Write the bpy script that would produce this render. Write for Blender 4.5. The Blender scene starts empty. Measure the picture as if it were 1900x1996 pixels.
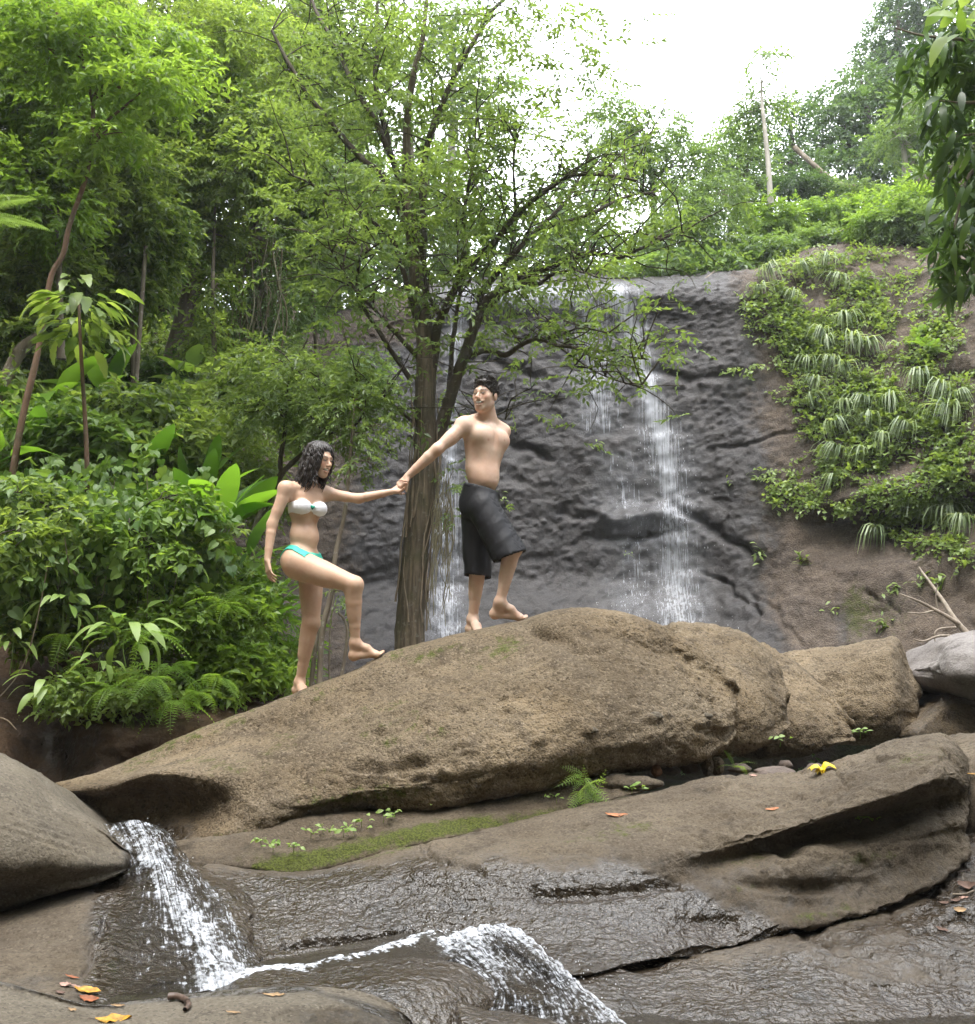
import bpy, math, random
import numpy as np
from mathutils import Vector, Matrix

random.seed(7)
RNG = np.random.default_rng(7)
R = math.radians
scene = bpy.context.scene
C = scene.collection

# ------------------------------------------------------------------ camera
F = 2037.0                       # focal length in photo pixels (photo is 1900 x 1996)
PITCH = math.atan(302.0 / F)
CAMZ = 1.2
cam_d = bpy.data.cameras.new('camera')
cam_d.sensor_fit = 'HORIZONTAL'
cam_d.sensor_width = 36.0
cam_d.lens = 36.0 * F / 1900.0
cam_d.clip_start = 0.05
cam_d.clip_end = 1000.0
cam = bpy.data.objects.new('camera', cam_d)
C.objects.link(cam)
cam.location = (0, 0, CAMZ)
cam.rotation_euler = (math.pi / 2 + PITCH, 0, 0)
scene.camera = cam

# ------------------------------------------------------------------ sky, sun, exposure
SUN_EL, SUN_AZ = R(70), R(205)   # azimuth measured clockwise from +Y: behind the camera, to its left
world = bpy.data.worlds.new('World')
scene.world = world
world.use_nodes = True
wn, wl = world.node_tree.nodes, world.node_tree.links
wn.clear()
w_out = wn.new('ShaderNodeOutputWorld')
w_bg = wn.new('ShaderNodeBackground')
w_sky = wn.new('ShaderNodeTexSky')
w_sky.sky_type = 'NISHITA'
w_sky.sun_disc = False
w_sky.sun_elevation = SUN_EL
w_sky.sun_rotation = SUN_AZ
w_sky.air_density = 1.0
w_sky.dust_density = 4.0
w_hs = wn.new('ShaderNodeMixRGB')          # an even white cloud deck over the blue sky
w_hs.inputs[0].default_value = 0.86
w_hs.inputs[2].default_value = (10.2, 10.6, 11.2, 1)
w_bg.inputs[1].default_value = 0.12
wl.new(w_sky.outputs[0], w_hs.inputs[1])
wl.new(w_hs.outputs[0], w_bg.inputs[0])
wl.new(w_bg.outputs[0], w_out.inputs[0])

sun_d = bpy.data.lights.new('sun', 'SUN')
sun_d.energy = 1.0
sun_d.angle = R(32)
sun_d.color = (1.0, 0.96, 0.9)
sun = bpy.data.objects.new('sun', sun_d)
C.objects.link(sun)
sdir = Vector((math.sin(SUN_AZ) * math.cos(SUN_EL), math.cos(SUN_AZ) * math.cos(SUN_EL), math.sin(SUN_EL)))
sun.rotation_euler = sdir.to_track_quat('Z', 'Y').to_euler()
sun.location = (0, 0, 30)

vs = scene.view_settings
vs.view_transform = 'Standard'
vs.look = 'None'
vs.gamma = 1.0
vs.use_curve_mapping = False
vs.exposure = 2.4

# ------------------------------------------------------------------ coordinates
CT, ST = math.cos(PITCH), math.sin(PITCH)

def P(px, py, d):
    """photo pixel + distance along the ground (world Y) -> world point"""
    x = (px - 950.0) / F
    y = -(py - 998.0) / F
    dy = CT - y * ST
    dz = ST + y * CT
    s = d / dy
    return np.array([x * s, d, CAMZ + dz * s])

def pj(v):
    """world points (N,3) -> photo pixels"""
    v = np.asarray(v, float)
    y, z = v[..., 1], v[..., 2] - CAMZ
    f = y * CT + z * ST
    u = -y * ST + z * CT
    return 950 + F * v[..., 0] / f, 998 - F * u / f

def ppm(d):                       # photo pixels per metre at distance d (roughly)
    return F / d

def norm(a):
    return a / np.maximum(np.linalg.norm(a, axis=-1, keepdims=True), 1e-9)

# ------------------------------------------------------------------ numpy noise
_perm = RNG.permutation(256).astype(np.int64)
_perm = np.concatenate([_perm, _perm, _perm])
_g = RNG.normal(size=(256, 3)); _g /= np.linalg.norm(_g, axis=1)[:, None]

def perlin(p, seed=0):
    p = np.asarray(p, float) + seed * 17.31
    i = np.floor(p).astype(np.int64)
    f = p - i
    i &= 255
    w = f * f * f * (f * (f * 6 - 15) + 10)
    out = 0.0
    for dx in (0, 1):
        wx = w[:, 0] if dx else 1 - w[:, 0]
        for dy in (0, 1):
            wy = w[:, 1] if dy else 1 - w[:, 1]
            for dz in (0, 1):
                wz = w[:, 2] if dz else 1 - w[:, 2]
                h = _perm[_perm[_perm[(i[:, 0] + dx) & 255] + ((i[:, 1] + dy) & 255)] + ((i[:, 2] + dz) & 255)]
                g = _g[h]
                out = out + wx * wy * wz * (g[:, 0] * (f[:, 0] - dx) + g[:, 1] * (f[:, 1] - dy) + g[:, 2] * (f[:, 2] - dz))
    return out * 1.5

def fbm(p, oct=4, lac=2.1, gain=0.5, seed=0, ridge=False):
    p = np.asarray(p, float)
    a, s, t = 1.0, 0.0, 0.0
    for o in range(oct):
        n = perlin(p, seed + o)
        if ridge:
            n = 1 - 2 * np.abs(n)
        s = s + a * n
        t += a
        a *= gain
        p = p * lac
    return s / t

def worley(p, seed=0):
    """distance to nearest feature point and a random id per cell"""
    p = np.asarray(p, float) + seed * 9.7
    i = np.floor(p).astype(np.int64)
    best = np.full(len(p), 9.0)
    bid = np.zeros(len(p))
    for dx in (-1, 0, 1):
        for dy in (-1, 0, 1):
            for dz in (-1, 0, 1):
                c = i + np.array([dx, dy, dz])
                h = _perm[_perm[_perm[c[:, 0] & 255] + (c[:, 1] & 255)] + (c[:, 2] & 255)]
                q = c + 0.5 + 0.9 * np.stack([_perm[h + 3] / 255.0 - .5, _perm[h + 91] / 255.0 - .5, _perm[h + 177] / 255.0 - .5], 1)
                d = np.linalg.norm(p - q, axis=1)
                m = d < best
                best[m] = d[m]
                bid[m] = h[m] / 255.0
    return best, bid

def sstep(a, b, x):
    t = np.clip((x - a) / (b - a), 0, 1)
    return t * t * (3 - 2 * t)

def gauss(px, py, cx, cy, sx, sy, ang=0.0):
    dx, dy = px - cx, py - cy
    ca, sa = math.cos(R(ang)), math.sin(R(ang))
    a = (dx * ca + dy * sa) / sx
    b = (-dx * sa + dy * ca) / sy
    return np.exp(-0.5 * (a * a + b * b))

def polydist(px, py, pts):
    """distance in pixels to a polyline"""
    best = np.full(np.shape(px), 1e9)
    for (x0, y0), (x1, y1) in zip(pts[:-1], pts[1:]):
        dx, dy = x1 - x0, y1 - y0
        t = np.clip(((px - x0) * dx + (py - y0) * dy) / (dx * dx + dy * dy + 1e-9), 0, 1)
        best = np.minimum(best, np.hypot(px - x0 - t * dx, py - y0 - t * dy))
    return best

# ------------------------------------------------------------------ objects
def mesh_np(name, verts, faces, mat=None, attrs=None, smooth=True, uv=None, colors=None):
    """verts (N,3); faces: (F,k) array or list of such arrays"""
    me = bpy.data.meshes.new(name)
    verts = np.asarray(verts, np.float32)
    fl = faces if isinstance(faces, list) else [faces]
    fl = [np.asarray(f, np.int32) for f in fl if len(f)]
    loops = np.concatenate([f.ravel() for f in fl])
    tot = np.concatenate([np.full(len(f), f.shape[1], np.int32) for f in fl])
    start = np.concatenate([[0], np.cumsum(tot)[:-1]]).astype(np.int32)
    me.vertices.add(len(verts)); me.vertices.foreach_set('co', verts.ravel())
    me.loops.add(len(loops)); me.loops.foreach_set('vertex_index', loops)
    me.polygons.add(len(tot)); me.polygons.foreach_set('loop_start', start); me.polygons.foreach_set('loop_total', tot)
    me.polygons.foreach_set('use_smooth', np.full(len(tot), smooth))
    if attrs:
        for k, a in attrs.items():
            at = me.attributes.new(k, 'FLOAT', 'POINT')
            at.data.foreach_set('value', np.asarray(a, np.float32))
    if uv is not None:
        ul = me.uv_layers.new(name='UVMap')
        ul.data.foreach_set('uv', np.asarray(uv, np.float32)[loops].ravel())
    me.update(calc_edges=True)
    me.validate()
    if mat:
        me.materials.append(mat)
    return me

def obj(name, me, parent=None, loc=None):
    o = bpy.data.objects.new(name, me)
    C.objects.link(o)
    if parent is not None:
        o.parent = parent
    if loc is not None:
        o.location = loc
    return o

def tag(o, label=None, cat=None, group=None, kind=None):
    if label: o['label'] = label
    if cat: o['category'] = cat
    if group: o['group'] = group
    if kind: o['kind'] = kind
    return o

def thing(name, label, cat, loc=(0, 0, 0), group=None):
    o = bpy.data.objects.new(name, None)
    C.objects.link(o)
    o.location = loc
    o.empty_display_size = 0.1
    return tag(o, label, cat, group)

def child(name, parent, verts, faces, mat, **kw):
    """a part whose verts are given in world space, parented to a root that only carries a location"""
    v = np.asarray(verts, float) - np.array(parent.matrix_basis.translation)
    # root of the chain
    p = parent.parent
    while p is not None:
        v = v - np.array(p.matrix_basis.translation)
        p = p.parent
    return obj(name, mesh_np(name, v, faces, mat, **kw), parent)

def catmull(ctrl, t, cyclic=False):
    n = len(ctrl)
    t = np.asarray(t, float)
    if cyclic:
        i = np.floor(t).astype(int); f = t - i
        idx = [(i + k) % n for k in (-1, 0, 1, 2)]
        p0, p1, p2, p3 = [ctrl[k] for k in idx]
    else:
        i = np.clip(np.floor(t).astype(int), 0, n - 2); f = t - i
        e = np.concatenate([2 * ctrl[:1] - ctrl[1:2], ctrl, 2 * ctrl[-1:] - ctrl[-2:-1]], 0)
        p0, p1, p2, p3 = e[i], e[i + 1], e[i + 2], e[i + 3]
    f = f.reshape((-1,) + (1,) * (ctrl.ndim - 1))
    return 0.5 * (2 * p1 + (p2 - p0) * f + (2 * p0 - 5 * p1 + 4 * p2 - p3) * f ** 2 + (3 * p1 - p0 - 3 * p2 + p3) * f ** 3)

def grid_faces(nu, nv, cu=False, cv=False):
    a = np.arange(nu if cu else nu - 1)[:, None]
    b = np.arange(nv if cv else nv - 1)[None, :]
    a1, b1 = (a + 1) % nu, (b + 1) % nv
    return np.stack([(a * nv + b), (a1 * nv + b), (a1 * nv + b1), (a * nv + b1)], -1).reshape(-1, 4)

def grid_normals(g, cv):
    du = np.gradient(g, axis=0)
    if cv:
        dv = (np.roll(g, -1, 1) - np.roll(g, 1, 1)) * .5
    else:
        dv = np.gradient(g, axis=1)
    n = np.cross(du, dv)
    l = np.linalg.norm(n, axis=2, keepdims=True)
    return n / np.maximum(l, 1e-9)

def rock_surface(cols, res, back=1.0, caps=(0.3, 0.3), closed=True, backres=4.0, drop=0.1):
    """cols: list of (px, [(py, d), ...]) or list of [(px,py,d)...].  Returns grid (nu,nv,3), cyclic flag"""
    ctrl = []
    for c in cols:
        if isinstance(c, tuple):
            ctrl.append([P(c[0], py, d) for py, d in c[1]])
        else:
            ctrl.append([P(*q) for q in c])
    ctrl = np.array(ctrl)                       # ncol, nrow, 3
    nrow_front = ctrl.shape[1]
    if closed:
        b = np.broadcast_to(np.asarray(back, float), (len(ctrl),))
        bot = ctrl[:, -1].copy(); bot[:, 1] += b
        top = ctrl[:, 0].copy(); top[:, 1] += b; top[:, 2] -= drop
        mid = 0.5 * (bot + top); mid[:, 1] += 0.15 * b
        ctrl = np.concatenate([ctrl, bot[:, None], mid[:, None], top[:, None]], 1)
        cen = ctrl.mean(1)
        h0 = cen[0] + (cen[0] - cen[1]) * caps[0]
        h1 = cen[-1] + (cen[-1] - cen[-2]) * caps[1]
        e0 = np.broadcast_to(h0, ctrl[:1].shape[1:])[None] * 0.999 + ctrl[:1] * 0.001
        e1 = np.broadcast_to(h1, ctrl[:1].shape[1:])[None] * 0.999 + ctrl[-1:] * 0.001
        ctrl = np.concatenate([e0, ctrl, e1], 0)
    nc, nr = ctrl.shape[:2]
    tu = []
    for i in range(nc - 1):
        L = np.linalg.norm(ctrl[i + 1, :nrow_front] - ctrl[i, :nrow_front], axis=1).mean()
        k = max(3, int(L / res))
        tu.append(i + np.arange(k) / k)
    tu = np.concatenate(tu + [[nc - 1.0]])
    tv = []
    for j in range(nr if closed else nr - 1):
        L = np.linalg.norm(ctrl[:, (j + 1) % nr] - ctrl[:, j], axis=1).max()
        rr = res if j < nrow_front - 1 else res * backres
        k = max(3, int(L / rr))
        tv.append(j + np.arange(k) / k)
    tv = np.concatenate(tv + ([] if closed else [[nr - 1.0]]))
    g = catmull(ctrl, tu)                                        # (nu, nr, 3)
    g = catmull(np.swapaxes(g, 0, 1), tv, cyclic=closed)         # (nv, nu, 3)
    return np.swapaxes(g, 0, 1), closed, tu, tv

def make_rock(name, cols, mat, res=0.014, back=1.0, caps=(0.3, 0.3), disp=None, masks=None, closed=True, flip=False, drop=0.1, backres=4.0):
    g, cv, tu, tv = rock_surface(cols, res, back, caps, closed, backres, drop)
    n = grid_normals(g, cv)
    nu, nv = g.shape[:2]
    v = g.reshape(-1, 3)
    nn = n.reshape(-1, 3)
    px, py = pj(v)
    # make normals face outwards (towards the camera on the front)
    k = np.argmin(v[:, 1]) if closed else len(v) // 2
    toc = np.array([0, 0, CAMZ]) - v
    front = (nn * toc).sum(1)
    sgn = 1.0
    sel = np.zeros((nu, nv), bool); sel[nu // 3: 2 * nu // 3 + 1, : max(2, int(nv * (0.5 if closed else 1.0)))] = True
    if np.mean(front.reshape(nu, nv)[sel]) < 0:
        sgn = -1.0
    nn = nn * sgn
    if disp is not None:
        v = v + nn * disp(v, px, py, nn)[:, None]
    px, py = pj(v)
    attrs = masks(v, px, py, nn) if masks else None
    f = grid_faces(nu, nv, False, cv)
    if sgn < 0:
        f = f[:, ::-1]
    uv = np.stack(np.meshgrid(tu, tv, indexing='ij'), -1).reshape(-1, 2)
    me = mesh_np(name, v, f, mat, attrs=attrs, uv=uv)
    return me, v

# ------------------------------------------------------------------ tubes
def tube(pts, radii, sides=8, jitter=0.0, seed=0, wob=0.0, caps=True):
    """verts, quads, tris of a tapered tube along a polyline (already dense)"""
    pts = np.asarray(pts, float)
    radii = np.broadcast_to(np.asarray(radii, float), (len(pts),))
    t = np.gradient(pts, axis=0)
    t /= np.maximum(np.linalg.norm(t, axis=1, keepdims=True), 1e-9)
    ref = np.array([0.3, -1.0, 0.2]); ref /= np.linalg.norm(ref)
    a = np.cross(t, ref); a /= np.maximum(np.linalg.norm(a, axis=1, keepdims=True), 1e-9)
    b = np.cross(t, a)
    th = np.arange(sides) / sides * 2 * np.pi
    ring = a[:, None] * np.cos(th)[None, :, None] + b[:, None] * np.sin(th)[None, :, None]
    rr = np.repeat(radii[:, None], sides, 1)
    v = pts[:, None] + ring * rr[..., None]
    if jitter:
        q = v.reshape(-1, 3)
        rr2 = rr.ravel() * (1 + jitter * fbm(q * wob, 3, seed=seed))
        v = (np.repeat(pts, sides, 0) + ring.reshape(-1, 3) * rr2[:, None]).reshape(len(pts), sides, 3)
    f = grid_faces(len(pts), sides, False, True)
    return v.reshape(-1, 3), f

def smooth_path(pts, n):
    pts = np.asarray(pts, float)
    return catmull(pts, np.linspace(0, len(pts) - 1, n))

class MB:
    """collects pieces of mixed faces into one mesh"""
    def __init__(s):
        s.v, s.f, s.n, s.a = [], {}, 0, []
    def add(s, v, *fs, val=0.5):
        v = np.asarray(v, float)
        for f in fs:
            f = np.asarray(f, int)
            s.f.setdefault(f.shape[1], []).append(f + s.n)
        s.v.append(v)
        s.a.append(np.broadcast_to(np.asarray(val, float), (len(v),)))
        s.n += len(v)
        return s
    def arrays(s):
        return np.concatenate(s.v), [np.concatenate(x) for x in s.f.values()], np.concatenate(s.a)
    def build(s, name, mat, parent=None, attr='rnd', smooth=True):
        v, f, a = s.arrays()
        if parent is not None:
            return child(name, parent, v, f, mat, attrs={attr: a}, smooth=smooth)
        return obj(name, mesh_np(name, v, f, mat, attrs={attr: a}, smooth=smooth))
# ------------------------------------------------------------------ materials
class NT:
    def __init__(s, name):
        s.m = bpy.data.materials.new(name)
        s.m.use_nodes = True
        s.t = s.m.node_tree
        s.t.nodes.clear()
        s.out = s.t.nodes.new('ShaderNodeOutputMaterial')
    def n(s, typ, ins=None, **props):
        nd = s.t.nodes.new(typ)
        for k, v in props.items():
            setattr(nd, k, v)
        for k, v in (ins or {}).items():
            s.set(nd, k, v)
        return nd
    def set(s, nd, k, v):
        sock = nd.inputs[k]
        if isinstance(v, bpy.types.Node):
            v = v.outputs[0]
        if isinstance(v, bpy.types.NodeSocket):
            s.t.links.new(v, sock)
        else:
            if isinstance(v, tuple) and len(v) == 3 and sock.type == 'RGBA':
                v = v + (1,)
            sock.default_value = v
    def math(s, op, a, b=0.5, clamp=False):
        return s.n('ShaderNodeMath', {0: a, 1: b}, operation=op, use_clamp=clamp)
    def mix(s, f, a, b, mode='MIX'):
        return s.n('ShaderNodeMixRGB', {0: f, 1: a, 2: b}, blend_type=mode)
    def noise(s, vec, scale, detail=4, rough=0.55, dist=0.0):
        return s.n('ShaderNodeTexNoise', {'Vector': vec, 'Scale': scale, 'Detail': detail, 'Roughness': rough, 'Distortion': dist})
    def ramp(s, f, a, b):
        return s.n('ShaderNodeMapRange', {0: f, 1: a, 2: b, 3: 0.0, 4: 1.0}, interpolation_type='SMOOTHSTEP')
    def attr(s, name):
        return s.n('ShaderNodeAttribute', attribute_name=name).outputs['Fac']
    def pos(s):
        return s.n('ShaderNodeNewGeometry').outputs['Position']
    def obj(s):
        return s.n('ShaderNodeTexCoord').outputs['Object']
    def scaled(s, vec, sc):
        return s.n('ShaderNodeMapping', {'Vector': vec, 'Scale': sc})
    def surf(s, sh):
        s.t.links.new(sh.outputs[0] if isinstance(sh, bpy.types.Node) else sh, s.out.inputs[0])
        return s.m

def rock_mat(name, a, b, c, fine=70.0, speck=0.5, bump=0.5, pebble=0.0, rough=0.9, wetrough=0.22, wetdark=0.30, moss=(0.072, 0.086, 0.014), strata=0.0, wetspec=0.5, wet_sheen_tint=(0.98, 0.98, 1.02), wetb=1.0):
    """a, b: the two main colours, c: dark patches.  Attributes: wet, moss, tint"""
    t = NT(name)
    p = t.pos()
    big = t.noise(p, 1.3, 5, 0.6, 0.4)
    mid = t.noise(p, 6.0, 6, 0.65)
    fin = t.noise(p, fine, 5, 0.7)
    col = t.mix(t.ramp(big, 0.35, 0.65), a, b)
    col = t.mix(t.math('MULTIPLY', t.ramp(mid, 0.5, 0.72), 0.75), col, c)
    if strata:
        st = t.noise(t.n('ShaderNodeMapping', {'Vector': p, 'Rotation': (0, R(9), 0), 'Scale': (0.6, 0.6, 14.0)}), 1.0, 4, 0.6, 0.6)
        col = t.mix(t.math('MULTIPLY', t.ramp(st, 0.42, 0.62), strata), col, c)
    n4 = t.noise(p, 2.6, 8, 0.72, 0.8)
    col = t.mix(t.math('MULTIPLY', t.ramp(n4, 0.52, 0.68), 0.55), col, t.mix(1.0, col, (0.50, 0.47, 0.43), 'MULTIPLY'))
    col = t.mix(t.math('MULTIPLY', t.ramp(n4, 0.44, 0.30), 0.45), col, t.mix(1.0, col, (1.45, 1.42, 1.36), 'MULTIPLY'))
    # grains: light and dark clasts
    vo = t.n('ShaderNodeTexVoronoi', {'Vector': p, 'Scale': fine * 1.3})
    sepv = t.n('ShaderNodeSeparateColor', {0: vo.outputs['Color']})
    lo = t.ramp(sepv.outputs[0], 0.72, 0.95)
    hi = t.ramp(sepv.outputs[1], 0.75, 0.97)
    col = t.mix(t.math('MULTIPLY', lo, speck * 0.8), col, tuple(x * 0.35 for x in a))
    col = t.mix(t.math('MULTIPLY', hi, speck * 0.55), col, tuple(min(1, x * 1.7 + .04) for x in b))
    col = t.mix(t.math('MULTIPLY', t.ramp(fin, 0.3, 0.7), 0.45), col, t.mix(1.0, col, (0.45, 0.43, 0.42), 'MULTIPLY'))
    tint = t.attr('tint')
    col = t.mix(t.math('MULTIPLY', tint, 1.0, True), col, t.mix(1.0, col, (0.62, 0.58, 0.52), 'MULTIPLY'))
    # moss
    mz = t.math('ADD', t.math('MULTIPLY', t.math('SUBTRACT', t.noise(p, 15, 7, 0.75), 0.5), 2.2), t.math('SUBTRACT', t.attr('moss'), 0.50))
    mo = t.ramp(mz, 0.0, 0.45)
    mcol = t.mix(t.ramp(t.noise(p, 90, 3, 0.7), 0.35, 0.65), tuple(x * 0.45 for x in moss), tuple(x * 1.5 for x in moss))
    col = t.mix(t.math('MULTIPLY', mo, 0.93), col, mcol)
    # wet
    wz = t.math('ADD', t.math('MULTIPLY', t.math('SUBTRACT', t.noise(p, 5, 7, 0.75), 0.5), 1.5), t.attr('wet'))
    we = t.ramp(wz, 0.1, 0.9)
    col = t.mix(we, col, t.mix(1.0, col, tuple(wetdark * q for q in wet_sheen_tint), 'MULTIPLY'))
    ro = t.n('ShaderNodeMapRange', {0: we, 1: 0.0, 2: 1.0, 3: rough, 4: wetrough})
    h1 = t.noise(p, fine * 0.40, 8, 0.78)
    h = t.math('ADD', h1, t.math('MULTIPLY', t.math('SUBTRACT', 1.0, vo.outputs['Distance']), t.math('MULTIPLY', t.math('SUBTRACT', 1.0, we), 0.2 + pebble)))
    h = t.math('ADD', h, t.math('MULTIPLY', mid, 1.2))
    hw = t.math('ADD', t.noise(p, fine * 0.5, 3, 0.55, 0.2), t.math('MULTIPLY', t.noise(p, fine * 0.16, 3, 0.6), 0.9))
    h = t.mix(t.math('MULTIPLY', we, wetb), h, hw)
    bp = t.n('ShaderNodeBump', {'Strength': bump, 'Distance': 0.022, 'Height': h})
    pr = t.n('ShaderNodeBsdfPrincipled', {'Base Color': col, 'Roughness': ro, 'Normal': bp})
    t.set(pr, 'Specular IOR Level', t.n('ShaderNodeMapRange', {0: we, 1: 0.0, 2: 1.0, 3: 0.25, 4: wetspec}))
    return t.surf(pr)

M = {}
M['boulder'] = rock_mat('tan_conglomerate', (0.262, 0.202, 0.128), (0.185, 0.146, 0.098), (0.078, 0.060, 0.041), 60, 1.0, 1.0, pebble=.2)
M['ledge'] = rock_mat('grey_brown_bedrock', (0.195, 0.158, 0.113), (0.150, 0.121, 0.088), (0.066, 0.053, 0.039), 70, 0.6, 1.0, wetrough=0.17, wetdark=0.30, wet_sheen_tint=(1.05, .98, .90), wetspec=0.62)
M['left_rock'] = rock_mat('pale_grit_rock', (0.200, 0.172, 0.130), (0.160, 0.138, 0.106), (0.085, 0.072, 0.056), 80, 0.7, 0.8, wetdark=0.30)
M['grey_rock'] = rock_mat('grey_rock', (0.260, 0.240, 0.225), (0.210, 0.190, 0.178), (0.120, 0.106, 0.098), 60, 0.4, 0.6)
M['cliff'] = rock_mat('dark_wet_cliff', (0.138, 0.112, 0.092), (0.160, 0.126, 0.098), (0.062, 0.052, 0.048), 42, 0.5, 1.0, pebble=0.35, rough=0.8, wetrough=0.46, wetdark=0.34, wet_sheen_tint=(0.88, 0.98, 1.22), wetb=0.12, strata=0.3, moss=(0.06, 0.065, 0.018), wetspec=0.45)  # bluish wet tint puts the sky sheen into the rock colour
M['bank'] = rock_mat('brown_earth_bank', (0.115, 0.072, 0.042), (0.085, 0.054, 0.033), (0.040, 0.027, 0.018), 45, 0.4, 0.9)
M['pebble'] = rock_mat('pebble_stone', (0.18, 0.145, 0.125), (0.14, 0.11, 0.095), (0.08, 0.065, 0.055), 60, 0.3, 0.4)

def ground_mat():
    t = NT('forest_floor')
    p = t.pos()
    n1 = t.noise(p, 0.9, 5, 0.6)
    n2 = t.noise(p, 14, 6, 0.7)
    col = t.mix(t.ramp(n1, 0.4, 0.62), (0.075, 0.055, 0.035), (0.05, 0.062, 0.02))
    col = t.mix(t.math('MULTIPLY', t.ramp(n2, 0.45, 0.7), 0.7), col, (0.03, 0.026, 0.016))
    bp = t.n('ShaderNodeBump', {'Strength': 0.9, 'Distance': 0.08, 'Height': n2})
    pr = t.n('ShaderNodeBsdfPrincipled', {'Base Color': col, 'Roughness': 0.95, 'Normal': bp})
    return t.surf(pr)
M['ground'] = ground_mat()

def leaf_mat(name, dark, light, trans=0.4, rough=0.42, spec=0.5, old=(0.30, 0.20, 0.03), oldf=0.985, tcol=1.85):
    """rnd attribute: a per-leaf number 0..1 (age of the leaf: deep green to young green)"""
    t = NT(name)
    r = t.attr('rnd')
    col = t.mix(r, dark, light)
    col = t.mix(t.ramp(r, oldf, oldf + 0.01), col, old)
    pr = t.n('ShaderNodeBsdfPrincipled', {'Base Color': col, 'Roughness': rough, 'Specular IOR Level': spec})
    tl = t.n('ShaderNodeBsdfTranslucent', {'Color': t.mix(1.0, col, (tcol * 1.2, tcol * 1.15, tcol * 0.55), 'MULTIPLY')})
    mx = t.n('ShaderNodeMixShader', {0: trans, 1: pr, 2: tl})
    return t.surf(mx)
M['leaf_tree'] = leaf_mat('tree_leaf', (0.060, 0.100, 0.038), (0.180, 0.255, 0.078), 0.44)
M['leaf_jungle'] = leaf_mat('jungle_leaf', (0.046, 0.090, 0.024), (0.225, 0.300, 0.080), 0.48)
M['leaf_bright'] = leaf_mat('young_leaf', (0.085, 0.160, 0.026), (0.200, 0.295, 0.060), 0.46)
M['leaf_dark'] = leaf_mat('dark_leaf', (0.030, 0.066, 0.024), (0.100, 0.170, 0.052), 0.36)
M['leaf_far'] = leaf_mat('far_leaf', (0.060, 0.108, 0.042), (0.160, 0.240, 0.075), 0.42)
M['leaf_vine'] = leaf_mat('vine_leaf', (0.050, 0.105, 0.026), (0.205, 0.300, 0.080), 0.40, 0.45, 0.4)
M['leaf_fern'] = leaf_mat('fern_leaf', (0.075, 0.155, 0.026), (0.205, 0.320, 0.065), 0.44)
M['leaf_grass'] = leaf_mat('tussock_blade', (0.080, 0.130, 0.050), (0.330, 0.400, 0.230), 0.35)
M['leaf_creep'] = leaf_mat('creeper_leaf', (0.095, 0.150, 0.036), (0.215, 0.290, 0.085), 0.38)
M['leaf_big'] = leaf_mat('broad_leaf', (0.050, 0.125, 0.018), (0.150, 0.280, 0.034), 0.45, 0.32, 0.6)
M['leaf_pale'] = leaf_mat('pale_leaf', (0.160, 0.265, 0.055), (0.290, 0.390, 0.125), 0.42)
M['vine_dry'] = leaf_mat('dry_vine', (0.12, 0.10, 0.06), (0.26, 0.24, 0.16), 0.2, 0.7, 0.2, oldf=2)

def bark_mat(name, a, b, c, scale=18, vert=0.18, bump=0.8, lich=(0.30, 0.30, 0.26), lichf=0.3):
    t = NT(name)
    p = t.pos()
    n1 = t.noise(t.scaled(p, (1, 1, vert)), scale, 6, 0.65)
    n2 = t.noise(p, 4.0, 4, 0.6)
    n3 = t.noise(p, 22.0, 4, 0.6)
    col = t.mix(t.ramp(n1, 0.35, 0.65), a, b)
    col = t.mix(t.math('MULTIPLY', t.ramp(n2, 0.45, 0.7), 0.8), col, c)
    col = t.mix(t.math('MULTIPLY', t.ramp(n3, 0.58, 0.7), lichf), col, lich)
    bp = t.n('ShaderNodeBump', {'Strength': bump, 'Distance': 0.02, 'Height': n1})
    pr = t.n('ShaderNodeBsdfPrincipled', {'Base Color': col, 'Roughness': 0.88, 'Normal': bp})
    t.set(pr, 'Specular IOR Level', 0.25)
    return t.surf(pr)
M['bark'] = bark_mat('dark_bark', (0.085, 0.068, 0.048), (0.045, 0.036, 0.026), (0.060, 0.062, 0.030))
M['bark_trunk'] = bark_mat('fibrous_bark', (0.175, 0.140, 0.098), (0.075, 0.060, 0.042), (0.070, 0.068, 0.036), 34, 0.08, 1.2)
M['bark_pale'] = bark_mat('pale_bark', (0.220, 0.185, 0.140), (0.130, 0.105, 0.080), (0.120, 0.105, 0.070), 14, 0.2, 0.6, (0.38, 0.37, 0.34), 0.6)
M['bark_red'] = bark_mat('reddish_bark', (0.190, 0.115, 0.075), (0.120, 0.075, 0.050), (0.100, 0.085, 0.050), 14, 0.3, 0.5, (0.3, 0.27, 0.22), 0.3)
M['bark_white'] = bark_mat('white_bark', (0.420, 0.390, 0.340), (0.300, 0.280, 0.240), (0.250, 0.240, 0.190), 10, 0.3, 0.5)
M['root'] = bark_mat('pale_root', (0.270, 0.215, 0.155), (0.170, 0.130, 0.090), (0.140, 0.120, 0.075), 30, 0.2, 0.6, (0.4, 0.36, 0.3), 0.3)
M['dead_wood'] = bark_mat('dead_wood', (0.300, 0.255, 0.205), (0.190, 0.155, 0.120), (0.140, 0.115, 0.090), 30, 0.4, 0.6)
M['moss_clump'] = leaf_mat('moss', (0.06, 0.085, 0.012), (0.13, 0.16, 0.02), 0.2, 0.8, 0.1, oldf=2)

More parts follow.
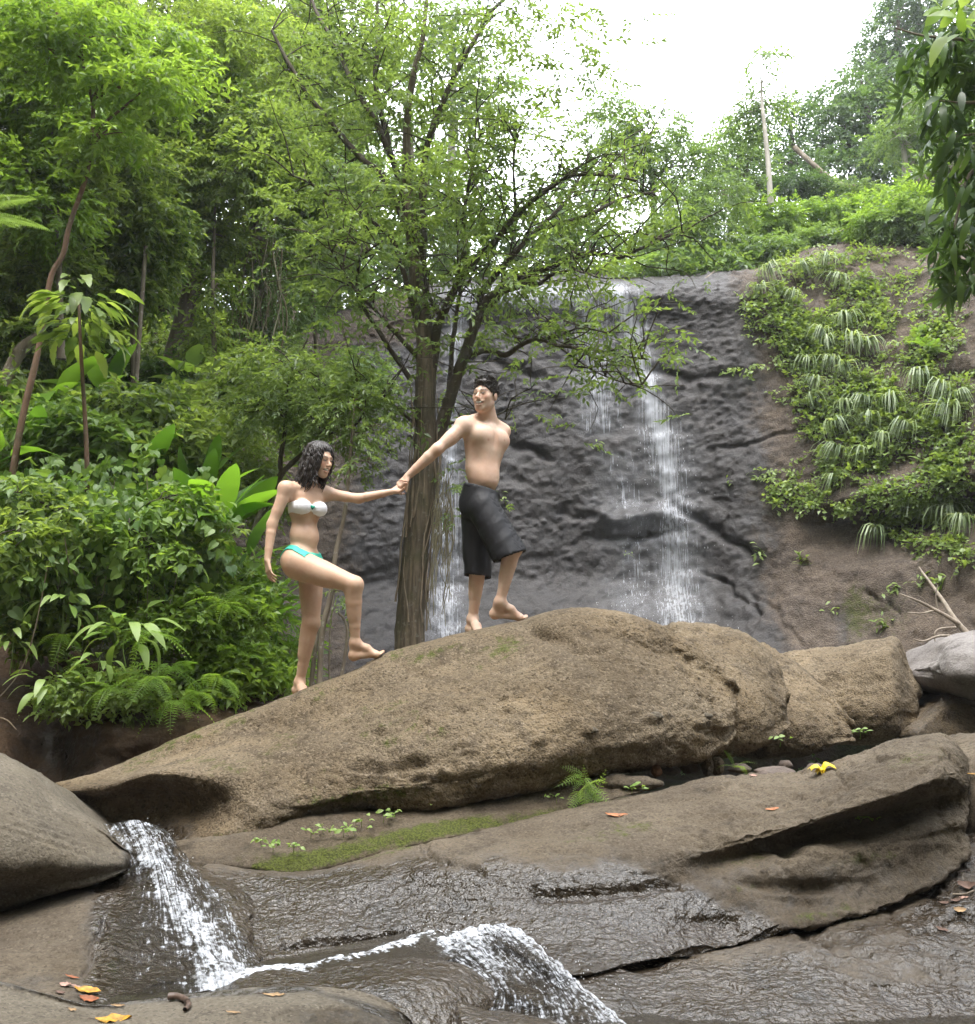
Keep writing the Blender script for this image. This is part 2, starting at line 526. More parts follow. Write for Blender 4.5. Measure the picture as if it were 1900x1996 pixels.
def water_mat(name, tint=(0.040, 0.034, 0.026), rough=0.06, scale=(9, 9, 9), foam_lo=0.62, foam_hi=0.8, bump=0.35, streak=None, clear=0.55):
    """shallow clear water over dark rock; the foam attribute turns it to white water"""
    t = NT(name)
    p = t.pos()
    uvn = t.n('ShaderNodeUVMap', uv_map='UVMap')
    v = t.scaled(uvn.outputs[0], streak) if streak else t.scaled(p, scale)
    n1 = t.noise(v, 1.0, 6, 0.68, 0.4)
    n2 = t.noise(p, 42, 3, 0.6)
    f = t.math('ADD', t.math('MULTIPLY', t.math('SUBTRACT', n1, 0.5), 1.5), t.math('ADD', 0.55, t.math('MULTIPLY', t.math('SUBTRACT', n2, 0.5), 1.1)))
    f = t.math('ADD', f, t.math('SUBTRACT', t.attr('foam'), 0.5))
    fm = t.ramp(f, foam_lo, foam_hi)
    hb = t.math('ADD', n1, t.math('MULTIPLY', n2, 0.55))
    bp = t.n('ShaderNodeBump', {'Strength': bump, 'Distance': 0.03, 'Height': hb})
    wat0 = t.n('ShaderNodeBsdfPrincipled', {'Base Color': tint, 'Roughness': rough, 'Normal': bp, 'IOR': 1.33})
    t.set(wat0, 'Specular IOR Level', 0.6)
    cl = t.n('ShaderNodeMapRange', {0: t.attr('foam'), 1: -0.35, 2: 0.0, 3: 1.0, 4: clear})
    wat = t.n('ShaderNodeMixShader', {0: cl, 1: wat0, 2: t.n('ShaderNodeBsdfTransparent', {'Color': (0.80, 0.78, 0.74)})})
    foam = t.n('ShaderNodeBsdfPrincipled', {'Base Color': (0.70, 0.73, 0.78), 'Roughness': 0.35, 'Normal': bp})
    mx = t.n('ShaderNodeMixShader', {0: fm, 1: wat, 2: foam})
    return t.surf(mx)
M['cascade'] = water_mat('rushing_water', streak=(9, 1.0, 1), foam_lo=0.30, foam_hi=1.05, bump=0.7, clear=0.72)
M['pool'] = water_mat('pool_water', scale=(5, 5, 5), bump=0.25, foam_lo=0.50, foam_hi=0.85, clear=0.2)

def veil_mat(name, streak=(52, 1.4, 1), cut=0.20, soft=0.62, white=(0.80, 0.83, 0.90)):
    """thin falling water: white threads with gaps between them (density attribute: how much water falls here)"""
    t = NT(name)
    uvn = t.n('ShaderNodeUVMap', uv_map='UVMap')
    n1 = t.noise(t.scaled(uvn.outputs[0], streak), 1.0, 4, 0.6, 0.2)
    n2 = t.noise(t.pos(), 5.0, 4, 0.6)
    n3 = t.noise(t.scaled(t.pos(), (26, 26, 1.2)), 1.0, 3, 0.6)
    f = t.math('ADD', t.math('MULTIPLY', n1, 0.45), t.math('ADD', t.math('MULTIPLY', n2, 0.15), t.math('MULTIPLY', n3, 0.40)))
    f = t.math('ADD', t.math('MULTIPLY', t.math('SUBTRACT', f, 0.5), 2.0), t.attr('dens'))
    a = t.math('ADD', t.math('MULTIPLY', t.ramp(f, cut, cut + soft), 0.60), t.math('MULTIPLY', t.math('MULTIPLY', t.attr('dens'), t.math('ADD', n2, 0.1)), 0.55), True)
    w = t.n('ShaderNodeBsdfPrincipled', {'Base Color': white, 'Roughness': 0.4})
    tl = t.n('ShaderNodeBsdfTranslucent', {'Color': white})
    w2 = t.n('ShaderNodeMixShader', {0: 0.4, 1: w, 2: tl})
    tr = t.n('ShaderNodeBsdfTransparent')
    return t.surf(t.n('ShaderNodeMixShader', {0: a, 1: tr, 2: w2}))
M['veil'] = veil_mat('falling_water')
M['spray'] = veil_mat('spray_water')

def drop_mat():
    t = NT('water_drop')
    pr = t.n('ShaderNodeBsdfPrincipled', {'Base Color': (0.8, 0.82, 0.85), 'Roughness': 0.15})
    t.set(pr, 'Specular IOR Level', 0.8)
    return t.surf(pr)
M['drop'] = drop_mat()

def plain(name, col, rough=0.6, spec=0.4, var=0.25, scale=30, bump=0.0, sheen=0.0):
    t = NT(name)
    p = t.obj()
    n = t.noise(p, scale, 5, 0.6)
    c = t.mix(t.ramp(n, 0.3, 0.7), tuple(x * (1 - var) for x in col), tuple(min(1, x * (1 + var)) for x in col))
    pr = t.n('ShaderNodeBsdfPrincipled', {'Base Color': c, 'Roughness': rough, 'Specular IOR Level': spec})
    if sheen: t.set(pr, 'Sheen Weight', sheen)
    if bump:
        t.set(pr, 'Normal', t.n('ShaderNodeBump', {'Strength': bump, 'Distance': 0.004, 'Height': n}))
    return t.surf(pr)
M['leaf_orange'] = plain('orange_dry_leaf', (0.40, 0.16, 0.07), 0.6, 0.3, 0.3, 25)
M['leaf_ochre'] = plain('ochre_dry_leaf', (0.36, 0.19, 0.02), 0.55, 0.4, 0.5, 40)
M['leaf_tan'] = plain('tan_dry_leaf', (0.33, 0.22, 0.12), 0.7, 0.2, 0.3, 25)
M['leaf_rust'] = plain('rust_dry_leaf', (0.25, 0.085, 0.035), 0.6, 0.3, 0.3, 25)
M['leaf_pink'] = plain('pinkish_dry_leaf', (0.38, 0.24, 0.19), 0.7, 0.2, 0.2, 25)
M['leaf_brown'] = plain('brown_dry_leaf', (0.13, 0.08, 0.06), 0.7, 0.3, 0.3, 25)
M['yellow'] = plain('yellow_peel', (0.75, 0.55, 0.03), 0.5, 0.4, 0.2, 20)
M['stick'] = plain('wet_stick', (0.09, 0.06, 0.045), 0.45, 0.5, 0.4, 50, 0.4)
M['fruit'] = plain('dark_green_fruit', (0.03, 0.06, 0.015), 0.5, 0.4, 0.3, 30)
M['husk'] = plain('brown_husk', (0.16, 0.085, 0.05), 0.7, 0.3, 0.4, 40, 0.5)
# ------------------------------------------------------------------ rock displacement
def clasts(v, scale, seed, keep=0.55, size=0.42):
    """rounded pebbles standing proud of the matrix: 0..1"""
    d, i = worley(v * scale, seed)
    r = size * (0.45 + 0.75 * i)
    h = np.clip(1 - (d / np.maximum(r, 1e-3)) ** 2, 0, 1)
    return np.where(i < keep, np.sqrt(h), 0.0)

def std_disp(big=0.03, mid=0.014, small=0.006, peb=0.008, pebs=11.0, seed=0, pits=0.012, keep=0.35, chip=0.0):
    def f(v, px, py, n):
        d = big * fbm(v * 1.6, 3, seed=seed) + mid * fbm(v * 6.0, 4, seed=seed + 3) + small * fbm(v * 24.0, 3, seed=seed + 5)
        if peb:
            d = d + peb * clasts(v, pebs, seed + 1, keep) + 0.5 * peb * clasts(v, pebs * 2.3, seed + 2, 0.5)
        if chip:
            w = v + .05 * np.stack([perlin(v * 5, seed + 31), perlin(v * 5, seed + 32), perlin(v * 5, seed + 33)], 1)
            m = sstep(-.25, .25, fbm(v * 1.3, 3, seed=seed + 34))
            d = d + chip * m * (worley(w * np.array([6, 6, 9.]), seed + 2)[1] - .5) + .5 * chip * (worley(w * 15, seed + 3)[1] - .5) - .6 * chip * np.abs(fbm(v * 11, 3, seed=seed + 35))
        if pits:
            q = fbm(v * np.array([5.0, 5.0, 8.0]), 4, seed=seed + 9)
            rg = sstep(0.05, 0.3, fbm(v * 1.1, 3, seed=seed + 11))
            d = d - pits * (sstep(0.12, 0.35, q) * (0.35 + rg))
        return d
    return f

def crack(d, px, py, pts, depth, width):
    px = px + 5 * np.sin(py * .11) + 2.5 * np.sin(py * .31 + px * .05)
    return d - depth * np.exp(-(polydist(px, py, pts) / width) ** 2)

def top_moss(v, n, amt):
    return amt * np.clip(n[:, 2], 0, 1)

def flat_tint(v, k=0.5, s=1.7, seed=20):
    return np.clip(0.5 + k * 2.2 * fbm(v * s, 4, seed=seed), 0, 1)

ROCKV = {}
def boulder(name, label, cols, mat, group=None, cat='boulder', structure=False, **kw):
    me, v = make_rock(name, cols, mat, **kw)
    o = obj(name, me)
    if structure:
        tag(o, kind='structure')
    else:
        tag(o, label, cat, group)
    return o, v

# --- the big boulder the couple walks on
main_cols = [
 (112, [(1534, 6.9), (1537, 6.6), (1541, 6.5), (1547, 6.5), (1553, 6.5), (1560, 6.6)]),
 (200, [(1507, 7.0), (1522, 6.5), (1537, 6.36), (1560, 6.52), (1590, 6.52), (1614, 6.6)]),
 (300, [(1463, 7.1), (1490, 6.6), (1508, 6.28), (1555, 6.55), (1605, 6.5), (1650, 6.45)]),
 (400, [(1417, 7.15), (1460, 6.68), (1512, 6.22), (1575, 6.36), (1630, 6.15), (1680, 6.1)]),
 (500, [(1381, 7.2), (1430, 6.74), (1500, 6.28), (1570, 6.08), (1620, 6.03), (1660, 6.15)]),
 (600, [(1341, 7.25), (1400, 6.76), (1470, 6.36), (1540, 6.12), (1580, 6.1), (1602, 6.35)]),
 (700, [(1303, 7.3), (1370, 6.78), (1440, 6.42), (1510, 6.17), (1555, 6.12), (1588, 6.42)]),
 (755, [(1273, 7.36), (1348, 6.79), (1424, 6.42), (1500, 6.17), (1550, 6.12), (1583, 6.45)]),
 (811, [(1256, 7.42), (1330, 6.8), (1410, 6.42), (1490, 6.17), (1545, 6.12), (1578, 6.48)]),
 (910, [(1232, 7.5), (1310, 6.82), (1390, 6.42), (1470, 6.17), (1535, 6.12), (1568, 6.48)]),
 (1010, [(1209, 7.52), (1280, 6.84), (1370, 6.42), (1450, 6.18), (1515, 6.16), (1552, 6.52)]),
 (1085, [(1189, 7.5), (1255, 6.86), (1345, 6.45), (1430, 6.22), (1493, 6.2), (1531, 6.56)]),
 (1150, [(1186, 7.48), (1252, 6.9), (1338, 6.48), (1420, 6.27), (1478, 6.27), (1515, 6.62)]),
 (1230, [(1199, 7.42), (1262, 6.94), (1338, 6.58), (1408, 6.38), (1462, 6.37), (1500, 6.7)]),
 (1310, [(1232, 7.4), (1282, 7.02), (1343, 6.72), (1402, 6.52), (1452, 6.5), (1490, 6.8)]),
 (1380, [(1288, 7.4), (1318, 7.12), (1362, 6.86), (1408, 6.7), (1445, 6.7), (1474, 6.95)]),
 (1432, [(1345, 7.35), (1358, 7.2), (1378, 7.05), (1400, 7.0), (1416, 7.0), (1427, 7.1)]),
]
def d_main(v, px, py, n):
    keep_top = 1 - 0.75 * sstep(0.75, 0.98, n[:, 2])
    d = std_disp(0.03, 0.018, 0.007, 0.014, 10.0, 1, 0.022, chip=.020)(v, px, py, n)
    # horizontal hollows and breaks on the lower face
    face = sstep(1360, 1450, py) * sstep(480, 640, px)
    sl = fbm(v * np.array([1.1, 1.1, 5.5]), 4, seed=33)
    d = d - 0.05 * face * sstep(0.08, 0.3, sl)
    d = d - 0.055 * gauss(px, py, 1000, 1236, 45, 16, -12) - 0.05 * gauss(px, py, 1075, 1245, 60, 9, 30)
    d = crack(d, px, py, [(1040, 1222), (1090, 1240), (1130, 1265), (1180, 1268)], 0.05, 6)
    d = d - 0.05 * gauss(px, py, 720, 1530, 60, 16, -8) - 0.06 * gauss(px, py, 900, 1525, 90, 14, -10)
    for cx, cy in ((840, 1405), (750, 1425), (820, 1475), (865, 1507), (1145, 1425), (1270, 1400), (1360, 1410), (690, 1545), (1050, 1445), (655, 1380)):
        d = d + 0.03 * np.clip(1 - ((px - cx) / 16) ** 2 - ((py - cy) / 10) ** 2, 0, 1) ** 0.5
    d = d + .016 * fbm(v * 8.5, 3, seed=44, ridge=True) * face
    return d * keep_top
def m_main(v, px, py, n):
    no = fbm(v * 2.5, 3, seed=40)
    moss = 0.66 * np.clip(n[:, 2], 0, 1) * sstep(-0.2, 0.3, no) * sstep(1300, 800, px)
    moss = np.maximum(moss, 0.80 * gauss(px, py, 985, 1262, 40, 26, -20))
    moss = np.maximum(moss, 0.75 * gauss(px, py, 840, 1275, 60, 10, -20))
    moss = np.maximum(moss, 0.62 * sstep(40, 8, polydist(px, py, [(250, 1487), (380, 1424), (480, 1385)])) * sstep(0.3, .7, n[:, 2]))
    moss = np.maximum(moss, 0.66 * gauss(px, py, 460, 1640, 55, 26, 10))
    moss = np.maximum(moss, 0.72 * gauss(px, py, 720, 1550, 130, 24, -8))
    moss = np.maximum(moss, 0.5 * gauss(px, py, 745, 1420, 26, 22))
    wet = 0.95 * sstep(1580, 1640, py) * sstep(430, 330, px) + 0.35 * gauss(px, py, 330, 1560, 90, 40)
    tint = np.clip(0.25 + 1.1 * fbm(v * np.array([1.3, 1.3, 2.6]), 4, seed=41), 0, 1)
    tint = np.maximum(tint, 0.85 * sstep(1500, 1540, py) * sstep(520, 380, px))  # shade of the hollow under the ridge put into the tint
    return {'moss': moss, 'wet': np.clip(wet, 0, 1), 'tint': tint}
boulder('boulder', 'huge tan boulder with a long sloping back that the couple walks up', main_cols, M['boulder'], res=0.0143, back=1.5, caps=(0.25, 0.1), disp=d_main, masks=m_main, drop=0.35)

# --- boulders to the right of it
grp = 'boulders in a row in front of the waterfall'
def d_std(seed, **k):
    return std_disp(k.get('big', .03), k.get('mid', .016), k.get('small', .007), k.get('peb', .012), k.get('pebs', 11), seed, k.get('pits', .018), chip=.022)
def m_std(seed, moss=0.3, wet=0.0, dark=0.0):
    def f(v, px, py, n):
        mo = moss * (np.clip(n[:, 2], 0, 1) * .6 + .4) * sstep(-0.1, 0.3, fbm(v * 2.3, 3, seed=seed))
        return {'moss': mo, 'wet': np.full(len(v), wet), 'tint': np.clip(0.25 + dark + 1.1 * fbm(v * 1.8, 4, seed=seed + 1), 0, 1)}
    return f
boulder('boulder', 'rounded tan boulder close behind the right end of the huge boulder', [
 (1300, [(1226, 8.0), (1270, 7.6), (1340, 7.4), (1420, 7.3), (1470, 7.35)]),
 (1345, [(1213, 8.0), (1262, 7.5), (1340, 7.25), (1420, 7.15), (1478, 7.3)]),
 (1400, [(1222, 8.0), (1270, 7.5), (1345, 7.2), (1420, 7.1), (1476, 7.3)]),
 (1445, [(1234, 8.0), (1282, 7.5), (1350, 7.2), (1420, 7.1), (1472, 7.3)]),
 (1485, [(1262, 7.95), (1305, 7.5), (1360, 7.25), (1418, 7.15), (1460, 7.35)]),
 (1517, [(1310, 7.8), (1335, 7.55), (1370, 7.35), (1410, 7.3), (1438, 7.4)]),
 (1535, [(1358, 7.6), (1368, 7.5), (1382, 7.45), (1400, 7.45), (1412, 7.5)]),
], M['boulder'], grp, res=0.016, back=1.0, caps=(0.5, 0.15), disp=d_std(5), masks=m_std(6, .45))
boulder('boulder', 'sloping wedge-shaped tan boulder, third in the row from the huge boulder', [
 (1470, [(1258, 8.55), (1300, 8.25), (1360, 7.95), (1420, 7.85), (1470, 7.90)]),
 (1520, [(1273, 8.55), (1320, 8.15), (1375, 7.85), (1430, 7.70), (1475, 7.85)]),
 (1565, [(1302, 8.45), (1340, 8.10), (1390, 7.80), (1435, 7.70), (1474, 7.85)]),
 (1600, [(1337, 8.35), (1366, 8.05), (1402, 7.85), (1436, 7.75), (1462, 7.90)]),
 (1635, [(1378, 8.15), (1396, 8.00), (1416, 7.90), (1436, 7.85), (1450, 7.95)]),
 (1658, [(1415, 8.05), (1421, 8.00), (1428, 7.95), (1437, 7.95), (1443, 8.00)]),
], M['boulder'], grp, res=0.017, back=1.0, caps=(0.4, 0.2), disp=d_std(9), masks=m_std(10, .5, 0, .15))
boulder('boulder', 'block-shaped tan boulder with a flat mossy top and a steep right side', [
 (1520, [(1279, 9.80), (1300, 9.50), (1350, 9.20), (1400, 9.10), (1440, 9.20)]),
 (1590, [(1265, 9.80), (1292, 9.30), (1350, 9.05), (1400, 9.00), (1446, 9.15)]),
 (1650, [(1260, 9.80), (1285, 9.20), (1345, 8.95), (1400, 8.90), (1450, 9.10)]),
 (1706, [(1248, 9.80), (1270, 9.15), (1335, 8.90), (1400, 8.80), (1450, 9.05)]),
 (1742, [(1245, 9.80), (1262, 9.20), (1330, 8.90), (1395, 8.80), (1442, 9.05)]),
 (1766, [(1296, 9.70), (1315, 9.30), (1350, 9.05), (1392, 8.95), (1430, 9.10)]),
 (1790, [(1352, 9.50), (1364, 9.30), (1380, 9.20), (1398, 9.15), (1412, 9.20)]),
], M['boulder'], grp, res=0.02, back=1.2, caps=(0.3, 0.12), disp=d_std(13, big=.02), masks=m_std(14, .5))
boulder('boulder', 'small tan boulder wedged between the block-shaped boulder and the grey boulder', [
 (1745, [(1310, 10.30), (1340, 10.00), (1380, 9.80), (1410, 9.70), (1432, 9.75)]),
 (1785, [(1289, 10.30), (1320, 9.90), (1370, 9.70), (1405, 9.65), (1436, 9.75)]),
 (1815, [(1288, 10.30), (1322, 9.90), (1370, 9.65), (1405, 9.60), (1434, 9.70)]),
 (1840, [(1316, 10.20), (1345, 9.90), (1380, 9.70), (1405, 9.65), (1428, 9.75)]),
 (1862, [(1366, 10.00), (1378, 9.90), (1392, 9.80), (1405, 9.80), (1416, 9.80)]),
], M['boulder'], grp, res=0.024, back=.9, caps=(0.3, 0.2), disp=d_std(17), masks=m_std(18, .55, 0, .1))
boulder('boulder', 'smooth pale grey boulder at the right end of the row', [
 (1822, [(1284, 9.2), (1290, 9.0), (1297, 8.9), (1306, 8.9), (1316, 8.95)]),
 (1838, [(1256, 9.3), (1274, 8.9), (1296, 8.7), (1316, 8.7), (1332, 8.85)]),
 (1862, [(1240, 9.3), (1266, 8.7), (1296, 8.5), (1322, 8.5), (1342, 8.75)]),
 (1910, [(1230, 9.3), (1262, 8.6), (1300, 8.4), (1330, 8.4), (1356, 8.7)]),
 (1970, [(1235, 9.3), (1270, 8.6), (1305, 8.4), (1335, 8.4), (1362, 8.7)]),
 (2040, [(1270, 9.3), (1290, 8.8), (1310, 8.6), (1335, 8.6), (1355, 8.8)]),
], M['grey_rock'], grp, res=0.024, back=1.0, caps=(0.3, 0.3), disp=std_disp(.05, .03, .004, 0, 10, 21, .02), masks=m_std(22, .1, 0, -.2))
boulder('boulder', 'low dark boulder in the shade under the grey boulder', [
 (1790, [(1400, 8.9), (1410, 8.7), (1425, 8.6), (1440, 8.6), (1450, 8.7)]),
 (1860, [(1345, 9.2), (1370, 8.9), (1400, 8.8), (1430, 8.7), (1460, 8.8)]),
 (1930, [(1335, 9.2), (1370, 8.9), (1410, 8.8), (1440, 8.7), (1470, 8.8)]),
 (2000, [(1350, 9.2), (1380, 9.0), (1420, 8.9), (1450, 8.9), (1470, 8.9)]),
], M['boulder'], grp, res=0.03, back=.8, disp=d_std(25), masks=m_std(26, .2, .4, .5))
boulder('boulder', 'tan boulder at the right edge just behind the knob of the ledge', [
 (1840, [(1452, 6.9), (1458, 6.8), (1470, 6.7), (1500, 6.6), (1540, 6.6), (1580, 6.6)]),
 (1880, [(1436, 6.9), (1450, 6.6), (1480, 6.4), (1520, 6.3), (1570, 6.2), (1630, 6.2)]),
 (1930, [(1428, 6.9), (1450, 6.5), (1480, 6.25), (1530, 6.1), (1580, 6.0), (1640, 6.0)]),
 (2000, [(1440, 6.9), (1460, 6.5), (1490, 6.25), (1530, 6.1), (1580, 6.0), (1640, 6.0)]),
 (2080, [(1500, 6.9), (1510, 6.6), (1530, 6.4), (1560, 6.3), (1600, 6.2), (1640, 6.2)]),
], M['ledge'], grp, res=0.02, back=.8, disp=d_std(27), masks=m_std(28, .3))

# --- left boulder and the rocks below it
def d_left(v, px, py, n):
    d = std_disp(.03, .013, .004, .006, 16, 31, .010)(v, px, py, n)
    for k in range(7):
        d = crack(d, px, py, [(0, 1520 + 16 * k), (70 + 18 * k, 1562 + 18 * k)], 0.006, 3)
    return d
boulder('boulder', 'smooth greyish boulder at the left edge beside the upper cascade', [
 (-150, [(1440, 5.7), (1470, 5.3), (1530, 5.0), (1600, 4.85), (1680, 4.8), (1740, 4.95), (1790, 5.1)]),
 (-60, [(1446, 5.7), (1480, 5.2), (1540, 4.9), (1610, 4.75), (1690, 4.7), (1740, 4.9), (1785, 5.1)]),
 (10, [(1470, 5.65), (1510, 5.2), (1560, 4.9), (1625, 4.75), (1700, 4.7), (1740, 4.9), (1773, 5.05)]),
 (60, [(1501, 5.6), (1540, 5.2), (1590, 4.92), (1640, 4.78), (1695, 4.75), (1730, 4.92), (1755, 5.05)]),
 (110, [(1551, 5.55), (1580, 5.25), (1615, 5.0), (1650, 4.86), (1690, 4.82), (1718, 4.95), (1738, 5.06)]),
 (170, [(1594, 5.5), (1612, 5.3), (1636, 5.1), (1660, 5.0), (1688, 4.95), (1708, 5.03), (1724, 5.1)]),
 (220, [(1629, 5.4), (1640, 5.28), (1654, 5.18), (1668, 5.12), (1686, 5.08), (1698, 5.12), (1708, 5.18)]),
 (250, [(1656, 5.32), (1662, 5.27), (1668, 5.22), (1676, 5.2), (1684, 5.2), (1690, 5.22), (1694, 5.24)]),
], M['left_rock'], res=0.011, back=0.9, caps=(0.3, 0.3), disp=d_left, masks=lambda v, px, py, n: {
    'moss': 0.42 * sstep(0, .3, fbm(v * 3, 3, seed=35)) * sstep(1650, 1560, py), 'wet': 0.9 * sstep(215, 262, px), 'tint': np.clip(.15 + .9 * fbm(v * 2.2, 4, seed=36) + .5 * gauss(px, py, 60, 1690, 120, 30, -8), 0, 1)}, drop=0.3)

def m_ll(v, px, py, n):
    wet = 0.95 * sstep(130, 220, px) + 0.35 * sstep(1860, 1920, py)
    moss = 0.62 * gauss(px, py, 225, 1890, 40, 30) + .35 * gauss(px, py, 90, 1840, 60, 40)
    return {'moss': moss, 'wet': np.clip(wet, 0, 1), 'tint': np.clip(.3 + 1.0 * fbm(v * 2.2, 4, seed=38), 0, 1)}
def d_ll(v, px, py, n):
    d = std_disp(.03, .02, .005, .006, 16, 37, .012)(v, px, py, n)
    d = crack(d, px, py, [(205, 1795), (175, 1850), (168, 1890)], .03, 5)
    return d
bot_cols = [
 (-150, [(1770, 5.2), (1800, 4.75), (1850, 4.55), (1890, 4.3), (1975, 3.9)]),
 (-40, [(1770, 5.2), (1805, 4.75), (1850, 4.55), (1890, 4.3), (1975, 3.9)]),
 (60, [(1755, 5.2), (1795, 4.72), (1845, 4.52), (1890, 4.3), (1978, 3.92)]),
 (150, [(1732, 5.25), (1775, 4.8), (1830, 4.56), (1880, 4.36), (1980, 3.95)]),
 (230, [(1715, 5.3), (1765, 4.86), (1820, 4.62), (1870, 4.45), (1965, 4.1)]),
 (310, [(1690, 5.4), (1750, 5.0), (1815, 4.72), (1870, 4.52), (1915, 4.32)]),
 (390, [(1706, 5.45), (1765, 5.08), (1825, 4.8), (1875, 4.58), (1912, 4.4)]),
 (470, [(1735, 5.45), (1800, 5.0), (1850, 4.8), (1885, 4.65), (1910, 4.5)]),
]
boulder('rock_ledge', '', bot_cols, M['ledge'], structure=True, res=0.012, back=.8, caps=(0.2, 0.2), disp=d_ll, masks=m_ll)

# --- the wide ledge in the middle
ledge_cols = [
 (400, [(1690, 5.8), (1702, 5.62), (1722, 5.5), (1755, 5.32), (1800, 5.1), (1845, 4.88), (1885, 4.68)]),
 (520, [(1696, 5.8), (1710, 5.6), (1732, 5.45), (1768, 5.3), (1800, 5.15), (1840, 4.98), (1872, 4.85)]),
 (640, [(1692, 5.8), (1706, 5.6), (1728, 5.43), (1762, 5.3), (1797, 5.17), (1830, 5.05), (1858, 5.0)]),
 (800, [(1648, 6.0), (1668, 5.72), (1702, 5.47), (1742, 5.35), (1776, 5.24), (1808, 5.13), (1838, 5.1)]),
 (950, [(1614, 6.1), (1645, 5.72), (1692, 5.42), (1740, 5.28), (1772, 5.2), (1802, 5.1), (1832, 5.05)]),
 (1100, [(1578, 6.2), (1622, 5.74), (1692, 5.37), (1752, 5.22), (1802, 5.06), (1852, 4.86), (1898, 4.62)]),
 (1250, [(1546, 6.3), (1600, 5.78), (1670, 5.42), (1732, 5.27), (1784, 5.12), (1834, 4.96), (1873, 4.82)]),
 (1400, [(1512, 6.4), (1570, 5.82), (1645, 5.45), (1676, 5.5), (1718, 5.34), (1790, 5.16), (1850, 5.0)]),
 (1550, [(1510, 6.4), (1560, 5.82), (1607, 5.4), (1636, 5.58), (1668, 5.36), (1745, 5.24), (1816, 5.12)]),
 (1660, [(1472, 6.3), (1510, 5.76), (1573, 5.3), (1604, 5.62), (1650, 5.36), (1720, 5.3), (1794, 5.2)]),
 (1760, [(1436, 6.3), (1476, 5.7), (1543, 5.28), (1580, 5.66), (1626, 5.4), (1690, 5.36), (1760, 5.3)]),
 (1840, [(1436, 6.3), (1466, 5.76), (1513, 5.34), (1562, 5.7), (1604, 5.48), (1652, 5.46), (1712, 5.42)]),
 (1884, [(1500, 6.3), (1510, 6.0), (1530, 5.7), (1566, 5.82), (1600, 5.62), (1626, 5.62), (1662, 5.65)]),
]
def d_ledge(v, px, py, n):
    dry = sstep(1250, 1450, px)
    d = std_disp(.025, .014, .0045, .005, 14, 51, .008)(v, px, py, n) * (0.7 + 0.5 * dry) + (std_disp(0, 0, 0, 0, 9, 52, .012, chip=.024)(v, px, py, n)) * (.35 + .65 * dry)
    d = d - 0.010 * (1 - dry) * sstep(0, .3, fbm(v * np.array([2, 2, 9.0]), 4, seed=53))
    wz = sstep(1660, 1720, py) * sstep(1560, 1300, px)
    d = d + wz * (.0045 * fbm(v * 26, 3, seed=54) + .006 * fbm(v * np.array([4, 4, 16.]), 3, seed=49))
    # layered relief of the dry right part
    d = d - 0.045 * dry * sstep(1600, 1660, py) * sstep(.0, .25, fbm(v * np.array([.8, .8, 7.0]), 3, seed=55))
    d = crack(d, px, py, [(824, 1650), (850, 1672), (880, 1682), (925, 1690), (935, 1700)], .035, 6)
    d = crack(d, px, py, [(1050, 1745), (1150, 1744), (1250, 1732), (1320, 1725)], .03, 10)
    d = crack(d, px, py, [(1629, 1495), (1636, 1520), (1645, 1535)], .014, 4)
    d = crack(d, px, py, [(560, 1843), (680, 1832), (800, 1818)], .05, 6)
    d = crack(d, px, py, [(1080, 1640), (1120, 1615), (1150, 1608)], .012, 3)
    return d
def m_ledge(v, px, py, n):
    no = fbm(v * 2.5, 4, seed=57)
    edge = np.interp(px, [380, 600, 800, 1000, 1200, 1350, 1500, 1700], [1690, 1690, 1665, 1660, 1680, 1720, 1790, 1850])
    wet = np.maximum(sstep(-25, 40, py - edge + 40 * no), .40 * sstep(1640, 1700, py + 30 * no))
    moss = 0.75 * gauss(px, py, 760, 1655, 90, 12, -14) + .6 * gauss(px, py, 1200, 1620, 120, 18, -10) + .62 * gauss(px, py, 1470, 1672, 90, 14, -8)
    moss = moss + .7 * gauss(px, py, 1690, 1672, 60, 14, -10) + .66 * gauss(px, py, 1620, 1780, 100, 14, -12) + .55 * gauss(px, py, 1780, 1480, 90, 22, -8) + .5 * gauss(px, py, 1450, 1730, 80, 12, -8)
    tint = np.clip(.2 + .9 * fbm(v * np.array([1.2, 1.2, 3.0]), 4, seed=58), 0, 1)
    tint = np.maximum(tint, .8 * sstep(1660, 1720, py) * sstep(1750, 1550, px))
    return {'moss': np.clip(moss, 0, 1), 'wet': np.clip(wet, 0, 1), 'tint': tint}
boulder('rock_ledge', '', ledge_cols, M['ledge'], structure=True, res=0.0128, back=.7, caps=(0.25, 0.25), disp=d_ledge, masks=m_ledge, drop=0.25)

# --- mossy layer between the boulder and the ledge
strip_cols = [
 (350, [(1640, 6.05), (1660, 5.9), (1675, 5.85), (1690, 5.88)]),
 (480, [(1622, 6.05), (1652, 5.88), (1676, 5.78), (1696, 5.8)]),
 (590, [(1588, 6.15), (1640, 5.92), (1680, 5.78), (1706, 5.78)]),
 (720, [(1580, 6.25), (1618, 6.02), (1652, 5.87), (1674, 5.87)]),
 (850, [(1570, 6.35), (1594, 6.12), (1622, 5.95), (1643, 5.95)]),
 (1000, [(1550, 6.4), (1573, 6.22), (1598, 6.1), (1616, 6.1)]),
 (1120, [(1522, 6.45), (1543, 6.32), (1568, 6.2), (1584, 6.2)]),
 (1200, [(1512, 6.45), (1524, 6.37), (1544, 6.27), (1558, 6.27)]),
 (1265, [(1518, 6.45), (1524, 6.4), (1532, 6.35), (1538, 6.35)]),
]
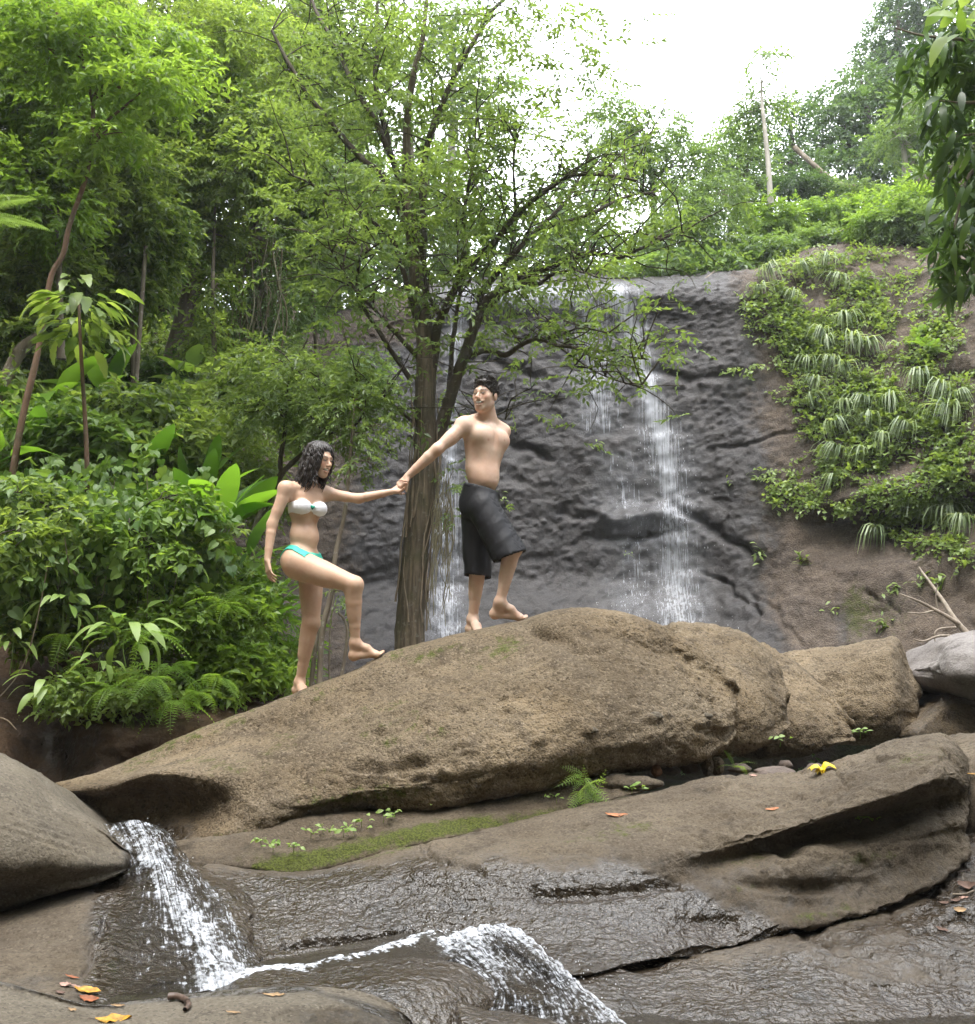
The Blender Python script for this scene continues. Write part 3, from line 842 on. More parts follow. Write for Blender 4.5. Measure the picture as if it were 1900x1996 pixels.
def m_strip(v, px, py, n):
    moss = .85 * gauss(px, py, 900, 1608, 75, 14, -10) + .7 * gauss(px, py, 780, 1635, 90, 16, -14) + .80 * gauss(px, py, 620, 1670, 100, 18, -14) + .80 * gauss(px, py, 1060, 1590, 70, 12, -12) + .55 * gauss(px, py, 520, 1680, 70, 18)
    return {'moss': np.clip(moss, 0, 1), 'wet': .3 * sstep(560, 420, px), 'tint': np.clip(.5 + fbm(v * 2, 3, seed=60), 0, 1)}
boulder('rock_ledge', '', strip_cols, M['ledge'], structure=True, res=0.012, back=.5, caps=(0.3, 0.3), disp=std_disp(.02, .014, .005, .008, 12, 61, .014), masks=m_strip)

# --- lower slab, bottom right
slab_cols = [
 (1120, [(1890, 4.75), (1910, 4.6), (1935, 4.48), (1960, 4.38), (1990, 4.28), (2030, 4.2)]),
 (1250, [(1868, 4.95), (1892, 4.72), (1925, 4.55), (1955, 4.42), (1990, 4.3), (2030, 4.2)]),
 (1400, [(1843, 5.1), (1872, 4.82), (1910, 4.6), (1945, 4.44), (1980, 4.3), (2030, 4.2)]),
 (1550, [(1810, 5.2), (1845, 4.9), (1890, 4.65), (1935, 4.46), (1978, 4.3), (2030, 4.2)]),
 (1700, [(1778, 5.35), (1815, 5.0), (1870, 4.7), (1925, 4.5), (1975, 4.32), (2030, 4.2)]),
 (1800, [(1735, 5.5), (1780, 5.12), (1845, 4.8), (1915, 4.55), (1972, 4.34), (2030, 4.2)]),
 (1880, [(1650, 5.85), (1715, 5.4), (1790, 5.05), (1880, 4.68), (1970, 4.36), (2030, 4.2)]),
 (1980, [(1610, 6.0), (1690, 5.5), (1770, 5.1), (1870, 4.7), (1970, 4.36), (2030, 4.2)]),
 (2100, [(1600, 6.1), (1680, 5.5), (1770, 5.1), (1870, 4.7), (1970, 4.36), (2030, 4.2)]),
]
def d_slab(v, px, py, n):
    d = std_disp(.02, .013, .0045, .004, 18, 71, .008)(v, px, py, n)
    lay = fbm(np.stack([v[:, 0] * 1.0 + v[:, 2] * 3, v[:, 1] * 2.0, v[:, 2] * 9 + v[:, 0] * 1.5], 1), 4, seed=73)
    d = d - .03 * sstep(.0, .25, lay)
    d = d + sstep(1850, 1920, py) * (.0045 * fbm(v * 26, 3, seed=74) + .005 * fbm(v * np.array([4, 4, 16.]), 3, seed=48))
    d = crack(d, px, py, [(1770, 1812), (1830, 1790), (1900, 1780), (1990, 1770)], .05, 7)
    d = crack(d, px, py, [(1560, 1820), (1640, 1850), (1690, 1850)], .03, 6)
    return d
def m_slab(v, px, py, n):
    no = fbm(v * 2.5, 4, seed=75)
    wet = np.maximum(sstep(1850, 1930, py + 60 * no - .10 * (px - 1300)), .8 * gauss(px, py, 1870, 1790, 60, 22, -10))
    wet = np.maximum(wet, sstep(1330, 1180, px))
    moss = .72 * gauss(px, py, 1765, 1745, 60, 9, -28) + .5 * gauss(px, py, 1640, 1798, 90, 8, -12)
    return {'moss': moss, 'wet': np.clip(.66 + wet, 0, 1), 'tint': np.clip(.3 + .8 * fbm(v * 2, 4, seed=76), 0, 1)}
boulder('rock_ledge', '', slab_cols, M['ledge'], structure=True, res=0.0122, back=.6, caps=(0.25, 0.3), disp=d_slab, masks=m_slab)

# --- foreground rim, bottom left, and the wet hump beside it
rim_cols = [
 (-150, [(1905, 4.1), (1915, 3.95), (1940, 3.8), (1980, 3.6), (2040, 3.4), (2140, 3.3)]),
 (0, [(1915, 4.05), (1928, 3.95), (1955, 3.78), (1990, 3.6), (2045, 3.4), (2140, 3.3)]),
 (90, [(1938, 4.0), (1948, 3.92), (1968, 3.78), (2000, 3.6), (2050, 3.4), (2140, 3.3)]),
 (180, [(1962, 3.95), (1968, 3.88), (1980, 3.78), (2005, 3.6), (2050, 3.4), (2140, 3.3)]),
 (270, [(1955, 3.98), (1962, 3.88), (1976, 3.76), (2003, 3.6), (2050, 3.4), (2140, 3.3)]),
 (360, [(1942, 4.02), (1950, 3.9), (1968, 3.76), (1998, 3.6), (2050, 3.4), (2140, 3.3)]),
 (470, [(1932, 4.05), (1941, 3.92), (1960, 3.76), (1994, 3.6), (2050, 3.4), (2140, 3.3)]),
 (590, [(1927, 4.08), (1936, 3.94), (1952, 3.8), (1966, 3.74), (2010, 3.64), (2120, 3.5)]),
 (680, [(1932, 4.08), (1940, 3.96), (1952, 3.84), (1968, 3.78), (2010, 3.7), (2120, 3.6)]),
 (745, [(1950, 4.06), (1957, 3.96), (1966, 3.88), (1980, 3.82), (2015, 3.74), (2110, 3.66)]),
 (800, [(1990, 4.02), (1994, 3.96), (2000, 3.9), (2010, 3.86), (2030, 3.8), (2080, 3.76)]),
]
def m_rim(v, px, py, n):
    wet = .75 * sstep(14, 2, np.abs(py - np.interp(px, [0, 180, 360, 600, 800], [1912, 1960, 1940, 1926, 1990]))) + .5 * sstep(1962, 1975, py) * sstep(540, 620, px)
    return {'moss': .3 * gauss(px, py, 60, 1975, 60, 16), 'wet': wet, 'tint': np.clip(.1 + .9 * fbm(v * 3, 4, seed=80) + sstep(1962, 1972, py) * sstep(560, 640, px), 0, 1)}
boulder('rock_ledge', '', rim_cols, M['left_rock'], structure=True, res=0.009, back=.5, caps=(0.3, 0.25), disp=std_disp(.014, .009, .003, .004, 22, 81, .006), masks=m_rim, drop=0.3)

hump_cols = [
 (470, [(1912, 4.3), (1917, 4.2), (1924, 4.1), (1934, 4.05), (1946, 4.0)]),
 (600, [(1897, 4.42), (1906, 4.3), (1918, 4.18), (1934, 4.08), (1955, 4.0)]),
 (700, [(1876, 4.55), (1892, 4.36), (1912, 4.2), (1940, 4.08), (1985, 3.98)]),
 (800, [(1870, 4.6), (1888, 4.38), (1915, 4.2), (1955, 4.08), (2010, 3.98)]),
 (880, [(1876, 4.6), (1894, 4.4), (1922, 4.24), (1960, 4.14), (2015, 4.05)]),
 (935, [(1900, 4.56), (1912, 4.44), (1932, 4.32), (1955, 4.25), (1975, 4.25)]),
 (965, [(1930, 4.48), (1935, 4.43), (1942, 4.38), (1950, 4.36), (1958, 4.36)]),
]
def m_wet(seed):
    return lambda v, px, py, n: {'moss': np.zeros(len(v)), 'wet': np.ones(len(v)), 'tint': np.clip(.6 + fbm(v * 3, 3, seed=seed), 0, 1)}
boulder('rock_ledge', '', hump_cols, M['ledge'], structure=True, res=0.009, back=.35, caps=(0.3, 0.2), disp=std_disp(.010, .010, .006, .0, 22, 85, .004), masks=m_wet(86), drop=.2)

# rocks under and in the lower cascade
for k, cols in enumerate([
  [(895, [(1955, 4.2), (1962, 4.12), (1975, 4.05), (1992, 4.0), (2020, 4.0)]), (940, [(1966, 4.2), (1974, 4.1), (1986, 4.02), (2000, 3.98), (2030, 3.98)]), (1010, [(1975, 4.2), (1982, 4.1), (1992, 4.02), (2005, 3.98), (2035, 3.98)]), (1080, [(1992, 4.2), (1998, 4.1), (2005, 4.05), (2015, 4.0), (2040, 4.0)])],
  [(985, [(1912, 4.6), (1918, 4.55), (1926, 4.5), (1936, 4.48), (1946, 4.5)]), (1020, [(1908, 4.62), (1918, 4.52), (1932, 4.45), (1945, 4.42), (1958, 4.45)]), (1060, [(1925, 4.58), (1934, 4.48), (1946, 4.42), (1958, 4.4), (1968, 4.42)])],
]):
    boulder('wet_rock', ['low wet dark rock at the bottom edge under the white water', 'dark wet rock showing through the white water of the lower cascade'][k], cols, M['ledge'], cat='rock', res=0.012, back=.3, caps=(.3, .3), disp=std_disp(.012, .012, .003, 0, 20, 90 + k, .004), masks=m_wet(95 + k))

# bed of the lower cascade (solid rock below the sheet of water)
bed_cols = [
 (780, [(1832, 5.3), (1850, 5.0), (1890, 4.75), (1940, 4.6), (2000, 4.5)]),
 (900, [(1824, 5.32), (1846, 5.0), (1890, 4.72), (1945, 4.55), (2010, 4.42)]),
 (1000, [(1814, 5.32), (1850, 4.98), (1900, 4.7), (1955, 4.5), (2015, 4.35)]),
 (1080, [(1860, 5.0), (1890, 4.8), (1930, 4.62), (1970, 4.46), (2020, 4.34)]),
 (1180, [(1930, 4.8), (1950, 4.6), (1975, 4.5), (2000, 4.42), (2030, 4.36)]),
]
boulder('rock_ledge', '', bed_cols, M['ledge'], structure=True, res=0.03, back=.5, disp=std_disp(.02, .02, .003, 0, 20, 99, .01), masks=m_wet(97))
# ------------------------------------------------------------------ waterfall cliff
cx_ = [330, 450, 560, 660, 760, 860, 960, 1100, 1250, 1380, 1470, 1560, 1660, 1760, 1860, 1980, 2120]
ctop = [700, 680, 655, 622, 590, 570, 560, 556, 552, 548, 535, 500, 476, 472, 486, 505, 520]
cdep = [14.2, 15.0, 15.8, 16.5, 17.0, 17.3, 17.4, 17.4, 17.2, 16.8, 16.3, 15.9, 15.5, 15.0, 14.4, 13.4, 12.0]
crec = [1.5, 1.4, 1.2, 1.0, .7, .5, .45, .4, .4, .6, 1.0, 1.9, 2.6, 2.8, 2.8, 2.6, 2.2]     # how far the top leans back
cliff_cols = []
for x_, t_, d_, r_ in zip(cx_, ctop, cdep, crec):
    rows = [(x_, t_ - 18, d_ + r_ + 2.5), (x_, t_, d_ + r_)]
    for fr, k in ((.12, .62), (.28, .38), (.45, .2), (.6, .08), (.68, .0), (.8, -.06)):
        rows.append((x_, t_ + fr * (1270 - t_), d_ + r_ * k))
    rows += [(x_, 1200, d_ - .35), (x_, 1290, d_ - .7), (x_, 1400, d_ - 1.0)]
    cliff_cols.append(rows)

def d_cliff(v, px, py, n):
    qx, qy = px, py
    px = px + 16 * fbm(v * 1.1, 3, seed=97) + 8 * fbm(v * 4, 3, seed=98); py = py + 16 * fbm(v * 1.1, 3, seed=95) + 8 * fbm(v * 4, 3, seed=96)
    wetz = sstep(1520, 1400, px)
    d = .13 * fbm(v * .55, 4, seed=101) + .045 * fbm(v * np.array([1.2, 1.2, 2.6]), 4, seed=103) + .016 * fbm(v * 5, 4, seed=105) + .016 * fbm(v * 14, 3, seed=106)
    rough = np.clip(sstep(1180, 1050, py) + .15, 0, 1)
    d = d + rough * (.034 * clasts(v, 6.0, 107, .6) + .034 * clasts(v, 11, 108, .65)) * (0.55 + .45 * wetz)
    d = d + .026 * (worley(v * np.array([3.2, 3.2, 4.6]) + .3 * fbm(v * 3, 2, seed=118)[:, None], 6)[1] - .5) + .022 * (worley(v * 8.5, 7)[1] - .5)
    # strata: tilted shelves
    s = v[:, 2] * 1.9 + v[:, 0] * .25 + 1.5 * fbm(v * .6, 4, seed=110)
    d = d + .020 * (np.abs((s % 1.0) - .5) * 2 - .5) * (0.4 + 1.2 * sstep(-.2, .4, fbm(v * .5, 3, seed=99)))
    # undercut line on the right, hollows around the fall
    lip = [(1560, 1000), (1640, 985), (1720, 972), (1800, 955), (1900, 930)]
    yl = np.interp(px, [q[0] for q in lip], [q[1] for q in lip])
    d = d - .40 * sstep(0, 10, py - yl) * sstep(160, 20, py - yl) * sstep(1540, 1640, px)
    d = d + .12 * sstep(-70, -4, py - yl) * sstep(6, -4, py - yl) * sstep(1560, 1640, px)
    d = crack(d, px, py, [(1315, 990), (1370, 1020), (1430, 1052), (1460, 1080)], 0.110, 9)
    d = crack(d, px, py, [(1378, 1115), (1420, 1140), (1455, 1175), (1475, 1205)], 0.088, 3)
    d = crack(d, px, py, [(1465, 1160), (1500, 1188), (1540, 1225), (1560, 1255)], 0.055, 4)
    d = crack(d, px, py, [(1690, 1145), (1720, 1175), (1745, 1200)], 0.055, 3)
    d = crack(d, px, py, [(980, 860), (1060, 880), (1065, 890)], 0.110, 9)
    d = crack(d, px, py, [(1090, 1000), (1130, 1008), (1155, 1006)], 0.099, 7)
    d = crack(d, px, py, [(1040, 730), (960, 705)], 0.077, 8)
    d = crack(d, px, py, [(1790, 740), (1850, 730), (1900, 725)], 0.138, 8)
    d = crack(d, px, py, [(1260, 720), (1340, 740), (1430, 725)], 0.077, 9)
    d = crack(d, px, py, [(1390, 880), (1460, 868), (1560, 835)], 0.055, 4)
    # overhanging block under the fall and its dark underside
    d = d + .22 * gauss(px, py, 1235, 1005, 60, 14, -4) - .22 * gauss(px, py, 1230, 1035, 46, 9, -6)
    d = crack(d, px, py, [(1225, 1070), (1245, 1045), (1280, 1030)], 0.083, 5)
    return d
def m_cliff(v, px, py, n):
    no = fbm(v * .9, 4, seed=112)
    edge = np.interp(py, [540, 650, 800, 1000, 1100, 1200, 1300], [1440, 1450, 1480, 1500, 1480, 1500, 1560])
    wet = sstep(70, -60, px - edge + 60 * no) * sstep(600, 760, px + 70 * no)
    dry_top = sstep(700, 640, py + 30 * no) * sstep(870, 780, px)
    wet = wet * (1 - dry_top)
    wet = np.maximum(wet, .55 * gauss(px, py, 1640, 1200, 14, 60))
    moss = .66 * gauss(px, py, 1720, 1195, 60, 50) + .5 * gauss(px, py, 1660, 1190, 20, 60) + .35 * gauss(px, py, 1530, 700, 60, 80)
    return {'moss': moss, 'wet': np.clip(wet, 0, 1), 'tint': np.clip(.35 + .7 * fbm(v * .8, 4, seed=114), 0, 1)}

def cliff_mat():
    """dry brown earth and sandstone to the right and top left, dark blackish rock where water runs (attribute wet)"""
    m = M['cliff']
    t = m.node_tree
    return m
me, CLIFFV = make_rock('cliff', cliff_cols, M['cliff'], res=0.036, closed=False, disp=d_cliff, masks=m_cliff)
cliff = tag(obj('cliff', me), kind='structure')

from mathutils.bvhtree import BVHTree
def bvh_of(o):
    me = o.data
    co = np.empty(len(me.vertices) * 3, np.float32); me.vertices.foreach_get('co', co)
    return BVHTree.FromPolygons([tuple(c) for c in co.reshape(-1, 3)], [tuple(p.vertices) for p in me.polygons])
def ray_hit(bvh, px, py):
    o = Vector((0, 0, CAMZ)); q = Vector(P(px, py, 10.0)) - o
    h = bvh.ray_cast(o, q.normalized())
    return (np.array(h[0]), np.array(h[1])) if h[0] is not None else (None, None)
CLIFF_BVH = None
def on_cliff(px, py):
    """a point on the cliff face and its outward normal"""
    global CLIFF_BVH
    if CLIFF_BVH is None:
        v = CLIFFV; 
        CLIFF_BVH = bvh_of(cliff)
    p, n = ray_hit(CLIFF_BVH, px, py)
    if p is None:
        return None, None
    if np.dot(n, np.array([0, 0, CAMZ]) - p) < 0: n = -n
    return p, n

# ------------------------------------------------------------------ ground: valley floor, left bank, plateau, right hill
def terrain_z(x, y):
    x = np.asarray(x, float); y = np.asarray(y, float)
    base = -.75 + .0 * x
    # left bank
    xb = np.interp(y, [-20, 4, 8.3, 9.3, 10, 13, 16, 20], [-4.9, -4.9, -4.9, -2.0, -1.6, -1.9, -2.9, -3.2])
    s = np.maximum(0, xb - x)
    left = base + 1.55 * sstep(0, .55, s) + .62 * s + .012 * s * s
    # behind the cliff
    yc = np.interp(x, [-6, -4, -2.5, 0, 3, 6, 8, 9.5], [16.2, 17.0, 18.0, 18.6, 18.2, 18.2, 17.5, 15.5]) + .9
    pl = 7.25 + .10 * np.clip(y - yc, 0, 100) + 1.2 * sstep(3.5, 7.5, x) + .02 * np.clip(y - 26, 0, 100) ** 1.3
    step = sstep(-.3, .8, y - yc)
    z = left * (1 - step) + np.maximum(pl, left) * step
    # unseen slopes behind and beside the camera, raised to block sky light
    z = z + 2.0 * np.clip(-4.0 - y, 0, 13) + .9 * np.clip(x - 7.5, 0, 16) * sstep(15, 12, y) + 1.2 * np.clip(-6 - x, 0, 12) * sstep(9, 4, y)
    # right hill behind the slope
    hr = np.clip(x - (4.0 + .10 * (y - 18)), 0, 100)
    z = z + step * (.42 * hr + .010 * hr * hr)
    return z
gx = np.concatenate([np.linspace(-70, -12, 40), np.linspace(-11.7, 16, 140), np.linspace(16.6, 80, 40)])
gy = np.concatenate([np.linspace(-40, 2, 40), np.linspace(2.2, 26, 150), np.linspace(26.6, 130, 60)])
X, Y = np.meshgrid(gx, gy, indexing='ij')
Z = terrain_z(X, Y)
V = np.stack([X, Y, Z], -1).reshape(-1, 3)
V[:, 2] += .22 * fbm(V * .5, 4, seed=120) + .06 * fbm(V * 2.2, 3, seed=121)
# keep the ground out of sight in front of the cliff foot on the right
ground = tag(obj('ground', mesh_np('ground', V, grid_faces(len(gx), len(gy)), M['ground'])), kind='structure')
GROUND_BVH = bvh_of(ground)
def ground_at(x, y):
    h = GROUND_BVH.ray_cast(Vector((x, y, 60)), Vector((0, 0, -1)))
    return h[0].z if h[0] is not None else float(terrain_z(x, y))

# earth bank behind the left boulder
bank_cols = [
 (-160, [(1290, 8.6), (1340, 8.2), (1400, 8.0), (1460, 7.9), (1520, 7.8), (1600, 7.7)]),
 (0, [(1250, 8.7), (1320, 8.3), (1390, 8.2), (1450, 8.1), (1520, 8.0), (1600, 7.9)]),
 (90, [(1250, 8.7), (1330, 8.35), (1400, 8.45), (1450, 8.4), (1510, 8.3), (1600, 8.1)]),
 (170, [(1300, 8.6), (1370, 8.2), (1410, 8.15), (1450, 8.1), (1500, 8.1), (1580, 8.0)]),
 (260, [(1330, 8.6), (1390, 8.15), (1420, 8.0), (1450, 7.95), (1480, 8.0), (1560, 8.0)]),
 (350, [(1330, 8.7), (1390, 8.25), (1415, 8.15), (1440, 8.1), (1470, 8.1), (1540, 8.1)]),
 (440, [(1310, 8.9), (1360, 8.5), (1390, 8.4), (1420, 8.3), (1450, 8.3), (1520, 8.3)]),
 (540, [(1290, 9.2), (1330, 8.9), (1360, 8.8), (1390, 8.7), (1420, 8.7), (1500, 8.7)]),
]
bank_cols = [(x, [(y, d - .55 * min(1, max(0, (y - 1340) / 70))) for y, d in r]) for x, r in bank_cols]
me, _ = make_rock('earth_bank', bank_cols, M['bank'], res=0.03, closed=True, back=1.2, disp=std_disp(.07, .04, .012, .015, 9, 131, .03), masks=lambda v, px, py, n: {'moss': .25 + .3 * fbm(v * 3, 3, seed=132), 'wet': np.clip(.2 + .5 * gauss(px, py, 130, 1470, 60, 60), 0, 1), 'tint': np.clip(.4 + fbm(v * 2, 3, seed=133) - .5 * gauss(px, py, 240, 1430, 70, 30), 0, 1)})
tag(obj('earth_bank', me), kind='structure')
# ------------------------------------------------------------------ leaves and sprays (templates as numpy arrays)

def leaf4(L, W, fold=0.25, droop=0.15):
    v = np.array([[0, 0, 0], [L * .45, W * .5, fold * W * .5], [L, 0, -droop * L], [L * .45, -W * .5, fold * W * .5]])
    return v, np.array([[0, 2, 1], [0, 3, 2]])

def leaf8(L, W, fold=0.2, droop=0.25, wide=.4, stalk=0.06, tipw=.62):
    """8 vertices: midrib m0..m3 and two side points per side; curved, pointed"""
    xs = [stalk * L, .35 * L, .7 * L, L]
    zs = [0, -.02 * L, -.35 * droop * L, -droop * L]
    v = [[xs[0], 0, 0], [xs[1], 0, zs[1]], [xs[2], 0, zs[2]], [xs[3], 0, zs[3]]]
    for s in (1, -1):
        v.append([wide * .8 * L, s * W * .5, zs[1] + fold * W * .5])
        v.append([.70 * L, s * W * .5 * tipw, zs[2] + fold * W * .35])
    f = [[0, 1, 4], [1, 2, 5], [1, 5, 4], [2, 3, 5], [0, 6, 1], [1, 7, 2], [1, 6, 7], [2, 7, 3]]
    return np.array(v), np.array(f)

def heart_leaf(L, W):
    o = [(0, 0), (-.10, .22), (-.02, .42), (.2, .5), (.5, .40), (.78, .2), (1, 0)]
    v = [[0, 0, 0], [.5 * L, 0, -.03 * L], [L, 0, -.22 * L]]
    f = []
    for s in (1, -1):
        b = len(v)
        for x, y in o[1:-1]:
            v.append([x * L, s * y * W, .10 * W * (y / .5) - .2 * L * max(0, x - .4)])
        r = [0] + list(range(b, b + 5)) + [2]
        for i in range(len(r) - 1):
            t = [1, r[i], r[i + 1]] if s < 0 else [1, r[i + 1], r[i]]
            f.append(t)
    return np.array(v), np.array(f)

def rotm(axis, a):
    return np.array(Matrix.Rotation(a, 3, Vector(axis)))

def spray(nl, length, L, W, ang=50, seed=0, simple=True, tilt=25, curve=0.25, twig=True, whorl=0):
    """a twig along +X carrying leaves; returns verts, tris, per-vertex leaf id value"""
    r = np.random.default_rng(seed)
    vs_, fs_, a_ = [], [], []
    n = 0
    if twig:
        k = 3
        xs = np.linspace(0, length, k + 1)
        zz = -curve * length * (xs / length) ** 2
        for i in range(k):
            w = .0035 * (1.3 - i / k)
            q = np.array([[xs[i], -w, zz[i]], [xs[i], w, zz[i]], [xs[i + 1], 0, zz[i + 1] + w]])
            vs_.append(q); fs_.append(np.array([[0, 1, 2]]) + n); a_.append(np.full(3, .25)); n += 3
    for i in range(nl):
        if whorl and i >= nl - whorl:
            u = 1.0
            az = (i - (nl - whorl)) / whorl * 360 + r.uniform(-15, 15)
            el = r.uniform(-25, 20)
        else:
            u = (i + .6) / nl
            side = 1 if i % 2 else -1
            az = side * (ang + r.uniform(-18, 18)) * (1 - .35 * u)
            el = r.uniform(-tilt, tilt) - 8
            if i == nl - 1 and not whorl:
                az = r.uniform(-12, 12)
        s = r.uniform(.75, 1.15) * (1 - .25 * abs(u - .5))
        v, f = (leaf4 if simple else leaf8)(L * s, W * s, r.uniform(.1, .5), r.uniform(.05, .4))
        M_ = rotm((0, 0, 1), R(az)) @ rotm((0, 1, 0), R(-el)) @ rotm((1, 0, 0), R(r.uniform(-tilt * 1.6, tilt * 1.6)))
        v = v @ M_.T + np.array([u * length, 0, -curve * length * u * u])
        vs_.append(v); fs_.append(f + n); a_.append(np.full(len(v), r.uniform(0, 1))); n += len(v)
    return np.concatenate(vs_), np.concatenate(fs_), np.concatenate(a_)

def place(tmpls, pos, dirs, ups, scale, rnd, rng, mixk=0.45):
    """copies of random templates with frames; returns verts, tris, rnd per vertex"""
    pos, dirs, ups = np.asarray(pos), norm(np.asarray(dirs)), np.asarray(ups)
    x = dirs
    y = norm(np.cross(ups, x))
    z = np.cross(x, y)
    Mx = np.stack([x, y, z], -1) * np.asarray(scale).reshape(-1, 1, 1)
    which = rng.integers(0, len(tmpls), len(pos))
    V_, F_, A_ = [], [], []
    n = 0
    for k, (tv, tf, ta) in enumerate(tmpls):
        m = np.where(which == k)[0]
        if not len(m): continue
        v = np.einsum('nij,vj->nvi', Mx[m], tv) + pos[m][:, None]
        f = tf[None] + (np.arange(len(m)) * len(tv))[:, None, None] + n
        a = np.clip(rnd[m][:, None] * (1 - mixk) + ta[None] * mixk, 0, .98)
        # a few old leaves
        V_.append(v.reshape(-1, 3)); F_.append(f.reshape(-1, tf.shape[1])); A_.append(a.ravel())
        n += len(m) * len(tv)
    return np.concatenate(V_), np.concatenate(F_), np.concatenate(A_)

SPRAYS = {
    'tree': [spray(9, .30, .085, .040, 52, s) for s in range(6)],
    'fine': [spray(12, .30, .060, .026, 55, 10 + s) for s in range(6)],
    'jungle': [spray(8, .38, .150, .062, 48, 20 + s, whorl=4) for s in range(6)],
    'broad': [spray(7, .40, .190, .095, 50, 30 + s, whorl=3, curve=.35) for s in range(6)],
    'far': [spray(7, .55, .24, .12, 55, 40 + s, twig=False) for s in range(5)],
    'droop': [spray(12, .50, .17, .040, 40, 50 + s, curve=.75, tilt=35) for s in range(6)],
    'near': [spray(9, .34, .15, .055, 46, 60 + s, simple=False, whorl=5, curve=.3) for s in range(6)],
    'bamboo': [spray(9, .42, .16, .022, 32, 70 + s, curve=.5) for s in range(6)],
    'mango': [spray(10, .22, .21, .052, 55, 80 + s, simple=False, whorl=7, curve=.6, tilt=30) for s in range(6)],
    'herb': [spray(5, .12, .060, .036, 60, 90 + s, simple=True, whorl=3, twig=False) for s in range(6)],
    'creep': [spray(6, .20, .075, .060, 65, 100 + s, whorl=2, twig=False, curve=.2) for s in range(6)],
    'heart': None,
}
def heart_spray(seed):
    r = np.random.default_rng(seed)
    V_, F_, A_ = [], [], []; n = 0
    for i in range(6):
        v, f = heart_leaf(r.uniform(.075, .12), r.uniform(.07, .11))
        az = r.uniform(-80, 80); el = r.uniform(-70, -5)
        M_ = rotm((0, 0, 1), R(az)) @ rotm((0, 1, 0), R(-el)) @ rotm((1, 0, 0), R(r.uniform(-35, 35)))
        v = v @ M_.T + np.array([i * .075, r.uniform(-.06, .06), r.uniform(-.04, .05) - .1 * (i / 6) ** 2])
        V_.append(v); F_.append(f + n); A_.append(np.full(len(v), r.uniform(0, 1))); n += len(v)
    return np.concatenate(V_), np.concatenate(F_), np.concatenate(A_)
SPRAYS['heart'] = [heart_spray(300 + s) for s in range(6)]

def clump_points(clumps, n, rng, shell=0.45):
    """clumps: (centre(3), radii(3)) list -> points, outward directions, proportional to projected area"""
    w = np.array([c[1][0] * c[1][2] for c in clumps]); w = w / w.sum()
    k = rng.choice(len(clumps), n, p=w)
    cen = np.array([c[0] for c in clumps])[k]; rad = np.array([c[1] for c in clumps])[k]
    u = norm(rng.normal(size=(n, 3)))
    r = rng.uniform(shell ** 3, 1, n) ** (1 / 3.0)
    # lumpy outline
    lump = 1 + .28 * perlin(u * 2.3 + k[:, None] * 3.1, 5)
    p = cen + u * rad * (r * lump)[:, None]
    return p, norm(u * rad / rad.mean(1, keepdims=True)), k

def foliage(clumps, n, style, scale, rng, droop=.25, out=.7, shell=.45, light=None, spread=.25):
    p, u, k = clump_points(clumps, n, rng, shell)
    d = u * out + rng.normal(size=(n, 3)) * .45
    d[:, 2] = d[:, 2] * .5 - droop
    up = np.array([0, 0, 1.0]) + rng.normal(size=(n, 3)) * .35 + u * .25
    cl = rng.uniform(.2, .8, len(clumps))[k]                 # each bough has its own age of leaves
    rnd = np.clip(cl + rng.normal(size=n) * spread * .9 + .55 * perlin(p * 1.6, 8), 0, 1)
    if light is not None:
        rnd = np.clip(rnd + light, 0, 1)
    sc = scale * rng.uniform(.7, 1.25, n)
    return place(SPRAYS[style], p, d, up, sc, rnd, rng)

def px_clump(px, py, rx, ry, d, rd=None):
    c = P(px, py, d)
    k = d / F * 1.03
    return (c, np.array([rx * k, rd if rd else .8 * rx * k, ry * k]))

def limb_path(a, b, rng, n=8, sag=.12):
    a, b = np.asarray(a), np.asarray(b)
    L = np.linalg.norm(b - a)
    m1 = a + (b - a) * .35 + rng.normal(size=3) * .06 * L + np.array([0, 0, sag * L])
    m2 = a + (b - a) * .7 + rng.normal(size=3) * .05 * L + np.array([0, 0, sag * L * .7])
    return smooth_path([a, m1, m2, b], n)

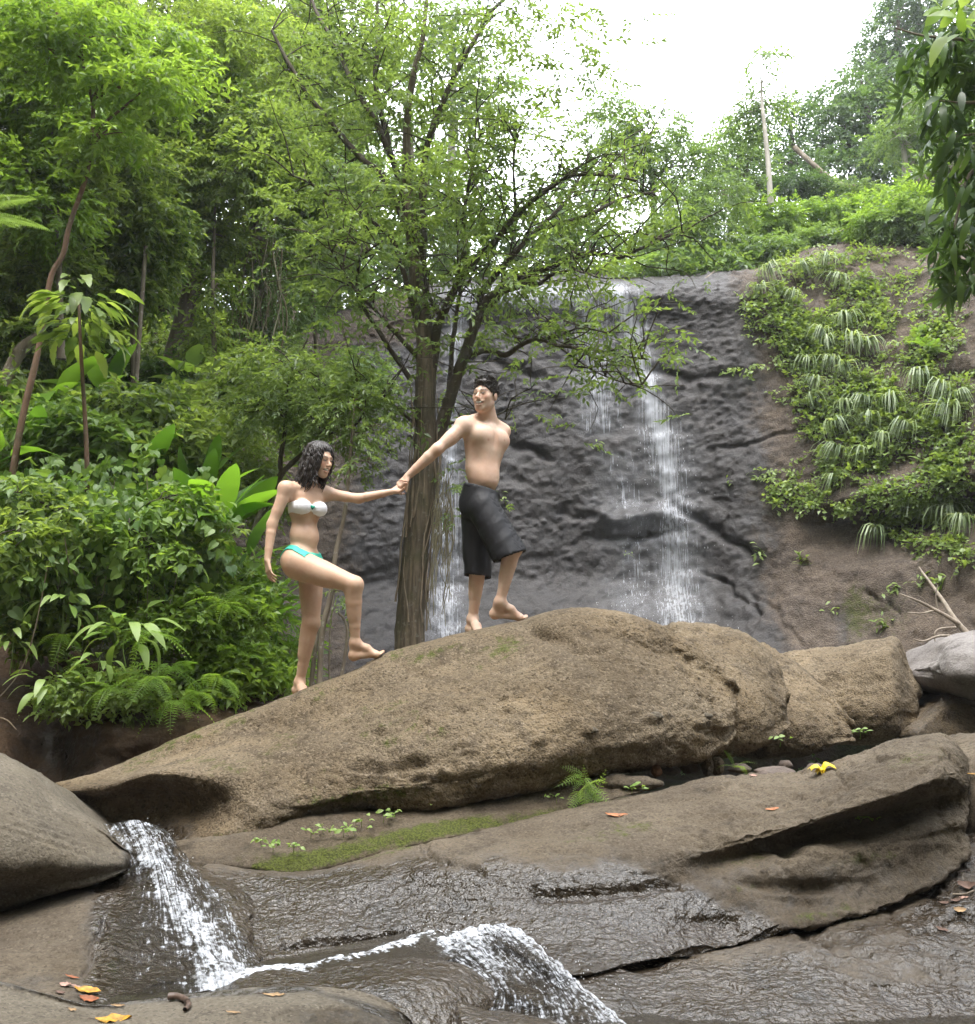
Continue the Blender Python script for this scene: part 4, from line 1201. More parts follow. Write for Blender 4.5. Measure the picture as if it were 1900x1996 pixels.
TREES = {}
def tree(label, trunk, clumps, n, style='jungle', scale=1.0, leaf='leaf_jungle', bark='bark', group=None, name='tree', cat='tree', seed=0,
         r=(.12, .03), stems=None, limbs=True, droop=.25, light=None, shell=.45, sides=8, spread=.25, out=.7):
    """trunk: list of (px,py,d); clumps: (px,py,rx,ry,d[,rd]); stems: extra (pts, r0, r1)"""
    rng = np.random.default_rng(1000 + seed)
    tp = np.array([P(*q) for q in trunk])
    base = tp[0].copy()
    t = thing(name, label, cat, tuple(base), group)
    mb = MB()
    path = smooth_path(tp, max(8, 5 * len(tp)))
    rad = np.linspace(r[0], r[1], len(path))
    rad[0] *= 1.25
    v, f = tube(path, rad, sides, .18, seed, 3.0)
    mb.add(v, f)
    for pts, r0, r1 in (stems or []):
        pp = smooth_path([P(*q) for q in pts], max(6, 5 * len(pts)))
        v, f = tube(pp, np.linspace(r0, r1, len(pp)), max(5, sides - 2), .15, seed + 1, 4.0)
        mb.add(v, f)
    cl = [px_clump(*c) for c in clumps]
    if limbs:
        for c in cl:
            j = np.argmin(np.linalg.norm(path - c[0], axis=1) + 3.0 * np.maximum(0, path[:, 2] - c[0][2]))
            j = min(max(j, len(path) // 3), len(path) - 1)
            lp = limb_path(path[j], c[0], rng)
            v, f = tube(lp, np.linspace(max(rad[j] * .55, .012), .006, len(lp)), 5)
            mb.add(v, f)
            for q in range(4):
                e = c[0] + norm(rng.normal(size=3)) * c[1] * .8
                lp2 = limb_path(lp[rng.integers(3, 7)], e, rng, 6)
                v, f = tube(lp2, np.linspace(max(rad[j] * .2, .008), .004, len(lp2)), 4)
                mb.add(v, f)
    mb.build('trunk', M[bark], t)
    kk = .74 if style == 'jungle' else 1.0
    v, f, a = foliage(cl, int(n / kk ** 1.8), style, scale * kk, rng, droop=droop, light=light, shell=shell, spread=spread, out=out)
    c_ = child('crown', t, v, f, M[leaf], attrs={'rnd': a}, smooth=False)
    c_['kind'] = 'stuff'
    return t
# ------------------------------------------------------------------ trees on the left and behind
G1 = 'tall trees of the jungle on the left slope'
tree('tall tree with twin leaning brown trunks in the middle of the left jungle', [(325, 800, 13), (334, 703, 13), (355, 620, 13), (379, 512, 13), (399, 454, 13), (425, 340, 13), (440, 200, 13), (450, 60, 13)],
     [(300, 330, 150, 90, 12.6), (420, 250, 150, 100, 12.8), (250, 190, 150, 90, 12.4), (470, 110, 150, 100, 13), (330, 60, 160, 90, 12.4), (520, 330, 100, 80, 13.2), (215, 420, 110, 70, 12.2)],
     2500, 'jungle', .9, 'leaf_jungle', 'bark_pale', G1, seed=1, r=(.12, .04),
     stems=[([(330, 790, 13.1), (358, 640, 13.2), (385, 546, 13.3), (413, 491, 13.4), (440, 443, 13.5), (478, 375, 13.6), (546, 239, 13.8), (559, 188, 13.8), (575, 60, 13.8)], .11, .04)])
tree('tree with two pale lichen-spotted stems rising at the far top left', [(-30, 800, 10.5), (7, 765, 10.5), (34, 696, 10.5), (50, 500, 10.6), (20, 300, 10.8), (45, 205, 10.8), (85, 147, 10.8), (116, 95, 10.8), (170, -60, 10.8)],
     [(60, 250, 120, 80, 10.4), (30, 90, 120, 90, 10.2), (150, 40, 130, 80, 10.4), (110, 350, 100, 70, 10.2), (-20, 400, 110, 100, 10.6), (230, 100, 100, 60, 10.2)],
     1500, 'jungle', .95, 'leaf_jungle', 'bark_pale', G1, seed=2, r=(.095, .045),
     stems=[([(22, 290, 10.8), (31, 184, 10.9), (68, 102, 11), (90, 20, 11)], .06, .035)])
tree('slender curved sapling with thin reddish stem rising past the large-leaved young tree', [(24, 930, 8.6), (37, 850, 8.6), (51, 782, 8.6), (68, 713, 8.6), (80, 650, 8.6), (99, 542, 8.6), (123, 495, 8.6), (136, 437, 8.6), (167, 348, 8.6), (177, 283, 8.6), (181, 205, 8.6), (164, 136, 8.6), (150, 51, 8.6), (146, -40, 8.6)],
     [(180, 70, 90, 50, 8.5), (260, 150, 80, 40, 8.4), (100, 110, 80, 45, 8.6), (330, 160, 60, 35, 8.4), (200, 260, 60, 30, 8.4), (90, 30, 80, 40, 8.5)],
     420, 'jungle', .85, 'leaf_bright', 'bark_red', seed=3, r=(.030, .014),
     stems=[([(184, 269, 8.6), (205, 239, 8.6), (239, 211, 8.5), (273, 181, 8.4)], .018, .008), ([(181, 201, 8.6), (198, 181, 8.6), (250, 166, 8.5), (307, 150, 8.4)], .018, .008)])
tree('dark dense tree filling the space behind the twin leaning trunks', [(230, 800, 16), (245, 600, 16), (240, 400, 16), (260, 150, 16)],
     [(190, 520, 130, 90, 15.6), (310, 560, 120, 80, 15.8), (120, 640, 120, 80, 15), (250, 430, 130, 80, 15.6), (440, 620, 80, 80, 16), (430, 460, 60, 60, 16), (60, 520, 110, 90, 15), (330, 690, 100, 60, 15)],
     2100, 'jungle', 1.05, 'leaf_jungle', 'bark', G1, seed=4, r=(.2, .08))
tree('straight tree with a vine-wrapped stem behind the hanging vine curtain', [(560, 760, 17), (565, 560, 17), (570, 300, 17), (575, 80, 17), (575, -60, 17)],
     [(560, 250, 120, 90, 16.6), (600, 120, 110, 90, 16.8), (520, 30, 140, 80, 16.6), (640, 300, 100, 80, 17), (560, 430, 100, 70, 16.8), (650, 420, 100, 80, 17.4), (680, 60, 100, 80, 17)],
     1700, 'jungle', 1.15, 'leaf_jungle', 'bark_pale', G1, seed=5, r=(.15, .08))
tree('high-crowned tree at the back whose leaves hang over the top of the left jungle', [(330, 700, 20), (340, 400, 20), (350, 100, 20), (350, -100, 20)],
     [(180, 330, 140, 120, 19.5), (330, 220, 160, 120, 20), (480, 180, 160, 130, 20), (100, 120, 160, 130, 19), (300, 20, 180, 100, 20), (500, 20, 160, 90, 20), (640, 180, 120, 120, 20.5)],
     1900, 'far', 1.0, 'leaf_jungle', 'bark', G1, seed=6, r=(.25, .1))
tree('dark tree at the left edge behind the fern frond', [(-40, 820, 12), (-30, 600, 12), (-20, 400, 12)],
     [(20, 470, 110, 90, 11.6), (-20, 600, 110, 100, 11.4), (60, 720, 90, 60, 11.2), (110, 560, 80, 70, 11.8)],
     900, 'jungle', .95, 'leaf_jungle', 'bark', G1, seed=7, r=(.14, .06))
tree('leafy tree on the slope left of the brown rock patch', [(610, 700, 19), (615, 560, 19), (625, 420, 19)],
     [(590, 530, 100, 70, 18.6), (660, 560, 70, 60, 18.6), (610, 440, 100, 70, 19), (540, 600, 80, 70, 18), (690, 480, 90, 70, 19.5), (590, 650, 60, 50, 18)],
     1100, 'jungle', 1.1, 'leaf_far', 'bark_pale', G1, seed=8, r=(.12, .05))

for k, (lab, tr, cl, n, sc, lf) in enumerate([
    ('slim young tree with fine bright leaves in front of the twin leaning trunks', [(262, 830, 11.6), (258, 600, 11.6), (265, 380, 11.6)], [(250, 480, 90, 60, 11.4), (290, 420, 60, 50, 11.4), (200, 400, 80, 50, 11.4), (240, 560, 60, 40, 11.4), (230, 320, 90, 50, 11.4)], 1250, 1.15, 'leaf_jungle'),
    ('slim tree with fine leaves filling the space left of the hanging vine curtain', [(420, 760, 12.4), (415, 560, 12.4), (420, 380, 12.4)], [(450, 330, 90, 50, 12.2), (500, 250, 90, 50, 12.4), (410, 660, 30, 40, 12.4), (420, 560, 26, 40, 12.4), (400, 460, 50, 40, 12.6), (350, 380, 60, 40, 12.4), (450, 480, 40, 40, 12.9)], 1000, 1.15, 'leaf_jungle'),
    ('pale fine-leaved tree between the vine curtain and the big tree', [(620, 760, 14), (610, 560, 14), (600, 380, 14)], [(600, 400, 80, 50, 13.8), (560, 330, 80, 50, 13.8), (630, 500, 70, 50, 14), (590, 610, 40, 40, 13.8), (650, 330, 80, 50, 14)], 1000, 1.2, 'leaf_far'),
    ('bright fine-leaved tree leaning in over the top left corner', [(120, 700, 10), (110, 400, 10), (90, 150, 10)], [(60, 160, 90, 60, 9.8), (150, 230, 90, 50, 9.8), (40, 330, 80, 60, 9.8), (120, 60, 110, 50, 9.8), (290, 90, 100, 50, 10), (20, 60, 60, 60, 9.8), (100, 420, 70, 50, 9.8)], 1500, 1.05, 'leaf_bright'),
    ('fine-leaved tree above the thicket at the left edge', [(40, 860, 10.6), (45, 700, 10.6), (50, 560, 10.6)], [(30, 560, 80, 60, 10.4), (90, 500, 70, 50, 10.4), (50, 660, 80, 50, 10.4), (130, 640, 50, 50, 10.8)], 900, 1.1, 'leaf_jungle')]):
    tree(lab, tr, cl, n, 'tree', sc, lf, 'bark_pale', 'slim fine-leaved trees of the left jungle', seed=120 + k, r=(.035, .015), shell=.25)

# trees on the plateau behind the fall
G2 = 'trees on the plateau above the waterfall'
tree('green tree above the waterfall lip seen through the big tree', [(800, 560, 21), (805, 420, 21), (800, 250, 21)],
     [(780, 420, 110, 80, 20.6), (860, 470, 110, 70, 20.6), (750, 300, 110, 90, 21), (900, 380, 90, 70, 21), (720, 500, 90, 60, 20.6)],
     900, 'far', .75, 'leaf_far', 'bark_pale', G2, seed=9, r=(.14, .05))
tree('tree with pale trunk standing right behind the big tree', [(872, 570, 22), (870, 440, 22), (880, 300, 22), (885, 120, 22)],
     [(900, 250, 90, 80, 22), (850, 150, 100, 80, 22), (960, 180, 80, 60, 22), (800, 60, 110, 70, 22), (920, 60, 80, 60, 22)],
     600, 'far', .7, 'leaf_far', 'bark_white', G2, seed=10, r=(.16, .06))
tree('bushy light green tree above the middle of the waterfall', [(1080, 560, 21), (1085, 480, 21), (1090, 380, 21)],
     [(1050, 450, 90, 60, 20.6), (1130, 480, 80, 55, 20.6), (1000, 500, 80, 45, 20.4), (1120, 390, 70, 60, 21), (1190, 500, 70, 45, 20.4)],
     700, 'far', .65, 'leaf_far', 'bark_pale', G2, seed=11, r=(.1, .04))
tree('rounded greyish tree with its top against the sky above the waterfall', [(1270, 540, 22), (1275, 430, 22), (1265, 280, 22)],
     [(1200, 240, 60, 50, 21.8), (1270, 260, 70, 50, 21.8), (1310, 330, 80, 55, 21.6), (1220, 330, 70, 55, 21.8), (1370, 330, 55, 50, 21.8), (1180, 190, 30, 25, 22)],
     800, 'tree', 1.5, 'leaf_far', 'bark_pale', G2, seed=12, r=(.12, .05))
tree('drooping yellowish tree above the right end of the waterfall lip', [(1330, 555, 19.5), (1335, 480, 19.4), (1340, 400, 19.4)],
     [(1310, 450, 70, 50, 19), (1380, 440, 60, 60, 19), (1400, 380, 55, 50, 19.2), (1330, 390, 60, 45, 19.2), (1280, 490, 60, 40, 19), (1420, 480, 40, 40, 18.8)],
     900, 'droop', .8, 'leaf_far', 'bark_pale', G2, seed=13, r=(.09, .04), droop=.6, light=.2)
tree('low leafy bush hanging over the right end of the waterfall lip', [(1360, 560, 18.6), (1362, 530, 18.6), (1365, 500, 18.6)],
     [(1300, 520, 60, 30, 18.4), (1370, 520, 70, 35, 18.4), (1430, 520, 40, 30, 18.2), (1240, 530, 50, 20, 18.4)],
     420, 'broad', .75, 'leaf_far', 'bark', G2, name='bush', cat='bush', seed=14, r=(.05, .02))

G3 = 'hazy trees on the hill behind the right slope'
tree('tall slender tree with a white trunk and a thin feathery crown against the sky', [(1502, 400, 19.6), (1497, 320, 19.7), (1490, 250, 19.8), (1484, 190, 20), (1484, 160, 20)],
     [(1486, 115, 22, 14, 20.2), (1470, 205, 40, 22, 20.4), (1505, 215, 30, 24, 20.4), (1455, 240, 36, 30, 20.6), (1485, 165, 10, 18, 20.2)],
     150, 'tree', 1.5, 'leaf_far', 'bark_white', G3, seed=15, r=(.060, .022))
tree('dark tree with ragged top just right of the white slender trunk', [(1545, 380, 29), (1545, 300, 29), (1540, 240, 29)],
     [(1530, 250, 40, 50, 29), (1550, 210, 40, 25, 29), (1520, 320, 40, 45, 28.6), (1560, 320, 40, 50, 28.6), (1490, 340, 50, 50, 28.2)],
     520, 'far', .6, 'leaf_dark', 'bark', G3, seed=16, r=(.12, .05))
tree('grey-green tree left of the white slender trunk on the skyline', [(1440, 420, 25), (1440, 330, 25), (1445, 270, 25)],
     [(1430, 290, 50, 45, 25), (1460, 330, 45, 45, 24.6), (1420, 360, 40, 50, 24.4), (1450, 260, 30, 30, 25), (1480, 370, 40, 30, 24.4)],
     520, 'tree', 1.6, 'leaf_far', 'bark_pale', G3, seed=17, r=(.1, .05))
tree('broad dark tree hung with creepers in the gap of the right hillside', [(1690, 380, 31), (1690, 280, 31), (1690, 180, 31)],
     [(1640, 250, 60, 55, 31), (1700, 230, 70, 70, 31), (1650, 330, 70, 50, 30), (1720, 320, 70, 60, 30), (1620, 200, 40, 35, 31.4), (1760, 260, 60, 60, 31), (1590, 290, 30, 45, 31), (1680, 160, 50, 40, 31.4), (1740, 170, 60, 50, 31.4), (1800, 330, 60, 50, 30)],
     2000, 'far', .75, 'leaf_dark', 'bark', G3, seed=18, r=(.2, .08), light=.15)
tree('very tall pale hazy tree with its top at the upper right sky edge', [(1760, 330, 38), (1755, 200, 38), (1750, 60, 38)],
     [(1730, 60, 45, 40, 38), (1760, 20, 45, 30, 38), (1780, 110, 60, 60, 38), (1730, 150, 60, 50, 38), (1840, 60, 80, 70, 38), (1800, 200, 70, 60, 38), (1700, 110, 30, 40, 38), (1790, -20, 80, 40, 38), (1880, 150, 70, 70, 38)],
     2000, 'far', .85, 'leaf_dark', 'bark_pale', G3, seed=19, r=(.25, .1))
tree('light green tree with forked pale trunks on the right hillside', [(1765, 355, 24), (1762, 300, 24), (1750, 240, 24)],
     [(1790, 230, 60, 50, 24), (1750, 270, 50, 40, 23.8), (1840, 260, 60, 50, 24), (1830, 190, 60, 50, 24.2), (1880, 300, 50, 60, 24)],
     800, 'tree', 1.5, 'leaf_far', 'bark_white', G3, seed=20, r=(.09, .04), light=.1,
     stems=[([(1765, 352, 24), (1780, 300, 24), (1740, 255, 24)], .06, .03), ([(1800, 340, 24.2), (1802, 290, 24.2), (1790, 250, 24.2)], .06, .03)])
G4 = 'bright shrubs on the crest of the right slope'
for k, (lab, px, py, rx, ry, d, st, lf, n) in enumerate([
    ('bright yellow-green shrub at the foot of the white slender trunk', 1500, 420, 55, 35, 20, 'tree', 'leaf_bright', 420),
    ('wide bright shrub in the middle of the slope crest', 1600, 415, 75, 38, 20.5, 'tree', 'leaf_bright', 560),
    ('rounded bright shrub right of the wide bright shrub', 1680, 410, 60, 35, 20.5, 'tree', 'leaf_bright', 420),
    ('dark green shrub hanging below the bright shrubs on the slope', 1590, 465, 60, 28, 19, 'tree', 'leaf_far', 380),
    ('low leafy shrub where the slope meets the waterfall lip', 1490, 480, 50, 30, 18.6, 'tree', 'leaf_far', 330),
    ('pale green shrub below the forked pale trunks', 1760, 390, 70, 32, 21, 'tree', 'leaf_bright', 400),
    ('light green shrub beside the hanging branch at the right', 1810, 465, 70, 30, 18.5, 'tree', 'leaf_bright', 420),
    ('feathery bright shrub high at the right below the hanging branch', 1840, 400, 60, 35, 20, 'bamboo', 'leaf_bright', 300),
    ('dark rounded shrub between the fallen log and the white slender trunk', 1560, 355, 50, 30, 24, 'tree', 'leaf_dark', 360),
    ('bright bush on the steep bank right of the crest branch', 1715, 430, 50, 34, 18.3, 'tree', 'leaf_bright', 420),
    ('pale bush on the steep bank under the forked pale trunks', 1770, 425, 46, 40, 17.9, 'tree', 'leaf_far', 420),
    ('feathery bush at the top of the steep bank beside the hanging leaves', 1800, 385, 46, 34, 18.2, 'tree', 'leaf_bright', 360),
    ('low bush on the steep bank next to the hanging leaves', 1830, 430, 40, 36, 17.6, 'tree', 'leaf_far', 340),
    ('mid green shrub under the broad dark tree', 1660, 370, 60, 25, 24, 'tree', 'leaf_far', 340)]):
    tree(lab, [(px, py + ry, d), (px, py, d), (px + 4, py - ry * .6, d)], [(px, py, rx * .7, ry * .8, d), (px - rx * .5, py + ry * .2, rx * .5, ry * .7, d - .2), (px + rx * .5, py + ry * .2, rx * .5, ry * .7, d - .2)],
         n, st, 1.15, lf, 'bark', G4, name='shrub', cat='shrub', seed=30 + k, r=(.04, .015))

# ------------------------------------------------------------------ the big tree behind the boulder
def big_tree():
    rng = np.random.default_rng(77)
    D = 9.6
    base = P(797, 1262, D)
    t = thing('tree', 'big spreading tree with a root-wrapped trunk right behind the couple', 'tree', tuple(base))
    mb = MB()
    tr = [(797, 1300, D), (800, 1215, D), (808, 1090, D), (822, 980, D), (831, 870, D), (829, 789, D), (830, 700, D), (826, 640, D), (818, 580, D), (806, 478, D), (800, 410, D), (792, 324, D), (795, 222, D), (808, 136, D), (822, 85, D), (832, 0, D)]
    path = smooth_path([P(*q) for q in tr], 90)
    rk = np.interp(np.linspace(0, 15, 90), [0, 1, 2, 3, 4, 5, 6, 7, 8, 9, 10, 12, 15], [.140, .130, .125, .122, .118, .098, .095, .085, .075, .065, .055, .036, .018])
    v, f = tube(path, rk, 22, .26, 3, 5.0)
    child('trunk', t, v, f, M['bark_trunk'], attrs={'rnd': np.full(len(v), .5)})
    limbs = [  # (points, r0, r1, depth drift)
        ([(846, 880), (864, 824), (878, 771), (892, 725), (906, 693), (928, 629), (942, 593), (967, 572), (1020, 554)], .064, .036, -.2),
        ([(838, 760), (846, 690), (854, 634), (880, 580), (904, 529), (951, 484), (989, 440), (1026, 402), (1078, 362), (1122, 341), (1187, 341), (1240, 352)], .048, .012, -.6),
        ([(941, 600), (938, 573), (975, 525), (1016, 478), (1047, 447), (1101, 396), (1125, 355), (1150, 300)], .038, .01, .3),
        ([(1047, 447), (1105, 433), (1160, 413), (1207, 389), (1240, 379), (1290, 372)], .028, .008, .5),
        ([(951, 600), (992, 553), (1043, 532), (1095, 512), (1146, 495), (1207, 500), (1240, 488), (1300, 462), (1340, 450)], .040, .009, -.5),
        ([(1000, 548), (1040, 556), (1078, 536), (1120, 528), (1165, 540)], .026, .007, -.9),
        ([(906, 698), (949, 682), (985, 693), (1013, 675), (1049, 661), (1091, 675), (1155, 682), (1219, 696), (1262, 700)], .032, .006, -1.0),
        ([(1049, 662), (1090, 655), (1130, 640), (1185, 648)], .015, .005, -1.0),
        ([(1091, 676), (1130, 705), (1170, 730), (1215, 745), (1255, 752)], .012, .004, -1.0),
        ([(812, 530), (825, 478), (823, 409), (828, 314), (846, 246), (866, 191), (890, 140), (924, 78), (951, 31), (992, -10)], .045, .018, .2),
        ([(866, 600), (856, 614), (832, 563), (825, 478), (822, 400)], .022, .016, -.1),
        ([(800, 430), (764, 307), (747, 239), (733, 153), (736, 68), (735, -20)], .04, .016, .5),
        ([(808, 480), (750, 351), (702, 307), (644, 239), (600, 184), (560, 120), (530, 60)], .040, .015, .4),
        ([(764, 310), (730, 235), (685, 160), (658, 95), (620, 30), (600, -20)], .034, .016, 1.0),
        ([(904, 529), (904, 443), (907, 392), (917, 341), (927, 290), (940, 250)], .022, .008, -.5),
        ([(1020, 412), (1006, 409), (999, 307), (1008, 262)], .014, .006, -.6),
        ([(800, 740), (733, 638), (699, 580), (699, 512), (709, 495), (747, 471)], .026, .008, -.8),
        ([(815, 640), (770, 480), (709, 420), (651, 385), (600, 355), (560, 340)], .03, .008, -.3),
        ([(818, 700), (780, 660), (735, 610), (690, 560), (640, 480)], .026, .008, -.7),
        ([(829, 845), (790, 810), (750, 780), (720, 800), (690, 830)], .02, .006, -.5),
        ([(864, 830), (900, 820), (950, 812), (985, 818)], .016, .005, .4),
        ([(870, 800), (885, 650), (897, 560), (892, 470), (890, 380)], .026, .012, .6),
    ]
    ends = []
    for pts, r0, r1, dd in limbs:
        k = len(pts)
        pp = [P(x, y, D + dd * (i / (k - 1)) ** 1.2) for i, (x, y) in enumerate(pts)]
        pp = smooth_path(pp, 6 * k)
        pp = pp + .012 * np.stack([perlin(pp * 4, 61), perlin(pp * 4, 62), perlin(pp * 4, 63)], 1)
        v, f = tube(pp, np.linspace(r0, r1, len(pp)) * (1 + .12 * perlin(pp * 9, 64)), 8)
        mb.add(v, f)
        for i in range(len(pp) // 3, len(pp), 3):
            for _ in range(2):
                dirn = norm(np.array([rng.normal() * 1.0, rng.normal() * .8, rng.normal() * .55 + .25]))
                L = rng.uniform(.35, .95)
                lp = limb_path(pp[i], pp[i] + dirn * L, rng, 7, .08)
                v, f = tube(lp, np.linspace(.009, .003, len(lp)), 4)
                mb.add(v, f)
                ends += [lp[k2] for k2 in (3, 4, 5, 6)]
        ends += [pp[-1]] * 6
    mb.build('branches', M['bark'], t)
    # fibrous lower stem with clinging roots, each a strand of its own
    for i in range(17):
        a0 = rng.uniform(-2.6, .2) if i < 20 else rng.uniform(0, 6)
        j0, j1 = sorted(rng.integers(2, 34, 2))
        if j1 - j0 < 7: j1 = j0 + 7
        q = path[j0:j1:2]
        rr = rk[j0:j1:2]
        ang = a0 + np.cumsum(rng.normal(size=len(q)) * .14)
        off = np.stack([np.cos(ang), np.sin(ang), np.zeros(len(q))], 1) * (rr * 1.06 + (.012 + .03 * rng.random() * (i % 4 == 0)))[:, None]
        pp = smooth_path(q + off, 4 * len(q))
        pp = pp + .010 * np.stack([perlin(pp * 7, 65 + i), perlin(pp * 7, 66 + i), 0 * pp[:, 0]], 1)
        v, f = tube(pp, np.linspace(.004, .010, len(pp))[::-1] * rng.uniform(.6, 1.15), 6)
        child('root', t, v, f, M['root'], attrs={'rnd': np.full(len(v), .5)})
    # hanging thin roots right of the trunk
    hb = MB()
    for i in range(40):
        x = rng.uniform(850, 884); y0 = rng.uniform(900, 1000); y1 = y0 + rng.uniform(60, 260)
        pts = [P(x + rng.normal() * 5 - .05 * (y - y0), y, D - .12) for y in np.linspace(y0, y1, 5)]
        v, f = tube(smooth_path(pts, 14), .0035, 4)
        hb.add(v, f, val=rng.random())
    h = hb.build('hanging_root', M['vine_dry'], t); h['kind'] = 'stuff'
    # leaves on the twigs
    ends = np.array(ends)
    n = 1550
    i = rng.integers(0, len(ends), n)
    p = ends[i] + rng.normal(size=(n, 3)) * .10
    # boughs given by area
    cl = [px_clump(*c) for c in [
        (700, 100, 110, 90, 9.8), (820, 60, 120, 70, 9.6), (950, 90, 110, 80, 9.4), (1080, 60, 110, 70, 9.6), (900, 200, 110, 60, 9.4), (620, 240, 100, 80, 9.8), (740, 220, 110, 70, 9.6),
        (1100, 170, 90, 60, 9.6), (1010, 220, 90, 60, 9.4), (1000, 320, 100, 50, 9.2), (1140, 290, 90, 50, 9.2), (1220, 310, 70, 40, 9.3), (860, 340, 110, 60, 9.2), (700, 360, 100, 60, 9.2),
        (1180, 430, 90, 40, 9.4), (1060, 430, 80, 40, 9.3), (940, 420, 80, 50, 9.3), (780, 430, 90, 50, 9.2), (660, 450, 90, 60, 9.0), (1290, 430, 60, 40, 9.4), (1110, 545, 100, 32, 9.0), (1180, 560, 50, 20, 9.0), (1020, 570, 60, 24, 9.0),
        (740, 540, 80, 50, 9.0), (860, 540, 60, 50, 9.2), (690, 600, 70, 50, 8.9), (780, 650, 60, 40, 9.0), (1120, 620, 110, 36, 8.6), (1200, 690, 70, 34, 8.6), (1150, 740, 70, 22, 8.6), (1060, 690, 50, 24, 8.6), (960, 640, 50, 40, 9.2),
        (720, 760, 70, 50, 9.2), (780, 800, 50, 60, 9.3), (930, 790, 40, 30, 9.7), (990, 815, 30, 16, 9.9), (740, 850, 60, 40, 9.2), (690, 700, 60, 50, 9.0), (890, 960, 26, 60, 9.6), (880, 1010, 14, 40, 9.6), (640, 550, 60, 50, 9.2), (560, 420, 80, 60, 9.6), (1230, 60, 60, 50, 9.6), (1190, 120, 60, 40, 9.6)]]
    p2, u2, _ = clump_points(cl, 1650, rng, .0)
    p = np.concatenate([p, p2])
    n = len(p)
    px, py = pj(p)
    keepm = (rng.random(n) < np.where(px > 1000, .55, .8)) & ~((px > 1190) & (py < 190) & (rng.random(n) < .4))
    keepm &= ~((np.abs(px - 1280) > 0) & (px > 1260) & (py < 330))
    keepm &= ~((px > 900) & (px < 1010) & (py > 700) & (py < 830) & (rng.random(n) < .8))
    keepm &= ~((px < 830) & (py > 480) & (rng.random(n) < .4))
    p = p[keepm]; n = len(p)
    d = rng.normal(size=(n, 3)); d[:, 2] = d[:, 2] * .3 - .15
    up = np.array([0, 0, 1.0]) + rng.normal(size=(n, 3)) * .3
    rnd = np.clip(.42 + .9 * perlin(p * 1.3, 68) + rng.normal(size=n) * .16, 0, 1)
    v, f, a = place(SPRAYS['tree'], p, d, up, rng.uniform(.62, 1.05, n), rnd, rng)
    c_ = child('crown', t, v, f, M['leaf_tree'], attrs={'rnd': a}, smooth=False)
    c_['kind'] = 'stuff'
    return t
big_tree()

# dark stemmed small trees between the woman and the jungle
tree('dark leaning thin-stemmed tree left of the woman', [(425, 1215, 9.4), (471, 1112, 9.4), (505, 1010, 9.4), (546, 928, 9.4), (560, 911, 9.4), (597, 877, 9.4), (640, 830, 9.3), (680, 790, 9.2)],
     [(640, 800, 70, 40, 9.2), (560, 780, 60, 40, 9.3), (700, 760, 50, 36, 9.2), (620, 730, 70, 36, 9.2), (540, 700, 60, 40, 9.4), (500, 780, 50, 36, 9.4), (660, 850, 40, 18, 9.2)],
     430, 'fine', 1.1, 'leaf_tree', 'bark', seed=50, r=(.042, .012), light=.1,
     stems=[([(552, 925, 9.4), (546, 901, 9.4), (556, 833, 9.4), (556, 782, 9.4), (570, 720, 9.4), (600, 660, 9.4)], .026, .008)])
tree('thin straight sapling rising behind the woman between her arm and legs', [(622, 1345, 8.9), (628, 1231, 8.9), (644, 1162, 8.9), (655, 1075, 8.9), (672, 998, 8.9), (683, 883, 8.9), (690, 800, 8.9)],
     [(700, 850, 40, 26, 8.9), (720, 900, 36, 18, 8.9), (665, 1150, 14, 16, 8.9), (690, 790, 40, 30, 8.9), (740, 830, 30, 26, 8.9)],
     90, 'fine', .95, 'leaf_tree', 'bark_pale', seed=51, r=(.026, .012), light=.1,
     stems=[([(606, 1345, 8.95), (611, 1290, 8.95), (617, 1247, 8.95), (622, 1180, 8.95)], .022, .014), ([(642, 1330, 9), (642, 1270, 9), (644, 1217, 9), (652, 1150, 9)], .009, .006), ([(666, 1320, 9), (677, 1240, 9), (672, 1210, 9), (660, 1195, 9)], .016, .01)])
# ------------------------------------------------------------------ plants whose leaves can be told apart
def leaf_mesh(name, v, f, mat, rnd):
    v = np.asarray(v)
    r = np.clip(rnd + .04 * np.sin(v[:, 0] * 40), 0, .98)
    return mesh_np(name, v, f, M[mat], attrs={'rnd': r}, smooth=True)

def blade_leaf(L, W, droop=.35, nseg=9, wave=.03, seed=0, notch=0.0, tip=1.0):
    """broad pinnate-veined leaf (heliconia, cocoa ...): midrib keel, drooping, wavy edge"""
    r = np.random.default_rng(seed)
    v, f = [], []
    for i in range(nseg + 1):
        u = i / nseg
        w = W * .5 * (math.sin(math.pi * min(1, (u ** .8) * .96 + .02)) ** .75)
        if i == nseg: w = .002
        x = L * (u - .08 * droop * u * u)
        z = -droop * L * u * u
        e = wave * L * r.normal()
        nt = (1 - notch * (i % 2))
        v += [[x, w * nt, z + .16 * w + e * .5], [x, 0, z], [x, -w * nt, z + .16 * w - e * .5]]
    for i in range(nseg):
        a = 3 * i
        f += [[a, a + 1, a + 4, a + 3], [a + 1, a + 2, a + 5, a + 4]]
    # stalk
    n = len(v); q = .006 + .004 * L
    for x in (-.25 * L, .02 * L):
        v += [[x, q, -.002], [x, -q, -.002], [x, 0, -q * 1.6]]
    f += [[n, n + 1, n + 4, n + 3], [n + 1, n + 2, n + 5, n + 4], [n + 2, n, n + 3, n + 5]]
    return np.array(v), np.array(f)

